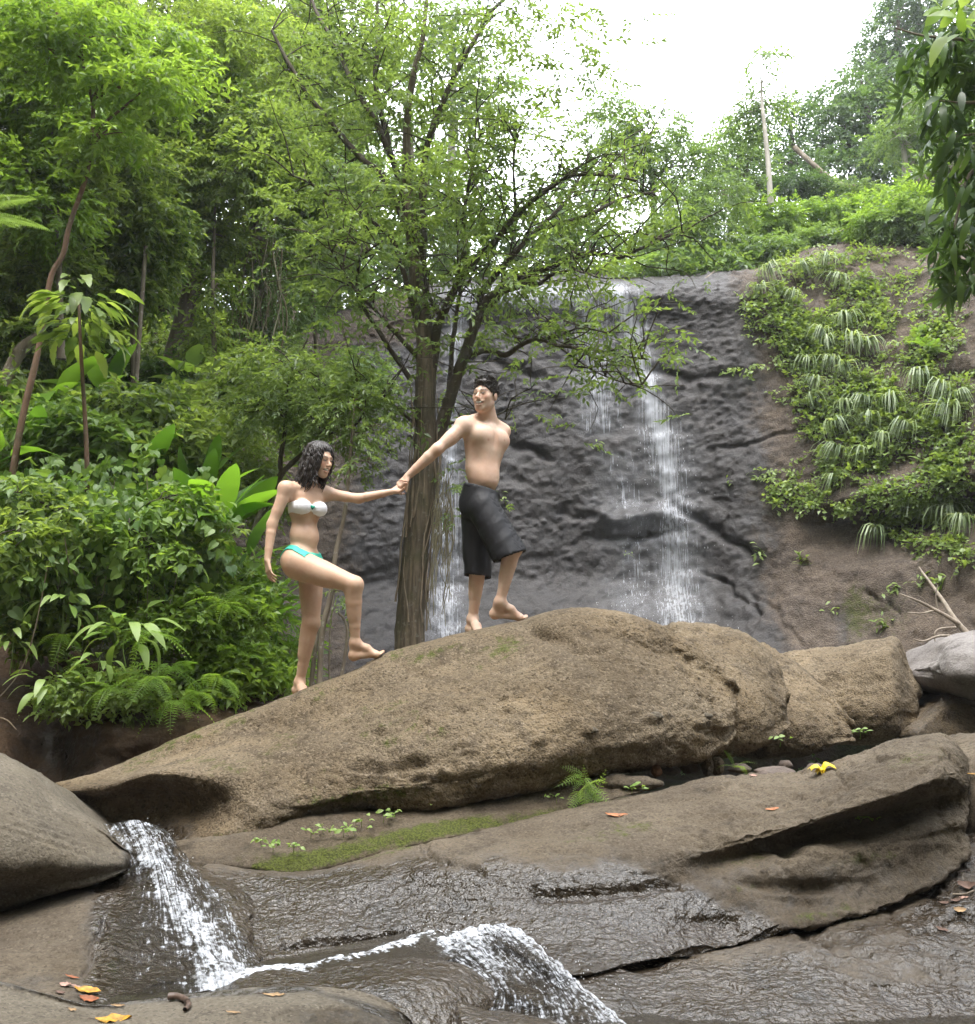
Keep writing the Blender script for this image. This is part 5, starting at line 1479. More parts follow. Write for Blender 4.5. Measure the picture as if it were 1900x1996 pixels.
def frond(L, W, pairs=15, droop=.5, seed=0):
    """fern frond: rachis and separate pinnae"""
    r = np.random.default_rng(seed)
    v, f = [], []
    def zz(u): return .22 * L * u - droop * L * u * u
    for i in range(pairs + 1):
        u = i / pairs
        w = .004 * (1.1 - u)
        v += [[L * u * (1 - .12 * droop * u), w, zz(u)], [L * u * (1 - .12 * droop * u), -w, zz(u)]]
    for i in range(pairs):
        f.append([2 * i, 2 * i + 1, 2 * i + 3, 2 * i + 2])
    for i in range(1, pairs + 1):
        u = i / pairs
        wl = W * .5 * math.sin(math.pi * (.12 + .86 * u)) ** .8 * r.uniform(.88, 1.08)
        x0 = L * u * (1 - .12 * droop * u)
        for s in (1, -1):
            b = len(v)
            pw = L / pairs * .5
            fw = wl * .28
            v += [[x0, 0, zz(u)], [x0 + fw * .5 + pw * .5, s * wl * .5, zz(u) - .05 * wl], [x0 + fw, s * wl, zz(u) - .22 * wl], [x0 + fw * .5 - pw * .5, s * wl * .5, zz(u) - .05 * wl]]
            f.append([b, b + 1, b + 2, b + 3] if s < 0 else [b, b + 3, b + 2, b + 1])
    return np.array(v), np.array(f)

def put(name, me, root, pos, d, up, s=1.0):
    """one leaf object of a plant; all leaves of a kind share mesh data"""
    x = norm(np.asarray(d, float)); y = norm(np.cross(np.asarray(up, float), x)); z = np.cross(x, y)
    o = bpy.data.objects.new(name, me)
    C.objects.link(o)
    o.parent = root
    m = Matrix([[x[0] * s, y[0] * s, z[0] * s, 0], [x[1] * s, y[1] * s, z[1] * s, 0], [x[2] * s, y[2] * s, z[2] * s, 0], [0, 0, 0, 1]])
    m.translation = Vector(np.asarray(pos, float) - np.array(root.location))
    o.matrix_basis = m
    return o

BLADES = {}
def blades(kind, mat, L, W, n=5, droop=(.2, .6), **kw):
    BLADES[kind] = [leaf_mesh('leaf', *blade_leaf(L, W, np.interp(i, [0, n - 1], droop), seed=i + len(BLADES) * 7, **kw), mat, .15 + .7 * i / max(1, n - 1)) for i in range(n)]
blades('heliconia', 'leaf_big', .62, .19, 6, (.15, .7), wave=.012)
blades('bigtree', 'leaf_jungle', .34, .15, 6, (.2, .7), wave=.02, notch=.18)
blades('palmate', 'leaf_pale', .145, .056, 4, (.35, .8), nseg=7, wave=.01)
blades('mango', 'leaf_dark', .17, .048, 5, (.2, .8), nseg=6, wave=.012)
blades('mango_lit', 'leaf_pale', .20, .085, 3, (.1, .5), nseg=6, wave=.015)  # paler copy of the mango leaves, lit look put into the colour
blades('aroid', 'leaf_pale', .26, .24, 3, (.3, .6), nseg=7, wave=.01)
blades('seedling', 'leaf_pale', .035, .024, 3, (.1, .5), nseg=4, wave=.01)
blades('bank', 'leaf_creep', .13, .055, 4, (.2, .6), nseg=6, wave=.01)
FRONDS = [leaf_mesh('frond', *frond(.40, .16, 15, .35 + .1 * i, i), 'leaf_fern', .2 + .14 * i) for i in range(6)]
TUFTB = None

def stem(root, a, b, r, mat, name='stem', n=6, bend=.04, seed=0):
    rr = np.random.default_rng(seed + 500)
    L = np.linalg.norm(np.asarray(b) - np.asarray(a))
    pts = smooth_path([a, a + (b - a) * .5 + rr.normal(size=3) * bend * L, b], n)
    v, f = tube(pts, np.linspace(r, r * .6, n), 6)
    return child(name, root, v, f, M[mat], attrs={'rnd': np.full(len(v), .3)})

def leafy_plant(name, label, cat, px, py, d, kind, n, scale, height, group=None, seed=0, elev=(10, 70), stemmat='leaf_big', face=.35, r=.008, spread=1.0, name_leaf='leaf'):
    """stem with a rosette of separate leaves"""
    r_ = np.random.default_rng(700 + seed)
    top = P(px, py, d)
    base = top - np.array([0, 0, height])
    t = thing(name, label, cat, tuple(base), group)
    stem(t, base, top, r, stemmat, seed=seed)
    for i in range(n):
        az = i * 2.39996 + r_.uniform(-.3, .3)
        el = R(r_.uniform(*elev))
        dv = np.array([math.cos(az) * math.cos(el), math.sin(az) * math.cos(el) - face, math.sin(el)])
        p = base + (top - base) * (1 - .35 * r_.random() * (i / n)) + norm(dv) * .03 * scale * spread
        put(name_leaf, BLADES[kind][r_.integers(len(BLADES[kind]))], t, p + norm(dv) * .2 * scale * .6, dv, np.array([0, 0, 1]) + r_.normal(size=3) * .25, scale * r_.uniform(.75, 1.15))
    return t

# broad-leaved plants (each leaf a part)
G5 = 'broad-leaved plants in the undergrowth on the left'
for k, (lab, px, py, d, n, sc, h) in enumerate([
    ('big bright broad-leaved plant left of the woman, the largest of its kind', 425, 1005, 8.5, 15, .95, .7),
    ('broad-leaved plant with pale shining leaf just above the largest one', 395, 945, 9.3, 8, .85, .6),
    ('broad-leaved plant close by the woman hanging over the dark leaning stem', 478, 1075, 9.0, 8, .75, .6),
    ('upright broad-leaved plant behind the slender reddish sapling', 100, 790, 10.2, 7, 1.15, .9),
    ('upright broad-leaved plant right of the large-leaved young tree stem', 205, 760, 10.6, 6, 1.0, .9),
    ('large-leaved plant cut by the left edge of the photo', -12, 880, 8.8, 7, 1.1, .8),
    ('narrow broad-leaved plant at the left below the leaning pale trunk', 62, 860, 9.2, 6, .9, .8),
    ('broad-leaved plant half hidden in vines in the middle of the thicket', 275, 905, 9.2, 7, .9, .6),
    ('small broad-leaved plant beside the woman\'s thigh', 535, 1165, 9.0, 6, .7, .5),
    ('broad-leaved plant in the shade under the twin leaning trunks', 205, 1000, 9.0, 6, .8, .5)]):
    leafy_plant('broad_leaved_plant', lab, 'plant', px, py + 25, d, 'heliconia', n, sc, h, G5, seed=k, elev=(15, 75), r=.014, spread=2)
leafy_plant('broad_leaved_plant', 'clump of pale heart-shaped leaves at the foot of the twin leaning trunks', 'plant', 375, 755, 12.2, 'aroid', 12, .95, .35, None, seed=20, elev=(0, 60), face=.8, r=.01, spread=6)

# young tree with large leaves
def young_tree():
    r_ = np.random.default_rng(44)
    base, top = P(171, 1000, 8.3), P(153, 575, 8.1)
    t = thing('young_tree', 'young tree with large lobed leaves and a thin dark straight stem', 'tree', tuple(base))
    pts = smooth_path([P(171, 1000, 8.3), P(168, 860, 8.25), P(158, 690, 8.15), top], 24)
    v, f = tube(pts, np.linspace(.022, .010, 24), 8, .1, 1, 9)
    child('trunk', t, v, f, M['bark_red'], attrs={'rnd': np.full(len(v), .5)})
    for i in range(95):
        az = i * 2.39996; k = r_.random()
        p0 = pts[int(23 - 7 * k)]
        reach = r_.uniform(.10, .34)
        dv = np.array([math.cos(az), math.sin(az) * .8 - .2, r_.uniform(-.25, .25)])
        p = p0 + norm(dv) * reach + np.array([0, 0, .06])
        put('leaf', BLADES['bigtree'][r_.integers(6)], t, p, dv + np.array([0, 0, -.25]), np.array([0, 0, 1]) + r_.normal(size=3) * .25, r_.uniform(.38, .72))
    for (fx, fy) in ((211, 673), (96, 640)):
        c = P(fx, fy, 8.0)
        u, w = np.meshgrid(np.linspace(0, 2 * np.pi, 13)[:-1], np.linspace(0, np.pi, 9), indexing='ij')
        v = np.stack([np.cos(u) * np.sin(w) * .028, np.sin(u) * np.sin(w) * .028, np.cos(w) * .036], -1).reshape(-1, 3) + c
        child('fruit', t, v, grid_faces(12, 9, True, False), M['fruit'])
young_tree()

# palmate seedlings on the bank
G6 = 'pale young plants with drooping fingered leaves on the earth bank'
for k, (lab, px, py, d, n, sc) in enumerate([
    ('young plant with drooping fingered leaves, highest one in front of the dark hollow', 125, 1166, 7.55, 8, 1.0),
    ('largest pale yellowish plant with drooping fingered leaves on the bank', 250, 1212, 7.5, 11, 1.35),
    ('pale plant with drooping fingered leaves lowest on the bank above the dark earth', 98, 1322, 7.45, 8, 1.05),
    ('small plant with drooping fingered leaves between the ferns of the bank', 195, 1280, 7.5, 7, .85),
    ('plant with drooping leaves cut by the left edge of the bank', 25, 1225, 7.45, 7, .8)]):
    leafy_plant('bank_plant', lab, 'plant', px, py, d, 'palmate', n + 4, sc, .32, G6, seed=40 + k, elev=(-35, 25), stemmat='leaf_creep', r=.005, face=.6)

# ferns
def fern(label, px, py, d, n, sc, group, seed=0, name='fern', hang=0.0, loc=None, nrm=None):
    r_ = np.random.default_rng(900 + seed)
    p = P(px, py, d) if loc is None else loc
    t = thing(name, label, 'fern', tuple(p), group)
    for i in range(n):
        az = i * 2.39996 + r_.uniform(-.4, .4)
        el = R(r_.uniform(5, 60)) - hang
        dv = np.array([math.cos(az) * math.cos(el), math.sin(az) * math.cos(el) * .8 - .5, math.sin(el)])
        put('frond', FRONDS[r_.integers(6)], t, p + np.array([0, 0, .0]), dv, np.array([0, 0, 1]) + r_.normal(size=3) * .2, sc * r_.uniform(.7, 1.15))
    return t
G7 = 'ferns on the earth bank'
for k, (lab, px, py, d, n, sc, hang) in enumerate([
    ('fern with yellow-green fronds hanging at the left of the bank', 122, 1240, 7.85, 9, .75, .5),
    ('fern with fronds hanging over the dark hollow of the bank, lowest on the left', 105, 1345, 7.75, 9, .7, .6),
    ('large bright fern hanging down in the middle of the bank', 335, 1300, 7.9, 11, 1.0, .7),
    ('fern below the large bright fern, its fronds touching the bare earth', 340, 1365, 7.75, 8, .75, .9),
    ('fern right of the large bright fern beside the boulder', 385, 1350, 7.9, 8, .7, .7),
    ('fern high on the bank under the vine leaves', 215, 1225, 7.95, 8, .6, .4),
    ('fern between the pale plants on the bank', 160, 1300, 7.85, 8, .6, .5),
    ('fern high on the right part of the bank', 400, 1240, 8.3, 10, .85, .4),
    ('fern standing above the right end of the bank near the woman\'s foot', 455, 1275, 8.4, 9, .8, .3),
    ('fern with broad fronds in the middle of the bank under the heart-leaved vines', 290, 1235, 7.7, 10, .9, .5),
    ('fern leaning out right of the palest fingered plant', 300, 1320, 7.6, 9, .8, .7),
    ('fern among the low yellow-green leaves at the foot of the bank', 215, 1340, 7.6, 9, .7, .6),
    ('fern high on the right of the bank below the bright broad leaves', 440, 1180, 8.2, 9, .8, .4),
    ('fern at the right end of the bank half over the boulder', 425, 1320, 8.1, 9, .75, .6),
    ('small dark fern hanging alone on the bare earth', 252, 1395, 7.72, 4, .4, 1.2)]):
    fern(lab, px, py, d - .25, n, sc, G7, k, hang=hang)
# tree fern frond at the left edge
fl = [leaf_mesh('frond', *frond(1.0, .34, 44, .35, 40 + i), 'leaf_far', .5 + .2 * i) for i in range(2)]
tb = P(-85, 425, 5.6)
tf = thing('tree_fern', 'tree fern reaching in from the left edge with pale feathery fronds', 'fern', tuple(tb - np.array([0, 0, 1.9])))
stem(tf, tb - np.array([0, 0, 1.9]), tb, .05, 'bark', name='trunk')
for i, (dx, dy, dz) in enumerate([(1, .1, .05), (.9, -.2, .25), (.8, .5, .2), (.3, .9, .4), (-.7, .5, .4), (-.8, -.5, .3), (.2, -.9, .4)]):
    put('frond', fl[i % 2], tf, tb, (dx, dy, dz), (0, 0, 1), .52)

# ------------------------------------------------------------------ vine thicket over the bank: 300 leaves of its own, the rest joined
HEARTS = [leaf_mesh('leaf', *heart_leaf(.078, .07), 'leaf_vine', .1 + .16 * i) for i in range(6)]
def vine_thicket():
    rng = np.random.default_rng(55)
    cl = [px_clump(*c) for c in [(60, 1000, 120, 70, 8.0, .35), (190, 990, 120, 70, 8.0, .35), (320, 1030, 110, 80, 8.1, .35), (110, 1075, 120, 50, 7.8, .3), (230, 1095, 110, 50, 7.9, .3), (370, 1090, 60, 50, 8.3, .3),
                                 (10, 1090, 60, 80, 7.6, .3), (0, 1000, 70, 80, 7.8, .3), (280, 930, 100, 50, 8.4, .35), (100, 930, 100, 40, 8.4, .35)]]
    base = P(180, 1130, 8.3)
    t = thing('vine_thicket', 'thick mat of heart-leaved vines hanging over the earth bank on the left', 'vines', tuple(base))
    p, u, k = clump_points(cl, 330, rng, .85)
    sel = u[:, 1] < .3
    p, u = p[sel][:290], u[sel][:290]
    for q, w in zip(p, u):
        dv = np.array([w[0] * .6, -.5 - .3 * rng.random(), -.55]) + rng.normal(size=3) * .3
        put('leaf', HEARTS[rng.integers(6)], t, q, dv, np.array([0, -.5, 1]) + rng.normal(size=3) * .6, rng.uniform(.6, 1.45))
    v, f, a = foliage(cl, 560, 'heart', .8, rng, droop=.45, shell=.3)
    o = child('foliage', t, v, f, M['leaf_vine'], attrs={'rnd': a}, smooth=False); o['kind'] = 'stuff'
    mb = MB()
    for i in range(34):
        a0 = p[rng.integers(len(p))]
        b0 = a0 + np.array([rng.normal() * .12, -.05, -rng.uniform(.2, .9)])
        v, f = tube(limb_path(a0, b0, rng, 10, -.1), .003, 4)
        mb.add(v, f, val=rng.random())
    o = mb.build('tendril', M['vine_dry'], t); o['kind'] = 'stuff'
vine_thicket()

# ------------------------------------------------------------------ shrubs of the undergrowth
G8 = 'leafy bushes in the undergrowth on the left'
for k, (lab, cl, n, st, sc, lf) in enumerate([
    ('bush with pale leaves under the large-leaved young tree', [(110, 830, 90, 50, 9.2), (200, 850, 80, 45, 9.2)], 300, 'broad', .62, 'leaf_vine'),
    ('bush with mixed bright leaves below the twin leaning trunks', [(290, 800, 90, 50, 9.6), (230, 790, 70, 40, 9.6), (340, 850, 70, 40, 9.4)], 420, 'broad', .62, 'leaf_jungle'),
    ('bush with small yellow-green leaves between the vines and the dark leaning tree', [(450, 900, 70, 55, 9.8), (500, 960, 60, 50, 9.8), (430, 840, 70, 40, 10)], 520, 'fine', 1.1, 'leaf_creep'),
    ('dense bush on the slope below the hanging vine curtain', [(470, 760, 90, 60, 11.5), (400, 790, 80, 50, 11.3), (550, 760, 60, 50, 12)], 480, 'broad', .65, 'leaf_jungle'),
    ('grassy thin-leaved bush at the woman\'s left calf', [(520, 1200, 40, 50, 9.2), (490, 1250, 40, 40, 9.1), (545, 1270, 26, 40, 9.3)], 170, 'bamboo', .8, 'leaf_fern'),
    ('small-leaved bush right of the ferns beside the boulder', [(470, 1290, 55, 50, 8.5), (520, 1320, 36, 30, 8.7), (420, 1310, 50, 50, 8.2)], 800, 'herb', 1.3, 'leaf_bright'),
    ('low yellow-green bush at the foot of the bank above the bare earth', [(190, 1335, 80, 36, 7.6), (270, 1340, 60, 30, 7.6), (130, 1360, 40, 20, 7.5)], 560, 'herb', 1.0, 'leaf_creep'),
    ('dark leafy bush in the hollow behind the fingered plants', [(300, 1190, 80, 40, 8.2), (200, 1180, 90, 40, 8.2), (80, 1190, 80, 50, 8.1)], 420, 'broad', .5, 'leaf_jungle'),
    ('bush with fresh leaves on the right half of the bank', [(380, 1190, 70, 60, 8.1), (450, 1200, 60, 60, 8.3), (330, 1200, 50, 40, 7.9), (480, 1140, 40, 40, 8.6)], 1100, 'herb', 1.15, 'leaf_bright'),
    ('bush of narrow leaves behind the woman\'s hanging hand', [(500, 1120, 36, 60, 9.4), (470, 1180, 40, 50, 9.2)], 150, 'near', .65, 'leaf_jungle'),
    ('bush with pointed leaves growing up through the left half of the vine thicket', [(40, 960, 70, 40, 7.75), (120, 1010, 60, 40, 7.65), (30, 1050, 50, 40, 7.4)], 200, 'broad', .42, 'leaf_jungle'),
    ('pale bush pushing through the right half of the vine thicket', [(250, 1010, 60, 40, 7.75), (350, 980, 60, 40, 8.0), (300, 1070, 60, 30, 7.75)], 200, 'broad', .42, 'leaf_bright'),
    ('bush with slender leaves between the vine thicket and the largest broad-leaved plant', [(390, 1050, 50, 50, 8.2), (420, 1120, 40, 40, 8.3)], 120, 'near', .6, 'leaf_jungle'),
    ('wide bush on the slope at the left edge beneath the pale stems', [(20, 780, 90, 60, 10), (70, 900, 70, 40, 9.6)], 340, 'broad', .7, 'leaf_jungle'),
    ('bush covering the rock left of the big tree', [(640, 760, 60, 50, 14), (700, 720, 60, 40, 14.4), (590, 820, 50, 40, 13.6)], 420, 'broad', .6, 'leaf_far'),
    ('bush on the dark slope under the vine curtain with hanging blades', [(430, 700, 80, 50, 13), (530, 690, 70, 40, 13.5)], 300, 'droop', .6, 'leaf_far'),
    ('dark bush at the back between the tall trunks', [(250, 740, 110, 50, 12.5), (150, 720, 90, 60, 12.5)], 380, 'broad', .8, 'leaf_dark')]):
    c0 = cl[0]
    tree(lab, [(c0[0], c0[1] + c0[3] + 12, c0[4] + .1), (c0[0], c0[1] + c0[3] * .3, c0[4]), (c0[0] + 4, c0[1] - c0[3] * .4, c0[4])], cl, n, st, sc, lf, 'bark', G8, name='bush', cat='bush', seed=60 + k, r=(.014, .006), shell=.3)

# ------------------------------------------------------------------ hanging vine curtain
def vine_curtain():
    rng = np.random.default_rng(66)
    base = P(500, 760, 13.2)
    t = thing('hanging_vines', 'pale curtain of hanging vines draped over a dead trunk in the left jungle', 'vines', tuple(base))
    pts = smooth_path([P(492, 780, 13.4), P(497, 640, 13.4), P(505, 500, 13.4), P(500, 400, 13.4)], 20)
    v, f = tube(pts, np.linspace(.16, .10, 20), 9, .2, 2, 4)
    child('trunk', t, v, f, M['bark_pale'], attrs={'rnd': np.full(len(v), .5)})
    for i in range(46):
        x = rng.uniform(442, 552); y0 = rng.uniform(400, 520); y1 = y0 + rng.uniform(140, 330)
        d = 13.05 + rng.normal() * .12
        pp = [P(x + rng.normal() * 7, y, d + rng.normal() * .04) for y in np.linspace(y0, y1, 6)]
        v, f = tube(smooth_path(pp, 18), rng.uniform(.005, .012), 5)
        child('vine', t, v, f, M['vine_dry'], attrs={'rnd': np.full(len(v), rng.random())})
    cl = [px_clump(*c) for c in [(500, 470, 60, 60, 13.2, .25), (480, 560, 50, 70, 13.2, .25), (530, 580, 40, 80, 13.2, .25), (500, 660, 60, 50, 13.2, .25)]]
    v, f, a = foliage(cl, 420, 'fine', 1.1, rng, droop=.6, shell=.5)
    o = child('foliage', t, v, f, M['leaf_far'], attrs={'rnd': a}, smooth=False); o['kind'] = 'stuff'
vine_curtain()

# pieces of trunk seen between the leaves
for k, (lab, pts, r0, r1, mt) in enumerate([
    ('whitish dead trunk standing behind the large-leaved young tree', [(146, 800, 12), (147, 740, 12), (152, 690, 12), (158, 640, 12)], .085, .07, 'bark_white'),
    ('pale lichen-covered trunk rising out of the vine thicket', [(262, 930, 9.8), (275, 870, 9.8), (290, 820, 9.8), (300, 770, 9.9)], .075, .06, 'bark_pale'),
    ('thin greenish pole-like stem in the middle of the left jungle', [(262, 790, 11), (268, 700, 11), (278, 560, 11), (284, 480, 11)], .03, .02, 'bark_pale'),
    ('thick pale limb leaning in at the left edge under the fern', [(-10, 800, 10), (12, 740, 10), (40, 685, 10), (75, 655, 10)], .09, .05, 'bark_pale')]):
    pp = smooth_path([P(*q) for q in pts], 16)
    t = thing('dead_tree', lab, 'tree trunk', tuple(pp[0]))
    v, f = tube(pp, np.linspace(r0, r1, 16), 10, .2, k, 5)
    child('trunk', t, v, f, M[mt], attrs={'rnd': np.full(len(v), .5)})

# ------------------------------------------------------------------ ground cover on the slope and the plateau
def ground_cover():
    rng = np.random.default_rng(88)
    def scatter(n, xr, yr, fn):
        x = rng.uniform(*xr, n); y = rng.uniform(*yr, n)
        m = fn(x, y); x, y = x[m], y[m]
        z = np.array([ground_at(a, b) for a, b in zip(x, y)])
        return np.stack([x, y, z], 1)
    p = scatter(5200, (-16, -1.7), (8.3, 24), lambda x, y: (x > -(y * .52 + 1.2)) & (x < np.interp(y, [8, 10, 13, 16, 20], [-2.0, -1.8, -2.2, -3.0, -3.2])))
    n = len(p)
    d = rng.normal(size=(n, 3)); d[:, 2] = np.abs(d[:, 2]) * .4
    v, f, a = place(SPRAYS['broad'], p + np.array([0, 0, .12]), d, np.array([.2, -.3, 1]) + rng.normal(size=(n, 3)) * .4, rng.uniform(.6, 1.3, n), np.clip(.35 + .8 * perlin(p * .9, 3) + rng.normal(size=n) * .1, 0, 1), rng)
    tag(obj('undergrowth', mesh_np('undergrowth', v, f, M['leaf_jungle'], attrs={'rnd': a}, smooth=False)), 'low leafy undergrowth covering the shaded slope on the left', 'undergrowth', kind='stuff')
    p = np.concatenate([scatter(3800, (-5, 26), (18.6, 46), lambda x, y: x < y * .5 + 1), scatter(900, (5.5, 14), (15.5, 21), lambda x, y: x > 5.5)])
    n = len(p)
    d = rng.normal(size=(n, 3)); d[:, 2] = np.abs(d[:, 2]) * .4
    v, f, a = place(SPRAYS['far'], p + np.array([0, 0, .15]), d, np.array([0, -.3, 1]) + rng.normal(size=(n, 3)) * .4, rng.uniform(.5, 1.0, n) * np.clip(p[:, 1] / 26, .8, 1.6), np.clip(.5 + .8 * perlin(p * .5, 4), 0, 1), rng)
    tag(obj('undergrowth', mesh_np('undergrowth', v, f, M['leaf_far'], attrs={'rnd': a}, smooth=False)), 'leafy undergrowth on the plateau and hill above the waterfall', 'undergrowth', kind='stuff')
ground_cover()
# ------------------------------------------------------------------ plants on the cliff and the right slope
def tussock_mesh(seed, n=64, L=.46):
    r = np.random.default_rng(seed)
    v, f, a = [], [], []
    for i in range(n):
        az = r.uniform(0, 2 * np.pi); out = r.uniform(.08, .95) ; l = L * r.uniform(.35, 1.2)
        w = .0085 * r.uniform(.8, 1.5)
        dx = np.array([math.cos(az), math.sin(az) * .8 - .45, 0]); dx /= np.linalg.norm(dx)
        sd = np.array([-dx[1], dx[0], 0]) * w
        b = len(v); val = r.uniform(0, .95)
        for j in range(5):
            u = j / 4
            p = dx * out * l * (1 - (1 - u) ** 1.6) * .75 + np.array([0, 0, l * (.75 * u - 1.25 * u * u)])
            ww = sd * (1 - u ** 2 * .9)
            v += [p + ww, p - ww]; a += [val, val]
        for j in range(4):
            f.append([b + 2 * j, b + 2 * j + 1, b + 2 * j + 3, b + 2 * j + 2])
    return mesh_np('blades', np.array(v), np.array(f), M['leaf_grass'], attrs={'rnd': a}, smooth=False)
TUSS = [tussock_mesh(s) for s in range(5)]
G9 = 'grass tussocks hanging on the right cliff'
tuss = [(1600, 668, 1.0), (1649, 640, 1.15), (1687, 690, 1.2), (1568, 725, .95), (1575, 763, .95), (1614, 725, .9), (1649, 742, 1.0), (1610, 692, .9), (1785, 758, 1.35), (1687, 798, 1.1), (1656, 808, 1.0), (1743, 803, 1.1),
        (1638, 851, 1.2), (1701, 836, 1.1), (1631, 888, 1.0), (1677, 905, .9), (1629, 948, .85), (1712, 1062, 1.15), (1470, 581, .8), (1465, 519, .9), (1492, 506, .9), (1499, 546, 1.0), (1564, 540, 1.0), (1608, 526, 1.1), (1622, 556, 1.0),
        (1862, 1020, 1.0), (1883, 1042, 1.0), (1820, 1020, .9), (1778, 1020, .9), (1862, 822, 1.1), (1834, 784, 1.0), (1890, 784, .9), (1720, 868, 1.0), (1765, 850, 1.0), (1545, 600, .8), (1660, 690, 1.0), (1590, 800, .8)]
ORD = ['first', 'second', 'third', 'fourth', 'fifth', 'sixth', 'seventh', 'eighth', 'ninth']
BANDS = [(0, 535, 'in the topmost row under the shrubs'), (535, 570, 'in the second row from the top of the slope'), (570, 660, 'in the thin row above the main tussock group'), (660, 705, 'in the upper row of the main tussock group'),
         (705, 775, 'in the middle row of the main tussock group'), (775, 830, 'in the wide row crossing the lower slope'), (830, 930, 'in the row above the dark overhang'), (930, 1000, 'right under the creepers'), (1000, 1100, 'low on the brown rock')]
def tuss_label(k):
    px, py, s = tuss[k]
    for a, b, w in BANDS:
        if a <= py < b:
            row = sorted(q[0] for q in tuss if a <= q[1] < b)
            i = row.index(px)
            return 'grass tussock, %s from left %s' % (ORD[i], w)
named = {8: 'largest spreading grass tussock, standing apart at the right of the cliff', 16: 'lone pale grass tussock hanging below all leaves over the dark overhang', 17: 'grass tussock growing alone on the brown rock low on the cliff'}
rng = np.random.default_rng(99)
for k, (px, py, s) in enumerate(tuss):
    p, n = on_cliff(px, py)
    if p is None: continue
    n = norm(n)
    lab = named.get(k) or tuss_label(k)
    t = thing('grass_tussock', lab, 'grass', tuple(p + n * .14 + np.array([0, 0, .12])), G9)
    o = bpy.data.objects.new('blades', TUSS[k % 5]); C.objects.link(o); o.parent = t
    o.scale = (s * rng.uniform(.95, 1.45), s * 1.2, s * rng.uniform(1.0, 1.4)); o.rotation_euler = (rng.uniform(-.3, .3), rng.uniform(-.35, .35), rng.uniform(-1.2, 1.2))
    o['kind'] = 'stuff'

# creepers: leafy cover clinging to the slope
patch = [(1470, 590, 22, 30), (1500, 640, 26, 34), (1530, 600, 40, 36), (1560, 640, 44, 40), (1600, 620, 44, 36), (1540, 700, 26, 34), (1580, 700, 40, 36), (1620, 680, 40, 40), (1560, 770, 24, 30), (1590, 830, 26, 36), (1620, 790, 40, 40),
         (1660, 770, 50, 46), (1700, 750, 50, 40), (1680, 840, 50, 40), (1730, 830, 50, 40), (1610, 900, 26, 30), (1640, 930, 36, 24), (1690, 900, 40, 24), (1740, 790, 40, 40), (1790, 820, 46, 40), (1840, 830, 44, 40), (1870, 770, 40, 40),
         (1690, 600, 40, 30), (1720, 620, 26, 24), (1700, 570, 30, 20), (1650, 560, 30, 20), (1820, 660, 42, 40), (1800, 700, 30, 30), (1840, 640, 30, 26), (1770, 960, 40, 28), (1800, 990, 46, 26), (1830, 920, 44, 30), (1760, 1010, 30, 24),
         (1850, 1010, 40, 30), (1880, 980, 30, 20), (1590, 960, 18, 24), (1500, 935, 8, 30), (1515, 965, 8, 22), (1543, 945, 12, 34), (1556, 970, 8, 16), (1592, 975, 14, 18), (1600, 520, 70, 24), (1530, 520, 50, 26), (1700, 500, 40, 16), (1760, 540, 22, 12),
         (1690, 540, 16, 10), (1510, 560, 24, 20), (1545, 660, 30, 30), (1480, 640, 14, 20), (1450, 720, 20, 8), (1820, 740, 20, 20), (1700, 960, 40, 20), (1860, 930, 30, 40), (1780, 1050, 30, 16), (1840, 1060, 40, 16), (1890, 1080, 20, 24), (1720, 1010, 24, 14), (1650, 985, 30, 10), (1880, 880, 30, 40)]
def creepers():
    rng = np.random.default_rng(111)
    pos, nor = [], []
    for cx, cy, rx, ry in patch:
        for i in range(int(.050 * rx * ry) + 6):
            a = rng.normal(size=2) * .55
            p, n = on_cliff(cx + rx * a[0], cy + ry * a[1])
            if p is not None:
                pos.append(p); nor.append(norm(n))
    for i in range(260):                                   # scattered seedlings on the bare earth
        p, n = on_cliff(rng.uniform(1620, 1890), rng.uniform(490, 700))
        if p is not None and rng.random() < .8:
            pos.append(p); nor.append(norm(n))
    pos, nor = np.array(pos), np.array(nor)
    n = len(pos)
    d = nor * .5 + rng.normal(size=(n, 3)) * .6; d[:, 2] = d[:, 2] * .5 - .15
    up = nor + np.array([0, -.2, .8]) + rng.normal(size=(n, 3)) * .3
    v, f, a = place(SPRAYS['creep'], pos + nor * .05, d, up, rng.uniform(.75, 1.35, n), np.clip(.5 + .7 * perlin(pos * 1.2, 6) + rng.normal(size=n) * .15, 0, 1), rng)
    tag(obj('creepers', mesh_np('creepers', v, f, M['leaf_creep'], attrs={'rnd': a}, smooth=False)), 'yellow-green creepers clinging to the earth slope on the right', 'creepers', kind='stuff')
creepers()

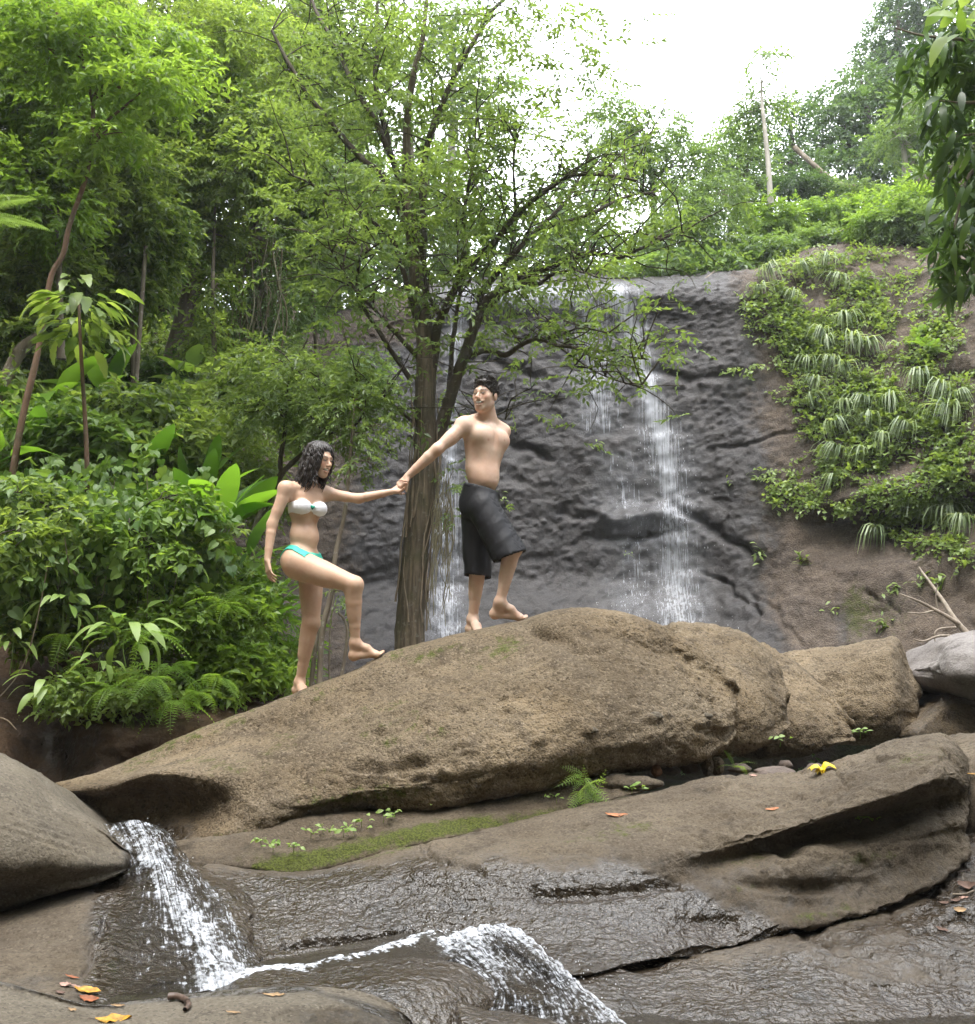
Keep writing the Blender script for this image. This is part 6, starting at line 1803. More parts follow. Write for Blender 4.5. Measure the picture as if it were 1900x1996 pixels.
def cliff_plant(label, px, py, n, sc, kind='bank', group=None, seed=0, cat='plant', name='cliff_plant'):
    r_ = np.random.default_rng(1200 + seed)
    p, nn = on_cliff(px, py)
    if p is None: return
    nn = norm(nn)
    t = thing(name, label, cat, tuple(p), group)
    for i in range(n):
        dv = nn * r_.uniform(.3, 1) + r_.normal(size=3) * .6
        dv[2] = dv[2] * .7 - .1
        q = p + nn * .03 + np.array([r_.normal() * .09, 0, r_.normal() * .07]) * sc
        put('leaf' if kind != 'frond' else 'frond', (BLADES[kind] if kind != 'frond' else FRONDS)[r_.integers(4 if kind == 'frond' else len(BLADES[kind]))], t, q, dv, np.array([0, -.3, 1]) + r_.normal(size=3) * .3, sc * r_.uniform(.7, 1.2))
G10 = 'small leafy plants growing on bare cliff rock'
for k, (lab, px, py, n, sc, kd) in enumerate([
    ('small leafy plant on the dark rock, nearest to the lower end of the fall', 1484, 1082, 14, .85, 'bank'),
    ('small plant on the brown rock right of the cracked slab', 1568, 1089, 16, .85, 'bank'),
    ('tiny plant on wet black rock right of the falling water', 1425, 935, 8, .6, 'bank'),
    ('tiny plant on the dark shelf left of the creeper strips', 1470, 921, 9, .6, 'bank'),
    ('small plant on the smooth mossy rock above the dead branch', 1740, 1150, 16, .8, 'bank'),
    ('small plant low on the mossy rock left of the dead branch', 1726, 1215, 16, .8, 'bank'),
    ('dark leafy plant right behind the dead branch', 1834, 1138, 18, .9, 'bank'),
    ('dark leafy plant at the upper tip of the dead branch', 1799, 1134, 16, .8, 'bank'),
    ('plant with big bright oblong leaves hanging over the dark overhang', 1729, 878, 22, 1.6, 'bank'),
    ('plant with big bright leaves right of the hanging grass', 1760, 880, 16, 1.5, 'bank'),
    ('long-leaved plant on the right cliff below the largest tussock', 1827, 905, 20, 1.5, 'bank'),
    ('long-leaved plant hanging in the middle of the lower right cliff', 1778, 985, 22, 1.4, 'bank'),
    ('long-leaved plant at the right edge low on the cliff', 1880, 1015, 18, 1.4, 'bank'),
    ('small clump of leaves under the dark ledge on the brown rock', 1810, 1060, 10, .9, 'bank'),
    ('little plant hanging on the rock to the left above the block-shaped boulder', 1625, 1185, 8, .7, 'bank'),
    ('small green tuft on the black rock in the middle of the fall', 1163, 870, 10, .6, 'bank'),
    ('tiny green tuft in the crack below the block under the fall', 1223, 1080, 7, .5, 'bank'),
    ('small plant growing on the rock edge right behind the man\'s waist', 980, 972, 8, .6, 'bank')]):
    cliff_plant(lab, px, py, n, sc, kd, G10, k)
p_, n_ = on_cliff(1822, 690)
fern('large bright fern on the earth slope at the right', 0, 0, 0, 12, 1.2, None, 30, hang=.4, loc=p_ + norm(n_) * .05)
p_, n_ = on_cliff(1790, 660)
fern('bright fern left above the large fern on the earth slope', 0, 0, 0, 9, .9, None, 31, hang=.3, loc=p_ + norm(n_) * .05)

# ------------------------------------------------------------------ hanging branch at the right edge, close to the camera
def hanging_branch():
    rng = np.random.default_rng(131)
    D = 6.4
    base = P(2150, 300, D + .6)
    t = thing('tree', 'tree at the right edge close to the camera with long dark drooping leaves', 'tree', tuple(base))
    mb = MB()
    tr = [P(2150, 900, D + .6), P(2150, 300, D + .6), P(2140, -100, D + .6)]
    v, f = tube(smooth_path(tr, 14), np.linspace(.13, .1, 14), 10, .15, 4, 5); mb.add(v, f)
    limbs = [[(2145, 60, D + .5), (1960, 90, D), (1880, 78, D - .1), (1800, 70, D - .1), (1745, 55, D - .1)],
             [(2145, 120, D + .5), (1960, 190, D), (1880, 200, D), (1830, 196, D)],
             [(2145, 240, D + .5), (1980, 265, D), (1900, 262, D), (1830, 272, D)],
             [(2145, 300, D + .5), (1980, 330, D), (1900, 330, D), (1870, 400, D), (1858, 470, D), (1862, 540, D)],
             [(2145, 40, D + .4), (1990, 20, D - .3), (1920, 40, D - .4), (1860, 50, D - .5)],
             [(2145, 350, D + .5), (1990, 400, D), (1900, 430, D), (1850, 440, D)]]
    tips = []
    for L in limbs:
        pp = smooth_path([P(*q) for q in L], 5 * len(L))
        v, f = tube(pp, np.linspace(.02, .004, len(pp)), 6); mb.add(v, f)
        tips += [pp[i] for i in range(len(pp) // 2, len(pp))]
    mb.build('trunk', M['bark_pale'], t)
    cl = [px_clump(*c) for c in [(1850, 70, 80, 45, D, .3), (1800, 100, 50, 40, D, .25), (1870, 130, 60, 40, D, .3), (1880, 30, 60, 50, D, .3), (1885, 250, 40, 50, D, .3), (1840, 285, 40, 24, D, .2), (1875, 340, 45, 40, D, .3), (1865, 410, 50, 50, D, .3), (1850, 470, 40, 40, D, .25), (1870, 530, 32, 40, D, .25), (1900, 470, 40, 80, D, .3), (1840, 210, 36, 26, D, .2),
                                 (1950, 100, 80, 90, D, .4), (1960, 300, 60, 120, D, .4)]]
    n = 285
    p, u, k = clump_points(cl, n, rng, .2)
    for q, w in zip(p, u):
        dv = np.array([w[0] * .5, w[1] * .4, -.75]) + rng.normal(size=3) * .35
        put('leaf', BLADES['mango'][rng.integers(5)], t, q, dv, np.array([0, -.6, .6]) + rng.normal(size=3) * .4, rng.uniform(.75, 1.2))
    v, f, a = foliage(cl, 135, 'mango', .72, rng, droop=.9, shell=.1, out=.5)
    o = child('foliage', t, v, f, M['leaf_dark'], attrs={'rnd': a}, smooth=False); o['kind'] = 'stuff'
    # unseen canopy and limbs added above the camera to block sky light
    over = [(np.array(c_), np.array(r_)) for c_, r_ in [((3.2, 3.2, 7.0), (2.2, 2.0, .9)), ((.6, 2.2, 7.6), (2.2, 2.0, .9)), ((-2.0, 1.2, 7.4), (2.0, 2.0, .9)), ((2.6, -.5, 6.6), (2.2, 2.0, .9)), ((0, -1.8, 6.8), (2.2, 1.8, .9)), ((4.6, 1.5, 6.0), (1.6, 2.0, 1.2))]]
    mb = MB()
    for c_, r_ in over:
        pp = limb_path(tr[2] * .4 + tr[1] * .6, c_, rng, 12)
        v, f = tube(pp, np.linspace(.07, .015, 12), 6); mb.add(v, f)
    mb.build('limbs', M['bark_pale'], t)
    v, f, a = foliage(over, 900, 'far', .75, rng, droop=.4, shell=.1)
    o = child('crown', t, v, f, M['leaf_dark'], attrs={'rnd': a}, smooth=False); o['kind'] = 'stuff'
    for i in range(16):
        q = P(rng.uniform(1820, 1900), rng.uniform(5, 85), D - .5 + rng.normal() * .08)
        o = put('leaf', BLADES['mango_lit'][rng.integers(3)], t, q, np.array([rng.normal(), -.3, rng.normal() * .6 - .2]), np.array([0, -.8, .5]) + rng.normal(size=3) * .4, rng.uniform(.7, 1.1))
        if i == 0: o['label'] = 'yellow-green leaf coloured as lit'
hanging_branch()

# ------------------------------------------------------------------ dead wood
def branchy(name, label, cat, paths, mat, tw=0, seed=0):
    rng = np.random.default_rng(seed)
    t = thing(name, label, cat, tuple(P(*paths[0][0][0])))
    for j, (pts, r0, r1) in enumerate(paths):
        pp = smooth_path([P(*q) for q in pts], 7 * len(pts))
        pp = pp + .02 * np.stack([perlin(pp * 3, 7 + j), perlin(pp * 3, 8 + j), perlin(pp * 3, 9 + j)], 1) * min(1, r0 * 30)
        v, f = tube(pp, np.linspace(r0, r1, len(pp)), 8, .15, j, 9)
        child('limb' if j else 'main_limb', t, v, f, M[mat], attrs={'rnd': np.full(len(v), .5)})
    return t
branchy('dead_branch', 'bare forked dead branch leaning on the rock behind the grey boulder', 'branch', [
    ([(1895, 1250, 9.7), (1862, 1205, 9.8), (1827, 1155, 10), (1792, 1106, 10.3)], .032, .010),
    ([(1870, 1216, 9.75), (1817, 1187, 9.8), (1790, 1172, 9.8), (1757, 1159, 9.9)], .022, .006),
    ([(1822, 1190, 9.8), (1795, 1196, 9.75), (1768, 1194, 9.75)], .012, .005),
    ([(1826, 1190, 9.8), (1824, 1160, 9.8), (1828, 1140, 9.8)], .010, .004),
    ([(1862, 1222, 9.7), (1835, 1224, 9.65), (1822, 1232, 9.6), (1822, 1250, 9.6)], .010, .004),
    ([(1862, 1240, 9.6), (1830, 1240, 9.55), (1800, 1250, 9.5), (1780, 1246, 9.5)], .014, .005),
    ([(1805, 1180, 9.8), (1800, 1168, 9.8), (1788, 1160, 9.8)], .008, .003)], 'dead_wood', seed=5)
branchy('fallen_log', 'fallen pale log lying diagonally below the hazy trees on the right hill', 'log', [
    ([(1548, 288, 25.5), (1590, 325, 25), (1630, 355, 24.6), (1670, 366, 24.4)], .07, .05), ([(1600, 332, 25), (1620, 362, 24.6)], .03, .02)], 'bark_pale', seed=6)
branchy('dead_branch', 'pale dry branch lying across the crest of the earth slope', 'branch', [
    ([(1600, 462, 18.6), (1640, 450, 18.5), (1672, 440, 18.4)], .03, .015), ([(1668, 474, 18.3), (1672, 450, 18.4), (1676, 436, 18.4)], .025, .012)], 'dead_wood', seed=7)
branchy('dead_branch', 'thin dry branch on the lip of the waterfall', 'branch', [
    ([(1358, 556, 17.4), (1378, 540, 17.5), (1392, 528, 17.6)], .02, .01), ([(1370, 548, 17.4), (1420, 548, 17.4)], .012, .006)], 'dead_wood', seed=8)
# ------------------------------------------------------------------ water
def sheet(name, cols, mat, res, foam, disp=None):
    me, v = make_rock(name, cols, mat, res=res, closed=False, disp=disp, masks=lambda v, px, py, n: {'foam': foam(v, px, py)})
    o = obj(name, me)
    tag(o, kind='structure')
    return o
def rip(a, b, seed):
    def f(v, px, py, n):
        return a * fbm(v * np.array([9, 9, 5.0]), 4, seed=seed) + b * fbm(v * 28, 3, seed=seed + 1)
    return f
up_cols = [
 [(200, 1606, 5.6), (222, 1652, 5.3), (236, 1702, 5.18), (222, 1760, 4.86), (198, 1822, 4.58), (186, 1870, 4.40), (190, 1932, 4.16)],
 [(235, 1603, 5.56), (262, 1645, 5.3), (280, 1690, 5.14), (282, 1750, 4.86), (268, 1820, 4.6), (262, 1870, 4.42), (268, 1936, 4.18)],
 [(265, 1602, 5.56), (295, 1645, 5.3), (312, 1690, 5.1), (330, 1755, 4.82), (345, 1820, 4.6), (355, 1870, 4.43), (360, 1936, 4.20)],
 [(292, 1603, 5.6), (320, 1645, 5.34), (345, 1690, 5.16), (378, 1755, 4.87), (405, 1825, 4.63), (430, 1875, 4.46), (450, 1934, 4.26)],
 [(318, 1614, 5.7), (345, 1655, 5.42), (372, 1700, 5.22), (412, 1755, 4.95), (445, 1820, 4.73), (475, 1868, 4.57), (510, 1924, 4.38)],
 [(334, 1632, 5.78), (364, 1672, 5.5), (396, 1712, 5.3), (440, 1762, 5.03), (470, 1820, 4.82), (503, 1868, 4.66), (540, 1912, 4.48)],
]
def foam_up(v, px, py):
    core = polydist(px, py, [(262, 1606), (290, 1640), (318, 1691), (345, 1759), (395, 1827), (450, 1895)])
    wd = np.interp(py, [1600, 1680, 1760, 1850, 1910], [34, 34, 44, 50, 66])
    f = .42 * np.exp(-(core / wd) ** 2) + .10
    f = f + .20 * np.exp(-(polydist(px, py, [(372, 1690), (430, 1755), (462, 1810)]) / 12) ** 2) + .18 * np.exp(-(polydist(px, py, [(206, 1606), (240, 1642), (262, 1680)]) / 8) ** 2)
    f = f + .16 * (fbm(v * np.array([14, 14, 5.]), 3, seed=143) > .12) + .22 * sstep(1885, 1912, py) * sstep(330, 420, px) - .10 * sstep(290, 230, px) * sstep(1700, 1760, py)
    f = f - .5 * sstep(46, 0, px - np.interp(py, [1600, 1700, 1760, 1820, 1870, 1930], [200, 236, 222, 198, 186, 190])) * sstep(1690, 1740, py)
    return f
sheet('cascade', up_cols, M['cascade'], .013, foam_up, rip(.030, .016, 141))
low_cols = [
 [(790, 1832, 5.06), (858, 1870, 4.83), (922, 1894, 4.66), (958, 1926, 4.53), (950, 1962, 4.40), (935, 2004, 4.28)],
 [(848, 1816, 5.14), (908, 1850, 4.88), (963, 1885, 4.70), (1003, 1930, 4.52), (1008, 1972, 4.38), (1003, 2012, 4.26)],
 [(905, 1810, 5.15), (958, 1838, 4.93), (1010, 1880, 4.73), (1055, 1930, 4.54), (1075, 1976, 4.38), (1085, 2016, 4.27)],
 [(955, 1804, 5.15), (1000, 1826, 4.98), (1050, 1870, 4.77), (1100, 1925, 4.55), (1135, 1972, 4.40), (1160, 2016, 4.28)],
 [(994, 1800, 5.14), (1032, 1826, 4.99), (1082, 1868, 4.80), (1142, 1925, 4.58), (1192, 1968, 4.44), (1232, 2016, 4.28)],
]
low_cols = [[(x, y, d - (.03 if k == 0 else .10)) for k, (x, y, d) in enumerate(c)] for c in low_cols]
def foam_low(v, px, py):
    f = .42 + .18 * np.exp(-(polydist(px, py, [(995, 1805), (1050, 1845), (1110, 1895), (1160, 1935), (1220, 1990)]) / 18) ** 2)
    f = f + .22 * np.exp(-(polydist(px, py, [(800, 1828), (860, 1822), (930, 1812)]) / 24) ** 2) + .10 * sstep(1850, 1810, py)
    f = f - .26 * gauss(px, py, 1030, 1930, 30, 20) - .2 * gauss(px, py, 1000, 1985, 50, 14) - .16 * gauss(px, py, 1010, 1850, 46, 14, 25) - .18 * gauss(px, py, 1130, 1965, 16, 26)
    return f
sheet('cascade', low_cols, M['cascade'], .012, foam_low, rip(.034, .016, 151))

# pool below the upper cascade, level water
def level(name, poly_px, z, mat, foam, n=(150, 60)):
    """level water surface: for each px column between two image rows"""
    xs, y0, y1 = poly_px
    u = np.linspace(xs[0], xs[-1], n[0])
    a, b = np.interp(u, xs, y0), np.interp(u, xs, y1)
    g = []
    for px, ya, yb in zip(u, a, b):
        row = []
        for py in np.linspace(ya, yb, n[1]):
            q = P(px, py, 1.0)
            s = (z - CAMZ) / (q[2] - CAMZ)
            row.append([q[0] * s, s, z])
        g.append(row)
    g = np.array(g)
    v = g.reshape(-1, 3)
    px, py = pj(v)
    fo = foam(v, px, py)
    v[:, 2] += .006 * fbm(v * np.array([14, 14, 1]), 3, seed=161) + .028 * np.clip(fo - .2, 0, 1) * (1 + fbm(v * 30, 3, seed=162))
    f = grid_faces(n[0], n[1])
    uv = np.stack([v[:, 0], v[:, 1]], 1)
    o = obj(name, mesh_np(name, v, f, mat, attrs={'foam': fo}, uv=uv))
    return tag(o, kind='structure')
def foam_pool(v, px, py):
    d = polydist(px, py, [(380, 1908), (455, 1904), (523, 1893), (600, 1886), (648, 1871), (719, 1861), (790, 1838), (850, 1820), (1000, 1803)])
    w = np.interp(px, [350, 450, 600, 720, 820, 900], [16, 20, 9, 8, 16, 24])
    return .55 * np.exp(-(d / w) ** 2) + .06 * sstep(400, 700, px)
level('pool', ([170, 270, 420, 520, 640, 800, 950, 1010], [1900, 1895, 1885, 1872, 1848, 1815, 1796, 1794], [1975, 1972, 1955, 1945, 1925, 1890, 1850, 1815]), -.028, M['pool'], foam_pool)
level('stream', ([900, 1100, 1250, 1500, 1700, 1950, 2100], [1960, 1960, 1955, 1960, 1958, 1950, 1950], [2200, 2200, 2200, 2200, 2200, 2200, 2200]), -.150, M['pool'], lambda v, px, py: .22 * sstep(1300, 1180, px) + .30 * np.exp(-((py - (1985 - .03 * (px - 1500))) / 7) ** 2) * (0.5 + .5 * fbm(v * 5, 3, seed=171)), n=(150, 40))

# ------------------------------------------------------------------ the waterfall: a thin sheet in front of the cliff
def waterfall():
    xs = np.arange(820, 1400, 5.0); ys = np.arange(548, 1262, 6.0)
    G_ = np.zeros((len(xs), len(ys), 3)); ok = np.zeros((len(xs), len(ys)), bool)
    for i, x in enumerate(xs):
        for j, y in enumerate(ys):
            p, n = on_cliff(x, y)
            if p is not None:
                G_[i, j] = p; ok[i, j] = True
    # the water falls clear of hollows: smooth the distance and keep in front
    D = np.where(ok, G_[..., 1], 18.0)
    for _ in range(3):
        Dm = D.copy()
        Dm[:, 1:] = np.minimum(Dm[:, 1:], D[:, :-1] + .02)
        D = Dm
    for i, x in enumerate(xs):
        for j, y in enumerate(ys):
            G_[i, j] = P(x, y, D[i, j] - .07)
    v = G_.reshape(-1, 3)
    px, py = pj(v)
    def band(path, wpath):
        yy = [q[1] for q in path]
        c = np.interp(py, yy, [q[0] for q in path]); w = np.interp(py, yy, wpath)
        return np.exp(-((px - c) / w) ** 2) * sstep(yy[0] - 12, yy[0] + 6, py) * sstep(yy[-1] + 6, yy[-1] - 30, py)
    d = np.zeros(len(v))
    d = np.maximum(d, .60 * band([(1200, 556), (1225, 620), (1252, 700), (1266, 770), (1285, 830), (1300, 900), (1312, 980)], [30, 30, 28, 26, 34, 28, 26]))
    d = np.maximum(d, .44 * band([(1262, 790), (1285, 840), (1300, 900), (1312, 980), (1318, 1100), (1325, 1250)], [44, 58, 54, 46, 54, 66]))
    d = np.maximum(d, .42 * band([(1150, 590), (1160, 700), (1170, 860)], [60, 54, 44]))
    d = np.maximum(d, .34 * band([(1240, 558), (1262, 640), (1275, 760)], [14, 12, 10]))
    d = np.maximum(d, .28 * band([(1240, 1000), (1235, 1100), (1225, 1250)], [70, 66, 70]))
    d = np.maximum(d, .30 * band([(1215, 880), (1220, 1010)], [60, 60]))
    d = np.maximum(d, .44 * band([(905, 560), (890, 640), (882, 760), (878, 900), (874, 1000), (872, 1262)], [50, 22, 14, 22, 36, 44]))
    d = np.maximum(d, .46 * sstep(905, 960, px) * sstep(1190, 1130, px) * sstep(548, 562, py) * sstep(625, 580, py))
    d = np.maximum(d, .50 * gauss(px, py, 1195, 590, 26, 30))
    f = grid_faces(len(xs), len(ys))
    keep = d[f].max(1) > .06
    uv = np.stack([v[:, 0], v[:, 2]], 1)
    o = obj('waterfall', mesh_np('waterfall', v, f[keep], M['veil'], attrs={'dens': d}, uv=uv))
    tag(o, kind='structure')
waterfall()

def drops():
    rng = np.random.default_rng(181)
    oc = np.array([[1, 0, 0], [-1, 0, 0], [0, 1, 0], [0, -1, 0], [0, 0, 1], [0, 0, -1]], float)
    of = np.array([[0, 2, 4], [2, 1, 4], [1, 3, 4], [3, 0, 4], [2, 0, 5], [1, 2, 5], [3, 1, 5], [0, 3, 5]])
    def spots(n, fn, s0, s1, stretch=1.6):
        mb_v, mb_f = [], []
        for i in range(n):
            c = fn()
            s = rng.uniform(s0, s1)
            mb_v.append(oc * np.array([s, s, s * rng.uniform(1, stretch)]) + c); mb_f.append(of + 6 * i)
        return np.concatenate(mb_v), np.concatenate(mb_f)
    def a():
        t = rng.random(); x = np.interp(t, [0, .3, .6, 1], [262, 320, 360, 455]); y = np.interp(t, [0, .3, .6, 1], [1605, 1695, 1780, 1895])
        return P(x + rng.normal() * 26, y + rng.normal() * 16, np.interp(y, [1600, 1700, 1900], [5.5, 5.05, 4.3]) - abs(rng.normal()) * .05)
    v1, f1 = spots(200, a, .0012, .0028)
    def b():
        t = rng.random(); x = np.interp(t, [0, .5, 1], [820, 1000, 1200]); y = np.interp(t, [0, .5, 1], [1822, 1850, 1980])
        return P(x + rng.normal() * 34, y + rng.normal() * 22 - 6, np.interp(y, [1810, 1900, 1980], [5.1, 4.66, 4.35]) - abs(rng.normal()) * .05)
    v2, f2 = spots(200, b, .0012, .0028)
    def c():
        t = rng.random(); y = 800 + 440 * t
        x = np.interp(y, [800, 900, 1000, 1240], [1280, 1300, 1310, 1300])
        return P(x + rng.normal() * (26 + 50 * t), y, 16.3 - .5 * t - abs(rng.normal()) * .2)
    v3, f3 = spots(220, c, .002, .0045, 5)
    v = np.concatenate([v1, v2, v3]); f = np.concatenate([f1, f2 + len(v1), f3 + len(v1) + len(v2)])
    tag(obj('water_drops', mesh_np('water_drops', v, f, M['drop'])), 'flying drops of white water around the cascades', 'water', kind='stuff')
drops()
# ------------------------------------------------------------------ people: one smooth implicit body each
class Body:
    def __init__(s, h=.005):
        s.p = []; s.h = h
    # every primitive: bounding points, radius, function(points)->distance, blend, sign
    def cone(s, a, b, ra, rb, k=.02, flat=None, ff=1.0, sub=False):
        a, b = np.asarray(a, float), np.asarray(b, float)
        ab = b - a; L2 = float(ab @ ab) + 1e-12
        if flat is not None: flat = norm(np.asarray(flat, float))
        def f(q):
            t = np.clip((q - a) @ ab / L2, 0, 1)
            w = q - a - t[..., None] * ab
            if flat is not None:
                c = (w @ flat)
                w = w + (c * (ff - 1))[..., None] * flat
            return np.linalg.norm(w, axis=-1) - (ra + (rb - ra) * t)
        s.p.append(([a, b], max(ra, rb) * max(1.0, 1 / ff if ff < 1 else 1.0), f, k, sub)); return s
    def ell(s, c, axes, r, k=.02, sub=False):
        c = np.asarray(c, float); A = np.asarray(axes, float); r = np.asarray(r, float)
        def f(q):
            w = (q - c) @ A.T
            k0 = np.linalg.norm(w / r, axis=-1); k1 = np.linalg.norm(w / (r * r), axis=-1)
            return k0 * (k0 - 1) / np.maximum(k1, 1e-6)
        s.p.append(([c], float(r.max()), f, k, sub)); return s
    def path(s, pts, rad, k=.02, flat=None, ff=1.0):
        for i in range(len(pts) - 1):
            s.cone(pts[i], pts[i + 1], rad[i], rad[i + 1], k if i == 0 else min(k, .006), flat, ff)
        return s
    def bounds(s):
        lo = np.min([np.min(p[0], 0) - p[1] for p in s.p if not p[4]], 0) - .03
        hi = np.max([np.max(p[0], 0) + p[1] for p in s.p if not p[4]], 0) + .03
        return lo, hi
    def field(s, lo=None, hi=None):
        if lo is None: lo, hi = s.bounds()
        h = s.h
        n = np.ceil((hi - lo) / h).astype(int) + 1
        D = np.full(n, .08, np.float32)
        for pts, r, f, k, sub in s.p:
            a = np.min(pts, 0) - r - k * 1.5 - .02; b = np.max(pts, 0) + r + k * 1.5 + .02
            i0 = np.clip(np.floor((a - lo) / h).astype(int), 0, n); i1 = np.clip(np.ceil((b - lo) / h).astype(int) + 1, 0, n)
            if np.any(i1 <= i0): continue
            g = np.stack(np.meshgrid(*[lo[j] + h * np.arange(i0[j], i1[j]) for j in range(3)], indexing='ij'), -1)
            d = f(g).astype(np.float32)
            sl = tuple(slice(i0[j], i1[j]) for j in range(3))
            o = D[sl]
            if sub:
                d = -d
                t = np.maximum(k - np.abs(o - d), 0) / k
                D[sl] = np.maximum(o, d) + t * t * k * .25
            else:
                t = np.maximum(k - np.abs(o - d), 0) / k
                D[sl] = np.minimum(o, d) - t * t * k * .25
        return D, lo

def surface_nets(D, lo, h):
    s = D < 0
    nx, ny, nz = D.shape
    c = s[:-1, :-1, :-1].astype(np.int8)
    cnt = np.zeros((nx - 1, ny - 1, nz - 1), np.int8)
    for dx in (0, 1):
        for dy in (0, 1):
            for dz in (0, 1):
                cnt += s[dx:nx - 1 + dx, dy:ny - 1 + dy, dz:nz - 1 + dz]
    act = (cnt > 0) & (cnt < 8)
    I = np.argwhere(act)
    idx = np.full(act.shape, -1, np.int64); idx[act] = np.arange(len(I))
    acc = np.zeros((len(I), 3)); num = np.zeros(len(I))
    cor = [(0, 0, 0), (1, 0, 0), (0, 1, 0), (1, 1, 0), (0, 0, 1), (1, 0, 1), (0, 1, 1), (1, 1, 1)]
    val = [D[I[:, 0] + a, I[:, 1] + b, I[:, 2] + e] for a, b, e in cor]
    for i, j in ((0, 1), (2, 3), (4, 5), (6, 7), (0, 2), (1, 3), (4, 6), (5, 7), (0, 4), (1, 5), (2, 6), (3, 7)):
        m = (val[i] < 0) != (val[j] < 0)
        t = np.where(m, val[i] / np.where(m, val[i] - val[j], 1), 0)
        p = np.array(cor[i])[None] + t[:, None] * (np.array(cor[j]) - np.array(cor[i]))[None]
        acc[m] += p[m]; num[m] += 1
    V = lo + h * (I + acc / num[:, None])
    F_ = []
    for ax in range(3):
        o1, o2 = [(1, 2), (2, 0), (0, 1)][ax]
        sl0 = [slice(None)] * 3; sl1 = [slice(None)] * 3
        sl0[ax] = slice(0, -1); sl1[ax] = slice(1, None)
        a, b = s[tuple(sl0)], s[tuple(sl1)]
        e = np.argwhere(a != b)
        e = e[(e[:, o1] > 0) & (e[:, o2] > 0) & (e[:, o1] < D.shape[o1] - 1) & (e[:, o2] < D.shape[o2] - 1)]
        ins = s[e[:, 0], e[:, 1], e[:, 2]]
        u1 = np.zeros(3, int); u1[o1] = 1
        u2 = np.zeros(3, int); u2[o2] = 1
        q = np.stack([idx[tuple((e - u1 - u2).T)], idx[tuple((e - u2).T)], idx[tuple(e.T)], idx[tuple((e - u1).T)]], 1)
        q[~ins] = q[~ins][:, ::-1]
        F_.append(q)
    F_ = np.concatenate(F_)
    F_ = F_[(F_ >= 0).all(1)]
    return V, F_

def frame(fwd, up=(0, 0, 1)):
    """rows: right-of-the-person, forward, up"""
    f = norm(np.asarray(fwd, float)); u = np.asarray(up, float)
    u = norm(u - (u @ f) * f)
    r = np.cross(f, u)
    return np.stack([r, f, u])

def add_head(B, c, A, s=1.0, smile=.5, female=False):
    """c: middle of the head; A rows right, forward, up"""
    def W(x, y, z): return c + s * (np.array([x, y, z]) @ A)
    e = lambda p, r, k=.015, sub=False: B.ell(W(*p), A, np.array(r) * s, k * s, sub)
    jw = .88 if female else 1.0
    e((0, -.012, .035), (.074, .094, .088))
    e((0, .030, -.020), (.060, .066, .085), .03)
    e((0, .040, -.062), (.050 * jw, .050, .050), .03)
    e((0, .072, -.103), (.020 * jw, .020, .019), .025)                     # chin
    for q in (-1, 1):
        B.cone(W(q * .051 * jw, -.005, -.050), W(q * .019 * jw, .062, -.098), .0155 * s, .014 * s, .03 * s)   # jaw
        e((q * .040, .058, -.022 + .006 * smile), (.024, .020, .022), .035)  # cheek
        e((q * .078, -.012, -.004), (.009, .020, .031), .006)              # ear
        e((q * .0085, .108, -.030), (.0085, .010, .008), .008)             # nostril wing
    B.cone(W(-.034, .081, .027), W(.034, .081, .027), .011 * s, .011 * s, .025 * s)   # brow
    B.cone(W(0, .092, .012), W(0, .119, -.024), .0075 * s, .0115 * s, .012 * s)       # nose
    for q in (-1, 1):
        e((q * .031, .104, .007), (.017, .012, .010), .014, True)          # eye socket
        e((q * .031, .083, .006), (.0125, .0125, .0115), .004)              # lids over the eyeball
    mw = .025 + .012 * smile
    # mouth: lips round an open smile
    B.path([W(-mw, .084, -.058 + .012 * smile), W(-mw * .45, .099, -.054), W(0, .103, -.053), W(mw * .45, .099, -.054), W(mw, .084, -.058 + .012 * smile)], np.array([.004, .0062, .0066, .0062, .004]) * s, .008 * s)
    B.path([W(-mw, .083, -.060 + .012 * smile), W(-mw * .5, .095, -.070 - .004 * smile), W(0, .099, -.0745 - .005 * smile), W(mw * .5, .095, -.070 - .004 * smile), W(mw, .083, -.060 + .012 * smile)], np.array([.004, .0066, .0076, .0066, .004]) * s, .008 * s)
    e((0, .094, -.0615 + .002 * smile), (mw * .98, .030, .0060 + .0075 * smile), .004, True)
    return W

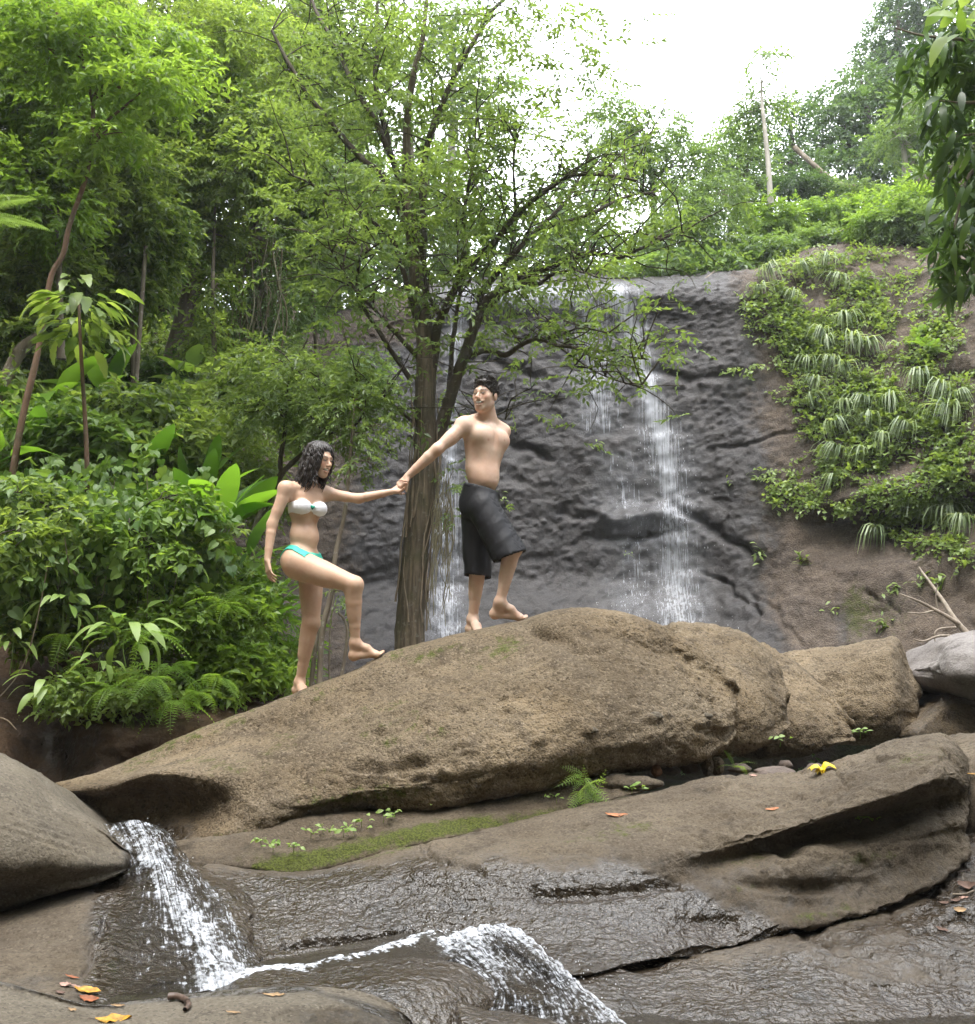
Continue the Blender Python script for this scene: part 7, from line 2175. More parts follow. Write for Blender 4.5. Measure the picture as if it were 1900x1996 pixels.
def add_hand(B, wrist, d, n, side, curl, s=1.0, spread=.18, thumb=(.6, .35)):
    """d: direction of the hand, n: direction the palm faces, side: +1 if the thumb lies along d x n"""
    d = norm(np.asarray(d, float)); n = np.asarray(n, float); n = norm(n - (n @ d) * d)
    t = np.cross(d, n) * side                                      # towards the thumb
    w = np.asarray(wrist, float)
    # palm: a flat pad of four rays
    for i, o in enumerate((.030, .011, -.009, -.028)):
        B.cone(w + d * .012 * s + t * o * .55 * s, w + d * (.086 - .004 * abs(i - 1)) * s + t * o * s, .0135 * s, .0115 * s, .010 * s)
    B.cone(w + d * .02 * s + t * .018 * s + n * .008 * s, w + d * .055 * s + t * .030 * s + n * .010 * s, .014 * s, .012 * s, .012 * s)
    L = [(.040, .025, .020), (.045, .028, .021), (.041, .026, .020), (.032, .020, .018)]
    tips = []
    for i, o in enumerate((.030, .011, -.009, -.028)):
        p = w + d * (.088 - .004 * abs(i - 1)) * s + t * o * s
        a = 0.0
        dd = norm(d + t * spread * (o / .03) * .5)
        for j, l in enumerate(L[i]):
            a += curl[j] * (1 + .06 * i)
            v = dd * math.cos(a) + n * math.sin(a)
            q = p + v * l * s
            B.cone(p, q, (.0092 - .0009 * j) * s, (.0086 - .0011 * j) * s, .004 * s)
            p = q
        tips.append(p)
    p = w + d * .028 * s + t * .034 * s + n * .004 * s
    v = norm(d * .75 + t * thumb[0] + n * thumb[1])
    q = p + v * .040 * s
    B.cone(w + d * .012 * s + t * .016 * s, p, .014 * s, .0125 * s, .010 * s)
    B.cone(p, q, .0115 * s, .0098 * s, .006 * s)
    v2 = norm(d * .9 + t * (thumb[0] - .35) + n * (thumb[1] + .25))
    B.cone(q, q + v2 * .030 * s, .0098 * s, .0082 * s, .004 * s)
    return tips

def add_foot(B, ankle, heel, ball, toe, up, side, s=1.0, r=.033):
    """bare foot: heel, arch, ball and five toes; side: vector towards the big toe"""
    ankle, heel, ball, toe = map(lambda q: np.asarray(q, float), (ankle, heel, ball, toe))
    up = norm(np.asarray(up, float)); side = norm(np.asarray(side, float))
    B.cone(ankle, heel + up * .030 * s, r * 1.05, .030 * s, .03)
    B.cone(heel + up * .026 * s, heel + up * .020 * s, .029 * s, .027 * s, .02)
    mid = ankle * .45 + ball * .55 + up * .018 * s
    B.cone(ankle, mid, r * 1.0, .024 * s, .03)
    B.cone(mid, ball + up * .014 * s, .026 * s, .020 * s, .025, side, .72)
    B.cone(heel + up * .024 * s, ball + up * .015 * s - side * .012 * s, .025 * s, .021 * s, .03)
    B.cone(ball + up * .014 * s + side * .028 * s, ball + up * .013 * s - side * .030 * s, .019 * s, .015 * s, .018)
    fd = norm(toe - ball)
    for i in range(5):
        o = .031 - .0155 * i
        l = (.048, .047, .042, .036, .029)[i] * s
        rr = (.0125, .0095, .009, .0085, .008)[i] * s
        p = ball + side * o * s + up * (rr + .003)
        q = p + fd * l + up * (.002 - .002 * i) * s
        B.cone(p - fd * .01, q, rr * 1.1, rr * .95, .006)
    for q in (-1, 1):                                              # ankle bones
        B.ell(ankle + side * q * (r * .85) + up * .004, np.eye(3), np.array([.012, .012, .014]) * s, .015)

# skin
def skin_mat(name, base, red, freckle=.15):
    t = NT(name)
    p = t.obj()
    n = t.noise(p, 9, 5, 0.6)
    n2 = t.noise(p, 55, 3, 0.6)
    col = t.mix(t.ramp(n, 0.35, 0.7), base, red)
    col = t.mix(t.math('MULTIPLY', t.ramp(n2, 0.4, 0.7), freckle), col, tuple(x * .8 for x in red))
    col = t.mix(t.attr('blush'), col, (red[0] * 1.0, red[1] * .72, red[2] * .68))
    col = t.mix(t.attr('lip'), col, (0.42, 0.17, 0.135))
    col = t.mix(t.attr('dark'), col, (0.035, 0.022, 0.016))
    pr = t.n('ShaderNodeBsdfPrincipled', {'Base Color': col, 'Roughness': 0.5, 'Subsurface Weight': 0.18, 'Subsurface Scale': 0.02})
    t.set(pr, 'Subsurface Radius', (1.0, 0.35, 0.2))
    t.set(pr, 'Specular IOR Level', 0.38)
    t.set(pr, 'Normal', t.n('ShaderNodeBump', {'Strength': 0.12, 'Distance': 0.002, 'Height': t.noise(p, 160, 3, 0.6)}))
    return t.surf(pr)
M['skin_m'] = skin_mat('fair_skin', (0.63, 0.450, 0.345), (0.590, 0.385, 0.285))
M['skin_w'] = skin_mat('tanned_skin', (0.57, 0.385, 0.275), (0.530, 0.335, 0.230))
def cloth(name, col, rough=.7, scale=120, bump=.25, var=.12, spec=.3, crease=0.0):
    t = NT(name)
    p = t.obj()
    n = t.noise(p, scale, 3, .6)
    m = t.noise(t.scaled(p, (1, 1, .5)), 14, 5, .6, .5)
    c = t.mix(t.ramp(m, .3, .7), tuple(x * (1 - var) for x in col), tuple(min(1, x * (1 + var)) for x in col))
    h = t.math('ADD', t.math('MULTIPLY', n, .15), t.math('MULTIPLY', m, 1.0 + crease))
    pr = t.n('ShaderNodeBsdfPrincipled', {'Base Color': c, 'Roughness': rough, 'Specular IOR Level': spec, 'Normal': t.n('ShaderNodeBump', {'Strength': bump, 'Distance': .01, 'Height': h})})
    return t.surf(pr)
M['black_cloth'] = cloth('black_nylon', (0.011, 0.011, 0.014), .6, 200, .2, .08, .35, .2)
M['white_cloth'] = cloth('white_swim_fabric', (0.78, 0.77, 0.80), .6, 200, .35, .03, .3)
M['teal_cloth'] = cloth('turquoise_swim_fabric', (0.05, 0.48, 0.36), .55, 200, .35, .1, .35)
M['teal_gem'] = plain('green_enamel', (0.02, 0.33, 0.22), .25, .6, .05)
def hair_mat(name, col, rough=.45):
    t = NT(name)
    p = t.obj()
    n = t.noise(t.scaled(p, (1, 1, .3)), 130, 4, .7)
    c = t.mix(t.ramp(n, .3, .75), tuple(x * .5 for x in col), tuple(x * 2.0 for x in col))
    pr = t.n('ShaderNodeBsdfPrincipled', {'Base Color': c, 'Roughness': rough, 'Specular IOR Level': .6, 'Normal': t.n('ShaderNodeBump', {'Strength': .7, 'Distance': .006, 'Height': n})})
    return t.surf(pr)
M['hair_m'] = hair_mat('short_dark_hair', (0.022, 0.016, 0.012))
M['hair_w'] = hair_mat('long_dark_hair', (0.020, 0.014, 0.012), .38)
M['tooth'] = plain('tooth', (0.82, 0.80, 0.74), .3, .5, .02)
M['eye'] = plain('eye_white', (0.30, 0.26, 0.24), .2, .5, .02)
M['iris'] = plain('dark_iris', (0.02, 0.013, 0.01), .2, .6, .02)

def skin_attrs(V, hd, s, hc, A, nip=(), brow=1.0, stubble=0.0):
    w = (V - hc) @ A.T / s
    x, y, z = np.abs(w[:, 0]), w[:, 1], w[:, 2]
    near = (np.abs(w) < .14).all(1)
    zb = .030 + .004 * np.sin((x - .014) / .04 * 3.14) - .10 * np.clip(x - .044, 0, 1)
    dark = brow * np.exp(-((z - zb) / .0058) ** 2) * sstep(.010, .016, x) * sstep(.058, .048, x) * (y > .05)
    dark = np.maximum(dark, .95 * np.exp(-(((x - .031) / .016) ** 4 + ((z - .0075) / .0052) ** 2)) * (y > .06))
    if stubble:
        dark = np.maximum(dark, stubble * sstep(-.035, -.065, z) * sstep(-.14, -.10, z) * (y > -.02))
    # dark inside of the open mouth
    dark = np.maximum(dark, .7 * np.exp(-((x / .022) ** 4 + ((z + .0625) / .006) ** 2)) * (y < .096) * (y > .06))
    lip = .8 * np.exp(-((x / .030) ** 4 + ((z + .062) / .0125) ** 4)) * (y > .084)
    blush = .6 * np.exp(-(((x - .042) / .02) ** 2 + ((z + .022) / .02) ** 2)) * (y > .03) + .5 * np.exp(-((x / .012) ** 2 + ((z + .025) / .012) ** 2)) * (y > .09)
    dark, lip, blush = dark * near, lip * near, blush * near
    for c, r in nip:
        lip = np.maximum(lip, .6 * np.exp(-(np.linalg.norm(V - c, axis=1) / r) ** 4))
    return {'dark': dark, 'lip': lip, 'blush': blush}

def ball(c, r, n=10):
    u, w = np.meshgrid(np.linspace(0, 2 * np.pi, n + 1)[:-1], np.linspace(0, np.pi, n // 2 + 2), indexing='ij')
    v = np.stack([np.cos(u) * np.sin(w), np.sin(u) * np.sin(w), np.cos(w)], -1).reshape(-1, 3) * r + c
    return v, grid_faces(n, n // 2 + 2, True, False)

def face_parts(t, W, A, s, smile):
    for q in (-1, 1):
        v, f = ball(W(q * .031, .0875, .0055), .0082 * s, 10)
        e = child('eye', t, v, f, M['eye'])
        v, f = ball(W(q * .031, .0925, .0052), .0046 * s, 8)
        child('iris', e, v, f, M['iris'])
    if smile:
        mw = .021 + .011 * smile
        x = np.linspace(-1, 1, 13)
        a = np.array([W(mw * u, .0990 - .015 * u * u, -.0540 + .009 * u * u) for u in x]); b = np.array([W(mw * u * .96, .0975 - .014 * u * u, -.0660 + .014 * u * u) for u in x])
        g = np.stack([a, b], 1)
        g2 = g - (A[1] * .006 * s)
        v = np.concatenate([g, g2[:, ::-1]], 1).reshape(-1, 3)
        child('teeth', t, v, grid_faces(13, 4, False, True), M['tooth'])

def wavy(v, f, amp, scale, seed):
    """fold relief along vertex normals of a quad mesh"""
    a, b, c = v[f[:, 0]], v[f[:, 1]], v[f[:, 2]]
    fn = np.cross(b - a, c - a)
    n = np.zeros_like(v)
    for k in range(4): np.add.at(n, f[:, k], fn)
    n = norm(n)
    return v + n * (amp * scale(v))[:, None]

def skull_strand(W, az, L, r, rng, hang, lift=.012, start=.12, wave=.008, fq=3.5, k=26, part=0.0, sc=1.0):
    """a lock of hair that runs over the skull from the crown and then hangs"""
    ph = rng.uniform(0, 6.28)
    pts = []
    tot = L
    for u in np.linspace(0, 1, 14):
        s_ = u * tot
        th = start + s_ / .105                       # angle down from the crown
        lim = hang
        if th < lim:
            a, b = math.sin(th), math.cos(th)
            q = np.array([part + math.sin(az) * a * .082, -.016 + math.cos(az) * a * .100, .036 + b * .094]) * 1.0
            q = q + np.array([math.sin(az) * a, math.cos(az) * a, b]) * lift
            last = q.copy(); over = 0.0
        else:
            over = s_ - (lim - start) * .105
            q = last + np.array([math.sin(az) * .010 * min(1, over / .08), math.cos(az) * .006, -over])
        w = wave * min(1, u * 2.2)
        q = q + w * np.array([math.cos(ph + fq * 6.28 * u), math.sin(ph + fq * 6.28 * u), .4 * math.sin(ph * 2 + fq * 6.28 * u)])
        pts.append(W(*q))
    return smooth_path(pts, k)
def build_man():
    s = 1.0
    rv = norm(np.array([-.80, -.60, 0])); fv = np.array([.60, -.80, 0])           # chest
    up_t = norm(P(953, 812, 7.5) - P(939, 975, 7.5))
    A = frame(fv, up_t)
    pf = norm(np.array([.86, -.51, 0])); Ap = frame(pf, up_t)                       # pelvis
    B = Body(.0055)
    chest = P(947, 868, 7.52); abd = P(941, 922, 7.52); pel = P(938, 975, 7.54)
    SR, SL = P(906, 829, 7.41), P(977, 843, 7.64)
    e = lambda c, F_, o, r, k=.03, sub=False: B.ell(c + np.array(o) @ F_, F_, np.array(r), k, sub)
    e(chest, A, (0, 0, .01), (.150, .102, .165), .03)
    e(abd, A, (0, -.005, .0), (.128, .092, .130), .05)
    e(abd, A, (0, .02, -.04), (.100, .080, .090), .05)
    e(pel, Ap, (0, -.01, .01), (.142, .108, .110), .05)
    for q in (-1, 1):
        e(chest, A, (q * .072, .066, .045), (.080, .036, .060), .05)                # pecs
        B.cone(chest + np.array([q * .135, -.02, .06]) @ A, abd + np.array([q * .105, -.01, .03]) @ A, .042, .032, .05)   # lats
        B.cone(abd + np.array([q * .040, .060, .15]) @ A, abd + np.array([q * .034, .068, -.07]) @ A, .034, .032, .06)    # belly muscles
        B.cone(P(951, 812, 7.53) + np.array([q * .02, -.03, 0]) @ A, (SR if q > 0 else SL) + np.array([-q * .03, -.01, .015]), .040, .036, .05)  # traps
        B.cone(chest + np.array([q * .02, .055, .128]) @ A, (SR if q > 0 else SL) + np.array([0, 0, .018]), .014, .014, .03)       # collar bones
    B.cone(SR + np.array([.03, .02, -.02]), chest + np.array([.10, .03, .05]) @ A, .055, .06, .06)
    B.cone(SL + np.array([-.03, 0, -.02]), chest + np.array([-.10, .02, .05]) @ A, .055, .06, .06)
    B.ell(P(972, 932, 7.44), A, np.array([.008, .02, .008]), .012, True)            # navel
    e(chest, A, (0, .116, .03), (.008, .014, .06), .03, True)
    # neck and head
    hc = P(946, 773, 7.47)
    fd = norm(np.array([-.50, -.86, -.03])); Ah = frame(fd, norm(np.array([.02, 0, 1]) + .10 * np.array([.6, 0, 0])))
    B.cone(P(953, 818, 7.53), hc + np.array([0, -.022, -.055]) @ Ah, .060, .055, .04)
    W = add_head(B, hc, Ah, 1.02, .9)
    # right arm, stretched back to the woman
    ER, WR = P(852, 876, 7.33), P(794, 929, 7.36)
    m1 = SR * .5 + ER * .5
    B.path([SR, SR * .75 + ER * .25, m1, ER], [.058, .052, .047, .038], .04)
    B.ell(m1 + np.array([.0, 0, -.008]), frame(norm(ER - SR)), np.array([.040, .075, .044]), .03)
    B.path([ER, ER * .72 + WR * .28, ER * .3 + WR * .7, WR], [.039, .043, .033, .026], .03)
    dR = norm(P(768, 952, 7.36) - WR)
    add_hand(B, WR, dR + np.array([0, 0, -.10]), np.array([.15, .55, -.75]), 1, (.6, 1.05, .8), 1.02, thumb=(.45, .5))
    # left arm, swung behind the body
    EL, WL = P(958, 900, 7.86), P(935, 945, 7.90)
    B.path([SL, SL * .5 + EL * .5, EL], [.055, .047, .038], .04)
    B.path([EL, EL * .7 + WL * .3, WL], [.039, .042, .026], .03)
    add_hand(B, WL, norm(WL - EL), np.array([-1, .2, 0]), 1, (.3, .4, .3), 1.0)
    # legs
    HR, KR, AR = P(948, 990, 7.46), P(1001, 1068, 7.38), P(974, 1174, 7.44)
    HL, KL, AL = P(928, 990, 7.62), P(934, 1098, 7.66), P(921, 1207, 7.74)
    for H, K, An in ((HR, KR, AR), (HL, KL, AL)):
        B.path([H, H * .5 + K * .5, K], [.092, .078, .056], .04)
        ax = norm(An - K)
        back = np.array([-1.0, .25, 0]); back = norm(back - (back @ ax) * ax)
        B.path([K, K * .7 + An * .3, K * .3 + An * .7, An], [.054, .050, .040, .034], .03)
        B.cone(K * .85 + An * .15 + back * .018, K * .45 + An * .55 + back * .012, .044, .032, .04)
        B.ell(K - back * .022, np.eye(3), np.array([.036, .036, .044]), .03)
    sd = norm(np.array([-.10, 1.0, 0]))
    add_foot(B, AR, P(964, 1204, 7.48), P(1014, 1208, 7.47), P(1036, 1204, 7.46), (-.06, 0, 1), sd, 1.04, .034)
    add_foot(B, AL, P(916, 1233, 7.76), P(934, 1240, 7.58), P(940, 1240, 7.5), (0, 0, 1), np.array([-1, -.2, 0]), 1.04, .034)
    D, lo = B.field()
    V, Fq = surface_nets(D, lo, B.h)
    root = np.array(P(960, 1225, 7.55))
    t = thing('person', 'bare-chested man in long black shorts stepping up the boulder, looking back and holding a hand', 'person', tuple(root))
    nip = [(P(951, 857, 7.40), .011), (chest + np.array([-.085, .115, .035]) @ A, .011)]
    at = skin_attrs(V, None, 1.02, hc, Ah, nip, 1.0, .10)
    child('body', t, V, Fq, M['skin_m'], attrs=at)
    face_parts(t, W, Ah, 1.02, 1.0)
    # hair: cap grown over the skull, cut along the hairline
    H = Body(.004)
    H.ell(W(0, -.014, .042), Ah, np.array([.0835, .102, .093]) * 1.02, .01)
    H.ell(W(0, .030, .098), Ah, np.array([.058, .056, .030]) * 1.02, .02)
    Dh, lh = H.field()
    g = np.stack(np.meshgrid(*[lh[j] + H.h * np.arange(Dh.shape[j]) for j in range(3)], indexing='ij'), -1)
    w = (g.reshape(-1, 3) - hc) @ Ah.T / 1.02
    n3 = fbm(w * np.array([60, 60, 26.]), 3, seed=191).reshape(Dh.shape)
    x, y, z = np.abs(w[:, 0]), w[:, 1], w[:, 2]
    hl = np.interp(y, [-.12, -.07, -.035, -.012, .012, .022, .05, .085, .12], [-.075, -.070, -.05, .022, -.018, .022, .050, .070, .078]) + .02 * np.clip((x - .03) / .04, 0, 1) * (y > .03) * -1
    cut = (hl - z).reshape(Dh.shape)
    Dh = np.maximum(Dh - .006 * n3, cut * .8 + .004 * n3)
    v, f = surface_nets(Dh, lh, H.h)
    hair = child('hair', t, v, f, M['hair_m'])
    rng = np.random.default_rng(211)
    mb = MB()
    for i in range(620):                                      # short tufts all over
        az = rng.uniform(-np.pi, np.pi); th = math.acos(rng.uniform(-.05, 1))
        a, b = math.sin(th), math.cos(th)
        q = np.array([math.sin(az) * a * .0845, -.014 + math.cos(az) * a * .103, .042 + b * .094])
        lim = np.interp(q[1], [-.12, -.07, -.035, -.012, .012, .022, .05, .085, .12], [-.075, -.068, -.05, .02, -.02, .018, .045, .064, .070])
        if q[2] < lim: continue
        nn = norm(np.array([q[0] / .0845, (q[1] + .014) / .103, (q[2] - .042) / .094]))
        q = q + nn * (.010 if (q[2] > .085 and q[1] > -.03) else .002)
        dv = norm(nn * .55 + np.array([rng.normal() * .3, .55 + rng.normal() * .3, .45]) * (.8 if q[2] > .08 else .35) + np.array([0, 0, -.5 if q[2] < .05 else 0]))
        L = rng.uniform(.012, .021) * (1.25 if q[2] > .1 else .8)
        pp = [W(*(q - nn * .003)), W(*(q + dv * L * .5)), W(*(q + dv * L + nn * -.003))]
        v, f = tube(smooth_path(pp, 5), [.0040, .0038, .003, .002, .0006], 4)
        mb.add(v, f)
    o = mb.build('tufts', M['hair_m'], hair)
    # board shorts: cloth shell open at both hems
    S = Body(.009)
    S.ell(pel + np.array([0, -.005, .02]) @ Ap, Ap, np.array([.156, .124, .125]), .03)
    S.ell(abd + np.array([0, 0, -.11]) @ A, A, np.array([.140, .106, .10]), .04)
    for q in (-1, 1):
        S.ell(pel + np.array([q * .06, -.05, -.04]) @ Ap, Ap, np.array([.085, .085, .10]), .04)
    S.cone(HR + np.array([-.02, 0, .0]), P(998, 1092, 7.38), .112, .126, .05)
    S.cone(HL + np.array([0, 0, 0]), P(931, 1130, 7.66), .110, .098, .05)
    Ds, ls = S.field()
    g = np.stack(np.meshgrid(*[ls[j] + S.h * np.arange(Ds.shape[j]) for j in range(3)], indexing='ij'), -1)
    q = g.reshape(-1, 3)
    def plane(a, b, third):
        n = norm(np.cross(b - a, third - a)); return n, a
    # waist plane
    a, b = P(899, 940, 7.50), P(972, 959, 7.46)
    c = a * .5 + b * .5 + np.array([0, .25, .01])
    n, o = plane(a, b, c)
    if n[2] < 0: n = -n
    top = (q - o) @ n
    # hems: one plane for each leg, chosen by the nearer leg
    def segd(a_, b_):
        ab = b_ - a_; tt = np.clip((q - a_) @ ab / (ab @ ab), 0, 1); return np.linalg.norm(q - a_ - tt[:, None] * ab, axis=1)
    dR_, dL_ = segd(HR, P(1003, 1088, 7.38)), segd(HL, P(931, 1130, 7.66))
    a, b = P(966, 1094, 7.34), P(1036, 1068, 7.34); n1, o1 = plane(a, b, (a + b) / 2 + np.array([0, .25, .0]))
    if n1[2] > 0: n1 = -n1
    a, b = P(905, 1119, 7.6), P(955, 1124, 7.6); n2, o2 = plane(a, b, (a + b) / 2 + np.array([0, .25, -.02]))
    if n2[2] > 0: n2 = -n2
    hem = np.where(dR_ < dL_, (q - o1) @ n1, (q - o2) @ n2)
    shell = np.maximum(Ds.ravel(), -(Ds.ravel() + .014))
    sh = np.maximum(np.maximum(shell, top), hem).reshape(Ds.shape).astype(np.float32)
    v, f = surface_nets(sh, ls, S.h)
    def folds(v):
        px, py = pj(v)
        r_ = fbm(np.stack([px * .028 + py * .018, py * .012 - px * .008, v[:, 1] * 4], 1), 3, seed=195, ridge=True)
        r2 = fbm(np.stack([px * .09, py * .02, v[:, 1] * 6], 1), 3, seed=197, ridge=True) * sstep(1000, 950, py)
        return np.clip(.9 * r_ + .5 * r2, -1, 1) * sstep(936, 952, py)
    v = wavy(v, f, .007, folds, 0)
    o = child('board_shorts', t, v, f, M['black_cloth'])
    # waistband as a raised strip
    band = np.maximum(np.maximum(np.maximum(Ds.ravel() - .004, -(Ds.ravel() + .008)), top - .003), -(top + .030)).reshape(Ds.shape).astype(np.float32)
    v, f = surface_nets(band, ls, S.h)
    child('waistband', o, v, f, M['black_cloth'])
    return t
build_man()
def build_woman():
    up_t = norm(P(604, 940, 7.3) - P(594, 1085, 7.3))
    fv = norm(np.array([.60, -.80, 0])); A = frame(fv, up_t)
    pf = norm(np.array([.86, -.50, 0])); Ap = frame(pf, norm(up_t + np.array([.12, 0, 0])))
    chest = P(596, 984, 7.31); abd = P(593, 1040, 7.31); pel = P(593, 1086, 7.33)
    SR, SL = P(558, 952, 7.20), P(634, 962, 7.40)
    T = Body(.0055)                                                     # torso and legs without arms
    e = lambda c, F_, o, r, k=.03, sub=False: T.ell(c + np.array(o) @ F_, F_, np.array(r), k, sub)
    e(chest, A, (0, 0, .02), (.122, .086, .130), .03)
    e(chest, A, (0, -.01, -.06), (.112, .080, .10), .04)
    e(abd, A, (0, -.002, .0), (.104, .074, .105), .05)
    e(abd, A, (0, .018, -.04), (.090, .066, .075), .05)
    e(pel, Ap, (0, -.012, .005), (.138, .100, .095), .05)
    for q in (-1, 1):
        e(chest, A, (q * .064, .070, -.030), (.058, .050, .053), .02)
        e(pel, Ap, (q * .062, -.058, -.035), (.080, .078, .082), .04)
        T.cone(P(603, 940, 7.33) + np.array([q * .015, -.02, -.01]) @ A, (SR if q > 0 else SL) + np.array([-q * .02, 0, .012]), .030, .028, .05)
        T.cone(chest + np.array([q * .015, .055, .112]) @ A, (SR if q > 0 else SL) + np.array([0, 0, .016]), .011, .011, .025)
        T.cone(chest + np.array([q * .10, -.01, .07]) @ A, (SR if q > 0 else SL) + np.array([0, 0, -.01]), .045, .040, .05)
    T.ell(P(617, 1053, 7.22), A, np.array([.006, .018, .012]), .012, True)
    HR, KR, AR = P(577, 1096, 7.23), P(690, 1140, 7.12), P(692, 1254, 7.20)
    HL, KL, AL = P(606, 1108, 7.40), P(606, 1214, 7.38), P(584, 1330, 7.46)
    T.path([HR, HR * .55 + KR * .45, KR], [.098, .084, .060], .05)
    T.cone(HR + np.array([.01, .02, -.04]), HR * .45 + KR * .55 + np.array([0, 0, -.02]), .080, .062, .05)
    T.path([HL, HL * .5 + KL * .5, KL], [.094, .080, .060], .05)
    for K, An in ((KR, AR), (KL, AL)):
        ax = norm(An - K)
        back = np.array([-1.0, .2, 0]); back = norm(back - (back @ ax) * ax)
        T.path([K, K * .7 + An * .3, K * .3 + An * .7, An], [.055, .050, .038, .031], .03)
        T.cone(K * .85 + An * .15 + back * .014, K * .48 + An * .52 + back * .010, .044, .032, .04)
        T.ell(K - back * .020, np.eye(3), np.array([.036, .036, .042]), .03)
    sd = norm(np.array([.0, 1.0, 0]))
    add_foot(T, AR, P(690, 1285, 7.21), P(735, 1280, 7.20), P(757, 1270, 7.2), (-.22, 0, 1), sd, .96, .030)
    add_foot(T, AL, P(578, 1352, 7.48), P(592, 1360, 7.34), P(598, 1360, 7.27), (0, 0, 1), np.array([-1, -.2, 0]), .96, .030)
    torso_prims = list(T.p)
    B = T
    hc = P(622, 898, 7.29)
    fd = norm(np.array([.80, -.56, -.20])); Ah = frame(fd, norm(np.array([.06, -.05, 1])))
    B.cone(P(601, 944, 7.34), hc + np.array([0, -.028, -.052]) @ Ah, .046, .044, .04)
    W = add_head(B, hc, Ah, .96, .55, True)
    # near arm hangs relaxed
    ER, WR = P(530, 1022, 7.17), P(521, 1092, 7.12)
    B.path([SR, SR * .7 + ER * .3, SR * .35 + ER * .65, ER], [.046, .043, .039, .032], .04)
    B.path([ER, ER * .75 + WR * .25, ER * .3 + WR * .7, WR], [.032, .034, .027, .022], .03)
    add_hand(B, WR, norm(P(527, 1140, 7.1) - WR), np.array([.75, .55, .1]), -1, (.25, .4, .3), .92, thumb=(.35, .45))
    # far arm reaches for the man's hand
    EL, WL = P(698, 972, 7.37), P(766, 958, 7.36)
    B.path([SL, SL * .7 + EL * .3, SL * .35 + EL * .65, EL], [.044, .041, .037, .031], .04)
    B.path([EL, EL * .75 + WL * .25, EL * .3 + WL * .7, WL], [.031, .033, .026, .021], .03)
    add_hand(B, WL, norm(P(792, 943, 7.37) - WL), np.array([.1, -.75, .55]), 1, (.55, 1.1, .8), .92, thumb=(.5, .5))
    D, lo = B.field()
    V, Fq = surface_nets(D, lo, B.h)
    root = np.array(P(640, 1330, 7.35))
    t = thing('person', 'dark-haired woman in a white and turquoise bikini raising a bare foot onto the boulder', 'person', tuple(root))
    child('body', t, V, Fq, M['skin_w'], attrs=skin_attrs(V, None, .96, hc, Ah, (), .9))
    face_parts(t, W, Ah, .96, .55)
    # ---- bikini: fabric shells lying on the body
    S = Body(.0042); S.p = torso_prims
    def shell(lo, hi, region, th=.006):
        Dt, l = S.field(lo, hi)
        g = np.stack(np.meshgrid(*[l[j] + S.h * np.arange(Dt.shape[j]) for j in range(3)], indexing='ij'), -1).reshape(-1, 3)
        d = np.maximum(np.abs(Dt.ravel() - .002) - th * .75, region(g)).reshape(Dt.shape).astype(np.float32)
        return surface_nets(d, l, S.h)
    def top_region(g):
        w = (g - chest) @ A.T
        x = np.abs(w[:, 0])
        cup = np.exp(-((x - .066) / .042) ** 2)
        front = sstep(-.02, .05, w[:, 1])
        mid = -.036 + .004 * front
        half = (.034 + .019 * cup * front) * (1 - .36 * sstep(.026, 0, x) * front)
        return np.abs(w[:, 2] - mid) - half
    v, f = shell(chest - .22, chest + .22, top_region)
    v = wavy(v, f, .0035, lambda q: fbm(np.stack([((q - chest) @ A.T)[:, 0] * 26, q[:, 2] * 90, q[:, 1] * 8], 1), 3, seed=201) * np.exp(-(np.abs(((q - chest) @ A.T)[:, 0]) / .07) ** 2), 0)
    top = child('bikini_top', t, v, f, M['white_cloth'])
    # heart-shaped ornament
    n_ = A[1]
    hp = chest + np.array([0, .112, -.030]) @ A
    u = np.linspace(0, 2 * np.pi, 25)[:-1]
    hx = 16 * np.sin(u) ** 3; hz = 13 * np.cos(u) - 5 * np.cos(2 * u) - 2 * np.cos(3 * u) - np.cos(4 * u)
    ring = np.stack([hx, 0 * u, hz], 1) / 16 * .0165
    g = np.stack([hp + (ring * .98) @ A - n_ * .012, hp + ring @ A, hp + (ring * .86) @ A + n_ * .004, hp + (ring * .02) @ A + n_ * .005], 1)
    child('heart_ornament', top, g.reshape(-1, 3), grid_faces(24, 4, True, False), M['teal_gem'])
    # bottom
    a, b = P(555, 1084, 7.3), P(590, 1068, 7.2)
    wn_ = norm(np.array([-.02, .10, 1.0]))
    wc = P(594, 1073, 7.30)
    def bot_region(g):
        w = (g - pel) @ Ap.T
        x, y = np.abs(w[:, 0]), w[:, 1]
        # waist line: high on the sides, dipping in front
        px, py = pj(g)
        zt = np.interp(y, [-.16, -.12, -.06, -.02, .03, .07, .11, .14], [.012, .024, .056, .064, .058, .036, .014, -.006])
        # leg line: narrow on the hip, low in the middle and over the seat
        frontw = np.interp(w[:, 1], [-.10, -.04, .02, .07], [.085, .030, .030, .06])
        mid = np.where(y > 0, .16 * sstep(.075, .01, x), .13 * sstep(.115, .03, x))
        zb = zt - .034 - mid * sstep(.02, .08, np.abs(y + .01))
        return np.maximum(np.maximum(w[:, 2] - zt, zb - w[:, 2]), y - .132)
    v, f = shell(pel - .26, pel + .26, bot_region, .006)
    v = wavy(v, f, .003, lambda q: fbm(np.stack([q[:, 0] * 12, q[:, 1] * 12, q[:, 2] * 120], 1), 2, seed=203), 0)
    child('bikini_bottom', t, v, f, M['teal_cloth'])
    # ---- hair: cap and long wavy strands
    H = Body(.004)
    H.ell(W(0, -.018, .040), Ah, np.array([.0825, .102, .090]) * .96, .01)
    H.ell(W(0, -.062, -.02), Ah, np.array([.070, .060, .085]) * .96, .03)
    Dh, lh = H.field()
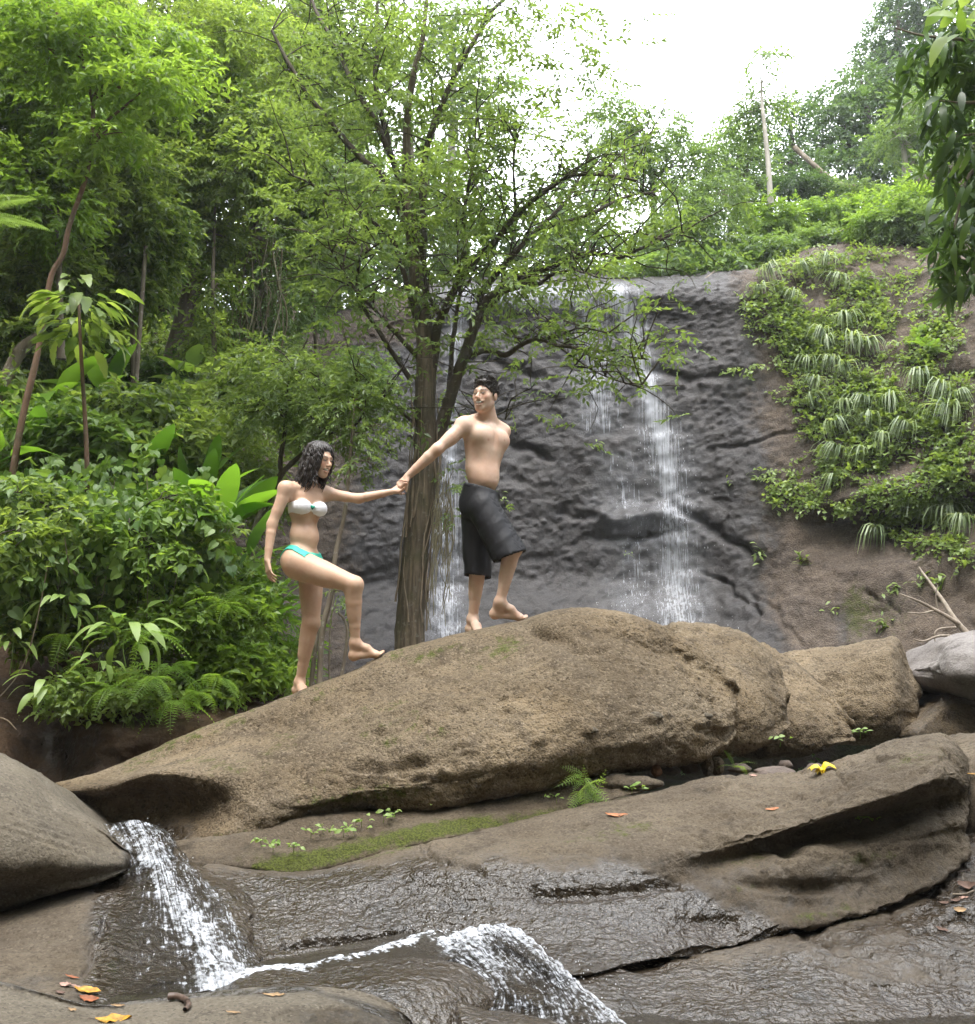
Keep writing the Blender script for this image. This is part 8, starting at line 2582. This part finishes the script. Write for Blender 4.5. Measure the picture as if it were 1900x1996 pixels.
    g = np.stack(np.meshgrid(*[lh[j] + H.h * np.arange(Dh.shape[j]) for j in range(3)], indexing='ij'), -1)
    w = (g.reshape(-1, 3) - hc) @ Ah.T / .96
    n3 = fbm(w * np.array([30, 30, 40.]), 3, seed=205).reshape(Dh.shape)
    x, y, z = np.abs(w[:, 0]), w[:, 1], w[:, 2]
    hl = np.interp(y, [-.12, -.02, .0, .03, .06, .085, .12], [-.12, -.10, -.02, .045, .066, .078, .085]) - .012 * np.clip((x - .02) / .05, 0, 1)
    Dh = np.maximum(Dh - .005 * n3, ((hl - z) * .8).reshape(Dh.shape) + .004 * n3)
    v, f = surface_nets(Dh, lh, H.h)
    hair = child('hair', t, v, f, M['hair_w'])
    rng = np.random.default_rng(207)
    mb = MB()
    for i in range(330):
        az = rng.uniform(.62, 2 * np.pi - .62)                # everywhere but the face
        side = math.sin(az)
        L = rng.uniform(.30, .43)
        hang = rng.uniform(1.35, 1.75)
        pp = skull_strand(W, az, L, 0, rng, hang, rng.uniform(.004, .018), rng.uniform(.02, .35), rng.uniform(.006, .013), rng.uniform(2.5, 4.5), 34, 0)
        # the wind and the bowed head let the hair fall backwards
        k = np.clip((W(0, 0, .0)[2] - pp[:, 2]) / .2, 0, 1.3)
        pp = pp + np.array([-.045, .0, 0]) * (k ** 1.5)[:, None]
        v, f = tube(pp, np.interp(np.linspace(0, 1, 34), [0, .1, .8, 1], [.0030, .0058, .0052, .001]), 5)
        mb.add(v, f)
    for (sx, sy, ln, k) in ((.070, .030, .20, 3), (.066, .042, .22, 4), (-.062, .045, .20, 5), (-.066, .035, .18, 6), (.074, .015, .24, 7), (.072, .022, .21, 8)):
        p0 = hc + (np.array([sx, sy, .02]) * .96) @ Ah
        pts = [p0 + np.array([.010 * math.cos(k + 22 * u) * u + .01 * u, .010 * math.sin(k + 22 * u) * u - .02 * u, -ln * u]) for u in np.linspace(0, 1, 14)]
        pp = smooth_path(pts, 30)
        v, f = tube(pp, np.interp(np.linspace(0, 1, 30), [0, .2, .8, 1], [.003, .005, .004, .001]), 5)
        mb.add(v, f)
    for i in range(70):                                        # hair combed back from the forehead
        x0 = rng.uniform(-.066, .066); r_ = rng.uniform(.004, .010)
        k = math.sqrt(max(.05, 1 - (x0 / .085) ** 2))
        pts = [W(x0 * (1 + .25 * math.sin(a)), -.016 + math.cos(a) * (.098 * k + r_), .036 + math.sin(a) * (.092 * k + r_) + .003 * math.sin(9 * a + i)) for a in np.linspace(.50 + rng.uniform(-.05, .12), 2.6, 12)]
        v, f = tube(smooth_path(pts, 22), np.interp(np.linspace(0, 1, 22), [0, .1, .9, 1], [.0015, .0045, .0045, .002]), 5)
        mb.add(v, f)
    mb.build('curls', M['hair_w'], hair)
    # thin braid across the top of the head
    pts = []
    for u in np.linspace(0, 1, 30):
        a = -1.3 + 2.6 * u
        pts.append(W(.080 * math.sin(a), -.02 + .045 * math.cos(a) * .6, .098 * math.cos(a * .72) + .018 + .003 * math.sin(u * 60)))
    v, f = tube(np.array(pts), .0065, 6)
    child('braid', hair, v, f, M['hair_w'])
    return t
build_woman()
# ------------------------------------------------------------------ small things lying on the rocks
ROCK_BVH = [bvh_of(o) for o in list(bpy.data.objects) if o.type == 'MESH' and o.name in ('boulder', 'rock_ledge', 'rock_ledge.001', 'rock_ledge.002', 'rock_ledge.003', 'rock_ledge.004')]
def on_rock(px, py):
    o = Vector((0, 0, CAMZ)); q = (Vector(P(px, py, 10.0)) - o).normalized()
    best = None
    for b in ROCK_BVH:
        h = b.ray_cast(o, q)
        if h[0] is not None and (best is None or h[3] < best[3]): best = h
    if best is None: return P(px, py, 5.0), np.array([0, 0, 1.0])
    n = np.array(best[1]); p = np.array(best[0])
    if n @ (np.array([0, 0, CAMZ]) - p) < 0: n = -n
    return p, norm(n)

def dry_leaf(name, label, px, py, size_px, mat, ang=0, wid=.38, curl=.35, seed=0):
    r = np.random.default_rng(1500 + seed)
    p, n = on_rock(px, py)
    L = size_px * p[1] / F
    n = norm(n * .6 + np.array([0, -.25, .6]))
    v, f = [], []
    ns = 8
    for i in range(ns + 1):
        u = i / ns - .5
        w = L * wid * .5 * math.cos(u * 3.0) ** .8 if abs(u) < .5 else .001
        b = curl * L * (u * u) + .02 * L * r.normal()
        v += [[L * u, w, b + .22 * w + .05 * L * r.normal() * wid], [L * u, w * .5, b + .03 * L * r.normal() * wid], [L * u, 0, b - .02 * L], [L * u, -w * .5, b + .02 * L * r.normal() * wid], [L * u, -w, b + .22 * w + .05 * L * r.normal() * wid]]
    v = np.array(v); k = len(v)
    v2 = v + np.array([0, 0, -.0012])
    V_ = np.concatenate([v, v2])
    q = grid_faces(ns + 1, 5)
    x = norm(np.array([math.cos(R(ang)), -.15, math.sin(R(ang))])); x = norm(x - (x @ n) * n); y = np.cross(n, x)
    t = thing(name, label, 'leaf', tuple(p + n * .006))
    W_ = V_ @ np.stack([x, y, n]) + p + n * .006
    child('blade', t, W_, np.concatenate([q, q[:, ::-1] + k]), M[mat])
    st = smooth_path([W_[2], W_[2] - x * .12 * L + n * .02 * L, W_[2] - x * .22 * L + n * .01 * L], 5)
    v, f = tube(st, [.0016, .0014, .0013, .0012, .001], 4)
    child('stalk', t, v, f, M['stick'])
    return t
for k, a in enumerate([
    ('dry_leaf', 'long orange dry leaf lying on the ledge right of the little fern', 1201, 1590, 42, 'leaf_orange', 24, .26, .2),
    ('dry_leaf', 'small orange-pink leaf lying alone in the middle of the ledge top', 1505, 1579, 26, 'leaf_orange', 38, .40, .25),
    ('dry_leaf', 'tiny pale yellow leaf at the back edge of the ledge', 1468, 1513, 15, 'leaf_pink', 5, .5, .2),
    ('dry_leaf', 'ochre yellow spotted leaf on the grey rock at the lower left', 170, 1934, 52, 'leaf_ochre', 8, .42, .3),
    ('dry_leaf', 'rusty red curled leaf just below the ochre spotted leaf', 174, 1950, 40, 'leaf_rust', -4, .42, .5),
    ('dry_leaf', 'pinkish dry leaf above and left of the ochre spotted leaf', 127, 1922, 22, 'leaf_pink', 30, .6, .5),
    ('dry_leaf', 'thin rusty leaf on the wet rock above the pinkish leaf', 141, 1907, 30, 'leaf_rust', -22, .22, .3),
    ('dry_leaf', 'small pink and brown leaf between the pinkish and ochre leaves', 147, 1926, 20, 'leaf_pink', -35, .4, .4),
    ('dry_leaf', 'dark brown leaf lying left of the ochre spotted leaf', 118, 1937, 20, 'leaf_brown', -12, .4, .3),
    ('dry_leaf', 'large yellow leaf cut by the bottom edge of the photo', 222, 1990, 72, 'leaf_ochre', 6, .36, .25),
    ('dry_leaf', 'pale tan leaf on the foreground rock near the foam', 534, 1942, 44, 'leaf_tan', 6, .22, .3),
    ('dry_leaf', 'tiny tan leaf on the foreground rock below the rusty leaf', 141, 1971, 17, 'leaf_tan', 5, .5, .4),
    ('dry_leaf', 'thin tan sliver of leaf left of the crooked stick', 230, 1961, 26, 'leaf_tan', 14, .18, .2),
    ('dry_leaf', 'thin tan leaf low on the foreground rock right of the crooked stick', 455, 1976, 28, 'leaf_tan', 6, .22, .2),
    ('dry_leaf', 'curled pale tan leaf among the litter at the right edge', 1869, 1775, 24, 'leaf_tan', 4, .5, .7),
    ('dry_leaf', 'big crumpled dark brown leaf in the litter at the right edge', 1884, 1728, 34, 'leaf_brown', -30, .6, .9),
    ('dry_leaf', 'dark reddish leaf on the wet slab below the litter', 1836, 1813, 24, 'leaf_brown', -50, .35, .3),
    ('dry_leaf', 'brown leaf standing on edge in the litter', 1862, 1757, 24, 'leaf_brown', 60, .4, .5),
    ('dry_leaf', 'small pinkish leaf between the brown leaves of the litter', 1878, 1752, 18, 'leaf_pink', 20, .5, .5),
    ('dry_leaf', 'small brown leaf at the left end of the litter', 1840, 1762, 18, 'leaf_brown', 10, .5, .5),
    ('dry_leaf', 'yellow leaf at the right edge on the tan boulder behind the knob', 1893, 1511, 16, 'leaf_ochre', 0, .5, .3)]):
    dry_leaf(*a, seed=k)

def bent_stick(label, pts, r, mat='stick', cat='stick', name='stick', lift=.012, seed=0):
    pp = []
    for x, y in pts:
        p, n = on_rock(x, y); pp.append(p + n * lift)
    t = thing(name, label, cat, tuple(pp[0]))
    q = smooth_path(pp, 8 * len(pp))
    v, f = tube(q, np.linspace(r, r * .7, len(q)), 8, .25, seed, 40)
    child('wood', t, v, f, M[mat])
    return t
s_ = bent_stick('crooked dark brown stick on the foreground rock', [(330, 1951), (345, 1951), (362, 1957), (366, 1961)], .013, lift=.016)
pp = [on_rock(x, y)[0] + np.array([0, 0, .012]) for x, y in ((364, 1958), (368, 1966), (360, 1975))]
v, f = tube(smooth_path(pp, 12), np.linspace(.011, .008, 12), 8, .25, 3, 40)
child('fork', s_, v, f, M['stick'])
bent_stick('thin twig lying in the litter at the right edge', [(1868, 1704), (1880, 1700), (1894, 1699)], .004, seed=2)
bent_stick('pale twig across the litter at the right edge', [(1858, 1748), (1880, 1745), (1899, 1738)], .006, 'dead_wood', seed=3)

# stones in the gap under the boulders
def stone(label, px, py, d, rx, ry, mat='pebble', seed=0, name='stone', parent=None, cat='stone', sink=.0):
    c = P(px, py, d); k = d / F
    u, w = np.meshgrid(np.linspace(0, 2 * np.pi, 25)[:-1], np.linspace(0, np.pi, 15), indexing='ij')
    n = np.stack([np.cos(u) * np.sin(w), np.sin(u) * np.sin(w), np.cos(w)], -1).reshape(-1, 3)
    s = 1 + .38 * fbm(n * 1.3 + seed * 3.3, 3, seed=7) + .05 * fbm(n * 5 + seed, 2, seed=9)
    v = n * s[:, None] * np.array([rx * k, .8 * max(rx, ry) * k, ry * k]) + c
    at = {'wet': np.full(len(v), .15), 'moss': np.zeros(len(v)), 'tint': np.full(len(v), .4)}
    if parent is not None:
        return child(name, parent, v, grid_faces(24, 15, True, False)[:, ::-1], M[mat], attrs=at)
    o = obj(name, mesh_np(name, v - c, grid_faces(24, 15, True, False)[:, ::-1], M[mat], attrs=at), loc=tuple(c))
    return tag(o, label, cat, 'stones in the dark gap between the boulders and the ledge')
for k, a in enumerate([
    ('grey-pink stone right of the brown husk in the gap', 1308, 1502, 6.9, 19, 9, 'grey_rock'),
    ('tan stone standing upright under the huge boulder\'s right end', 1378, 1490, 7.05, 12, 20, 'boulder'),
    ('tan stone leaning beside the upright stone in the gap', 1398, 1493, 7.1, 13, 17, 'boulder'),
    ('dark stone in the shade left of the upright stone', 1345, 1494, 7.1, 20, 13, 'pebble'),
    ('wide low grey stone behind the ledge in the middle of the gap', 1510, 1507, 6.75, 40, 12, 'pebble'),
    ('small greenish stone behind the wide low stone', 1530, 1491, 7.2, 14, 9, 'pebble'),
    ('small dark stone beside the little fern in the gap', 1440, 1498, 7.1, 22, 9, 'pebble'),
    ('low brown stone on the back of the ledge under the huge boulder', 1245, 1527, 6.35, 42, 14, 'ledge'),
    ('brown stone block on the ledge just right of the little fern', 1200, 1526, 6.4, 36, 18, 'ledge'),
    ('small round stone in the shade near the block-shaped boulder', 1590, 1496, 7.3, 18, 8, 'pebble')]):
    stone(*a, seed=k)
husk = stone('brown fibrous husk lying in the gap under the huge boulder', 1279, 1503, 6.6, 11, 11, 'husk', 31, 'husk', cat='husk')
big = bpy.data.objects['boulder']
for k, (x, y, rx, ry) in enumerate([(749, 1424, 11, 9), (677, 1453, 12, 9), (816, 1473, 16, 9), (863, 1507, 14, 9), (1149, 1423, 16, 10), (1277, 1396, 15, 11), (1374, 1397, 14, 11), (700, 1452, 6, 4), (690, 1552, 9, 6), (1070, 1475, 7, 5), (1095, 1478, 5, 4), (910, 1430, 6, 5), (1180, 1400, 6, 4), (1330, 1370, 8, 5)]):
    p, n = on_rock(x, y)
    q = p - n * .012
    stone('', x, y, q[1] + .035, rx * 1.0, ry * .75, 'left_rock', 50 + k, 'embedded_stone', parent=big)

# yellow peel
def peel():
    p, n = on_rock(1601, 1506)
    t = thing('fruit_peel', 'crumpled bright yellow fruit peel at the back of the ledge', 'peel', tuple(p))
    mb = MB()
    for k, (dx, dz, s, a) in enumerate([(-.03, .022, .036, .4), (.028, .030, .040, -.5), (.0, .012, .032, .1)]):
        u, w = np.meshgrid(np.linspace(-1, 1, 9), np.linspace(-1, 1, 9), indexing='ij')
        g = np.stack([u * s, w * s * .9, s * (.7 - .9 * u * u - .4 * w * w)], -1).reshape(-1, 3)
        g = g @ rotm((0, 1, 0), a).T + p + np.array([dx, .0, dz])
        g = g + .006 * np.stack([perlin(g * 30, 3), perlin(g * 30, 4), perlin(g * 30, 5)], 1)
        mb.add(g, grid_faces(9, 9)); mb.add(g - np.array([0, 0, .004]), grid_faces(9, 9)[:, ::-1])
    mb.build('rind', M['yellow'], t)
peel()

# seedlings along the crack and a fern on the ledge
G11 = 'pale seedlings rooted along the mossy crack'
for k, (px, py, n, s, lab) in enumerate([
    (606, 1634, 6, 1.2, 'yellowish seedling second from the left group on the mossy crack'), (630, 1622, 4, 1.0, 'tiny seedling just above the yellowish seedling'), (669, 1632, 9, 1.2, 'creeping seedling in the longest row of leaves on the crack'),
    (690, 1626, 7, 1.1, 'leafy seedling at the right end of the longest row'), (705, 1612, 6, 1.2, 'seedling with rounded leaves above the moss left end'), (747, 1603, 4, 1.3, 'left one of the two seedlings above the bright moss'),
    (770, 1595, 5, 1.1, 'right one of the two seedlings above the bright moss'), (828, 1582, 6, 2.0, 'largest seedling with a drooping stem in front of the dark crease'), (1231, 1547, 6, 1.4, 'seedling on the ledge behind the orange leaf'),
    (509, 1652, 5, 1.2, 'leftmost seedling on the mossy crack'), (532, 1661, 6, 1.2, 'seedling just right of the leftmost one'), (573, 1664, 7, 1.2, 'yellow seedling below the mossy crack, left of centre'),
    (1520, 1456, 5, .9, 'small green seedling at the foot of the wedge-shaped boulder'), (1676, 1441, 6, 1.0, 'leafy seedling at the foot of the block-shaped boulder'), (1085, 1566, 5, 1.0, 'thin upright seedling left of the little fern'), (1676, 1604, 6, 1.1, 'thin seedling in the crack of the ledge knob')]):
    r_ = np.random.default_rng(1700 + k)
    p, nn = on_rock(px, py)
    t = thing('seedling', lab, 'seedling', tuple(p), G11 if k < 8 or 9 <= k <= 11 else None)
    h = .03 * s
    st = stem(t, p, p + nn * .02 + np.array([0, -.02, h]), .002, 'leaf_creep', seed=k)
    for i in range(n):
        az = i * 2.4 + r_.uniform(-.3, .3)
        dv = np.array([math.cos(az), math.sin(az) * .6 - .5, r_.uniform(-.2, .6)])
        put('leaf', BLADES['seedling'][r_.integers(3)], t, p + nn * .025 + np.array([r_.normal() * .035 * s, -.02, h * (.4 + .6 * r_.random())]), dv, np.array([0, -.5, 1]) + r_.normal(size=3) * .3, s * r_.uniform(.55, .95))
pl = [leaf_mesh('frond', *frond(.26, .10, 11, .55 + .1 * i, 60 + i), 'leaf_pale', .05 + .2 * i) for i in range(4)]
p, nn = on_rock(1140, 1522)
p = P(1138, 1518, 6.25)
t = thing('fern', 'small bright fern hanging over the edge of the ledge under the huge boulder', 'fern', tuple(p))
for i in range(30):
    r_ = np.random.default_rng(1800 + i)
    az = i * 2.4
    dv = np.array([math.cos(az) * .7, -.6, r_.uniform(-.55, .75)]) + (np.array([.15, -.1, -.9]) if i % 3 == 0 else 0)
    put('frond', pl[i % 4], t, p + np.array([.012 * math.cos(az), -.03, r_.uniform(-.13, .03)]), dv, np.array([0, -.6, .8]) + r_.normal(size=3) * .3, r_.uniform(.35, .8))
fern('tiny fern in the dark gap between the boulders', 1432, 1496, 7.0, 5, .35, None, 70)

# hanging bare vines in front of the bank
for k, (lab, pts, r) in enumerate([
    ('long pale bare vine curving down across the dark hollow at the left edge', [(95, 1090, 7.5), (84, 1150, 7.45), (66, 1235, 7.4), (41, 1305, 7.4), (0, 1357, 7.4), (-30, 1372, 7.4)], .006),
    ('short pale root sticking out at the left edge above the grey boulder', [(-10, 1396, 7.3), (14, 1404, 7.3), (32, 1422, 7.3)], .006),
    ('thin bare vine hanging from the vine thicket over the dark hollow', [(126, 1048, 7.5), (133, 1092, 7.45), (147, 1120, 7.45)], .004),
    ('thin vine with a reddish stem beside the fingered plant', [(128, 1168, 7.8), (150, 1190, 7.75), (165, 1235, 7.75), (176, 1262, 7.75)], .006)]):
    pp = smooth_path([P(*q) for q in pts], 30)
    t = thing('bare_vine', lab, 'vine', tuple(pp[0]))
    v, f = tube(pp, np.linspace(r, r * .6, 30), 6, .2, k, 20)
    child('strand', t, v, f, M['root'] if k != 3 else M['bark_red'], attrs={'rnd': np.full(len(v), .5)})
# ------------------------------------------------------------------ haze volume added for the washed-out sky glare
def haze():
    t = NT('glare_haze')
    pv = t.n('ShaderNodeVolumePrincipled', {'Color': (0.93, 0.96, 1.0), 'Density': 0.0011, 'Anisotropy': 0.3})
    t.t.links.new(pv.outputs[0], t.out.inputs['Volume'])
    v = np.array([[x, y, z] for x in (-95, 95) for y in (-60, 145) for z in (-3.5, 75)], float)
    f = [[0, 1, 3, 2], [4, 6, 7, 5], [0, 4, 5, 1], [2, 3, 7, 6], [0, 2, 6, 4], [1, 5, 7, 3]]
    o = obj('haze', mesh_np('haze', v, np.array(f), t.m, smooth=False))
    tag(o, 'thin added haze standing in for the sky glare', 'haze', kind='stuff')
haze()
print('OBJECTS', len(bpy.data.objects), 'TRIS', sum(sum(len(p.vertices) - 2 for p in m.polygons) for m in bpy.data.meshes if len(m.polygons) < 2000) + sum((len(m.loops) - 2 * len(m.polygons)) for m in bpy.data.meshes if len(m.polygons) >= 2000))
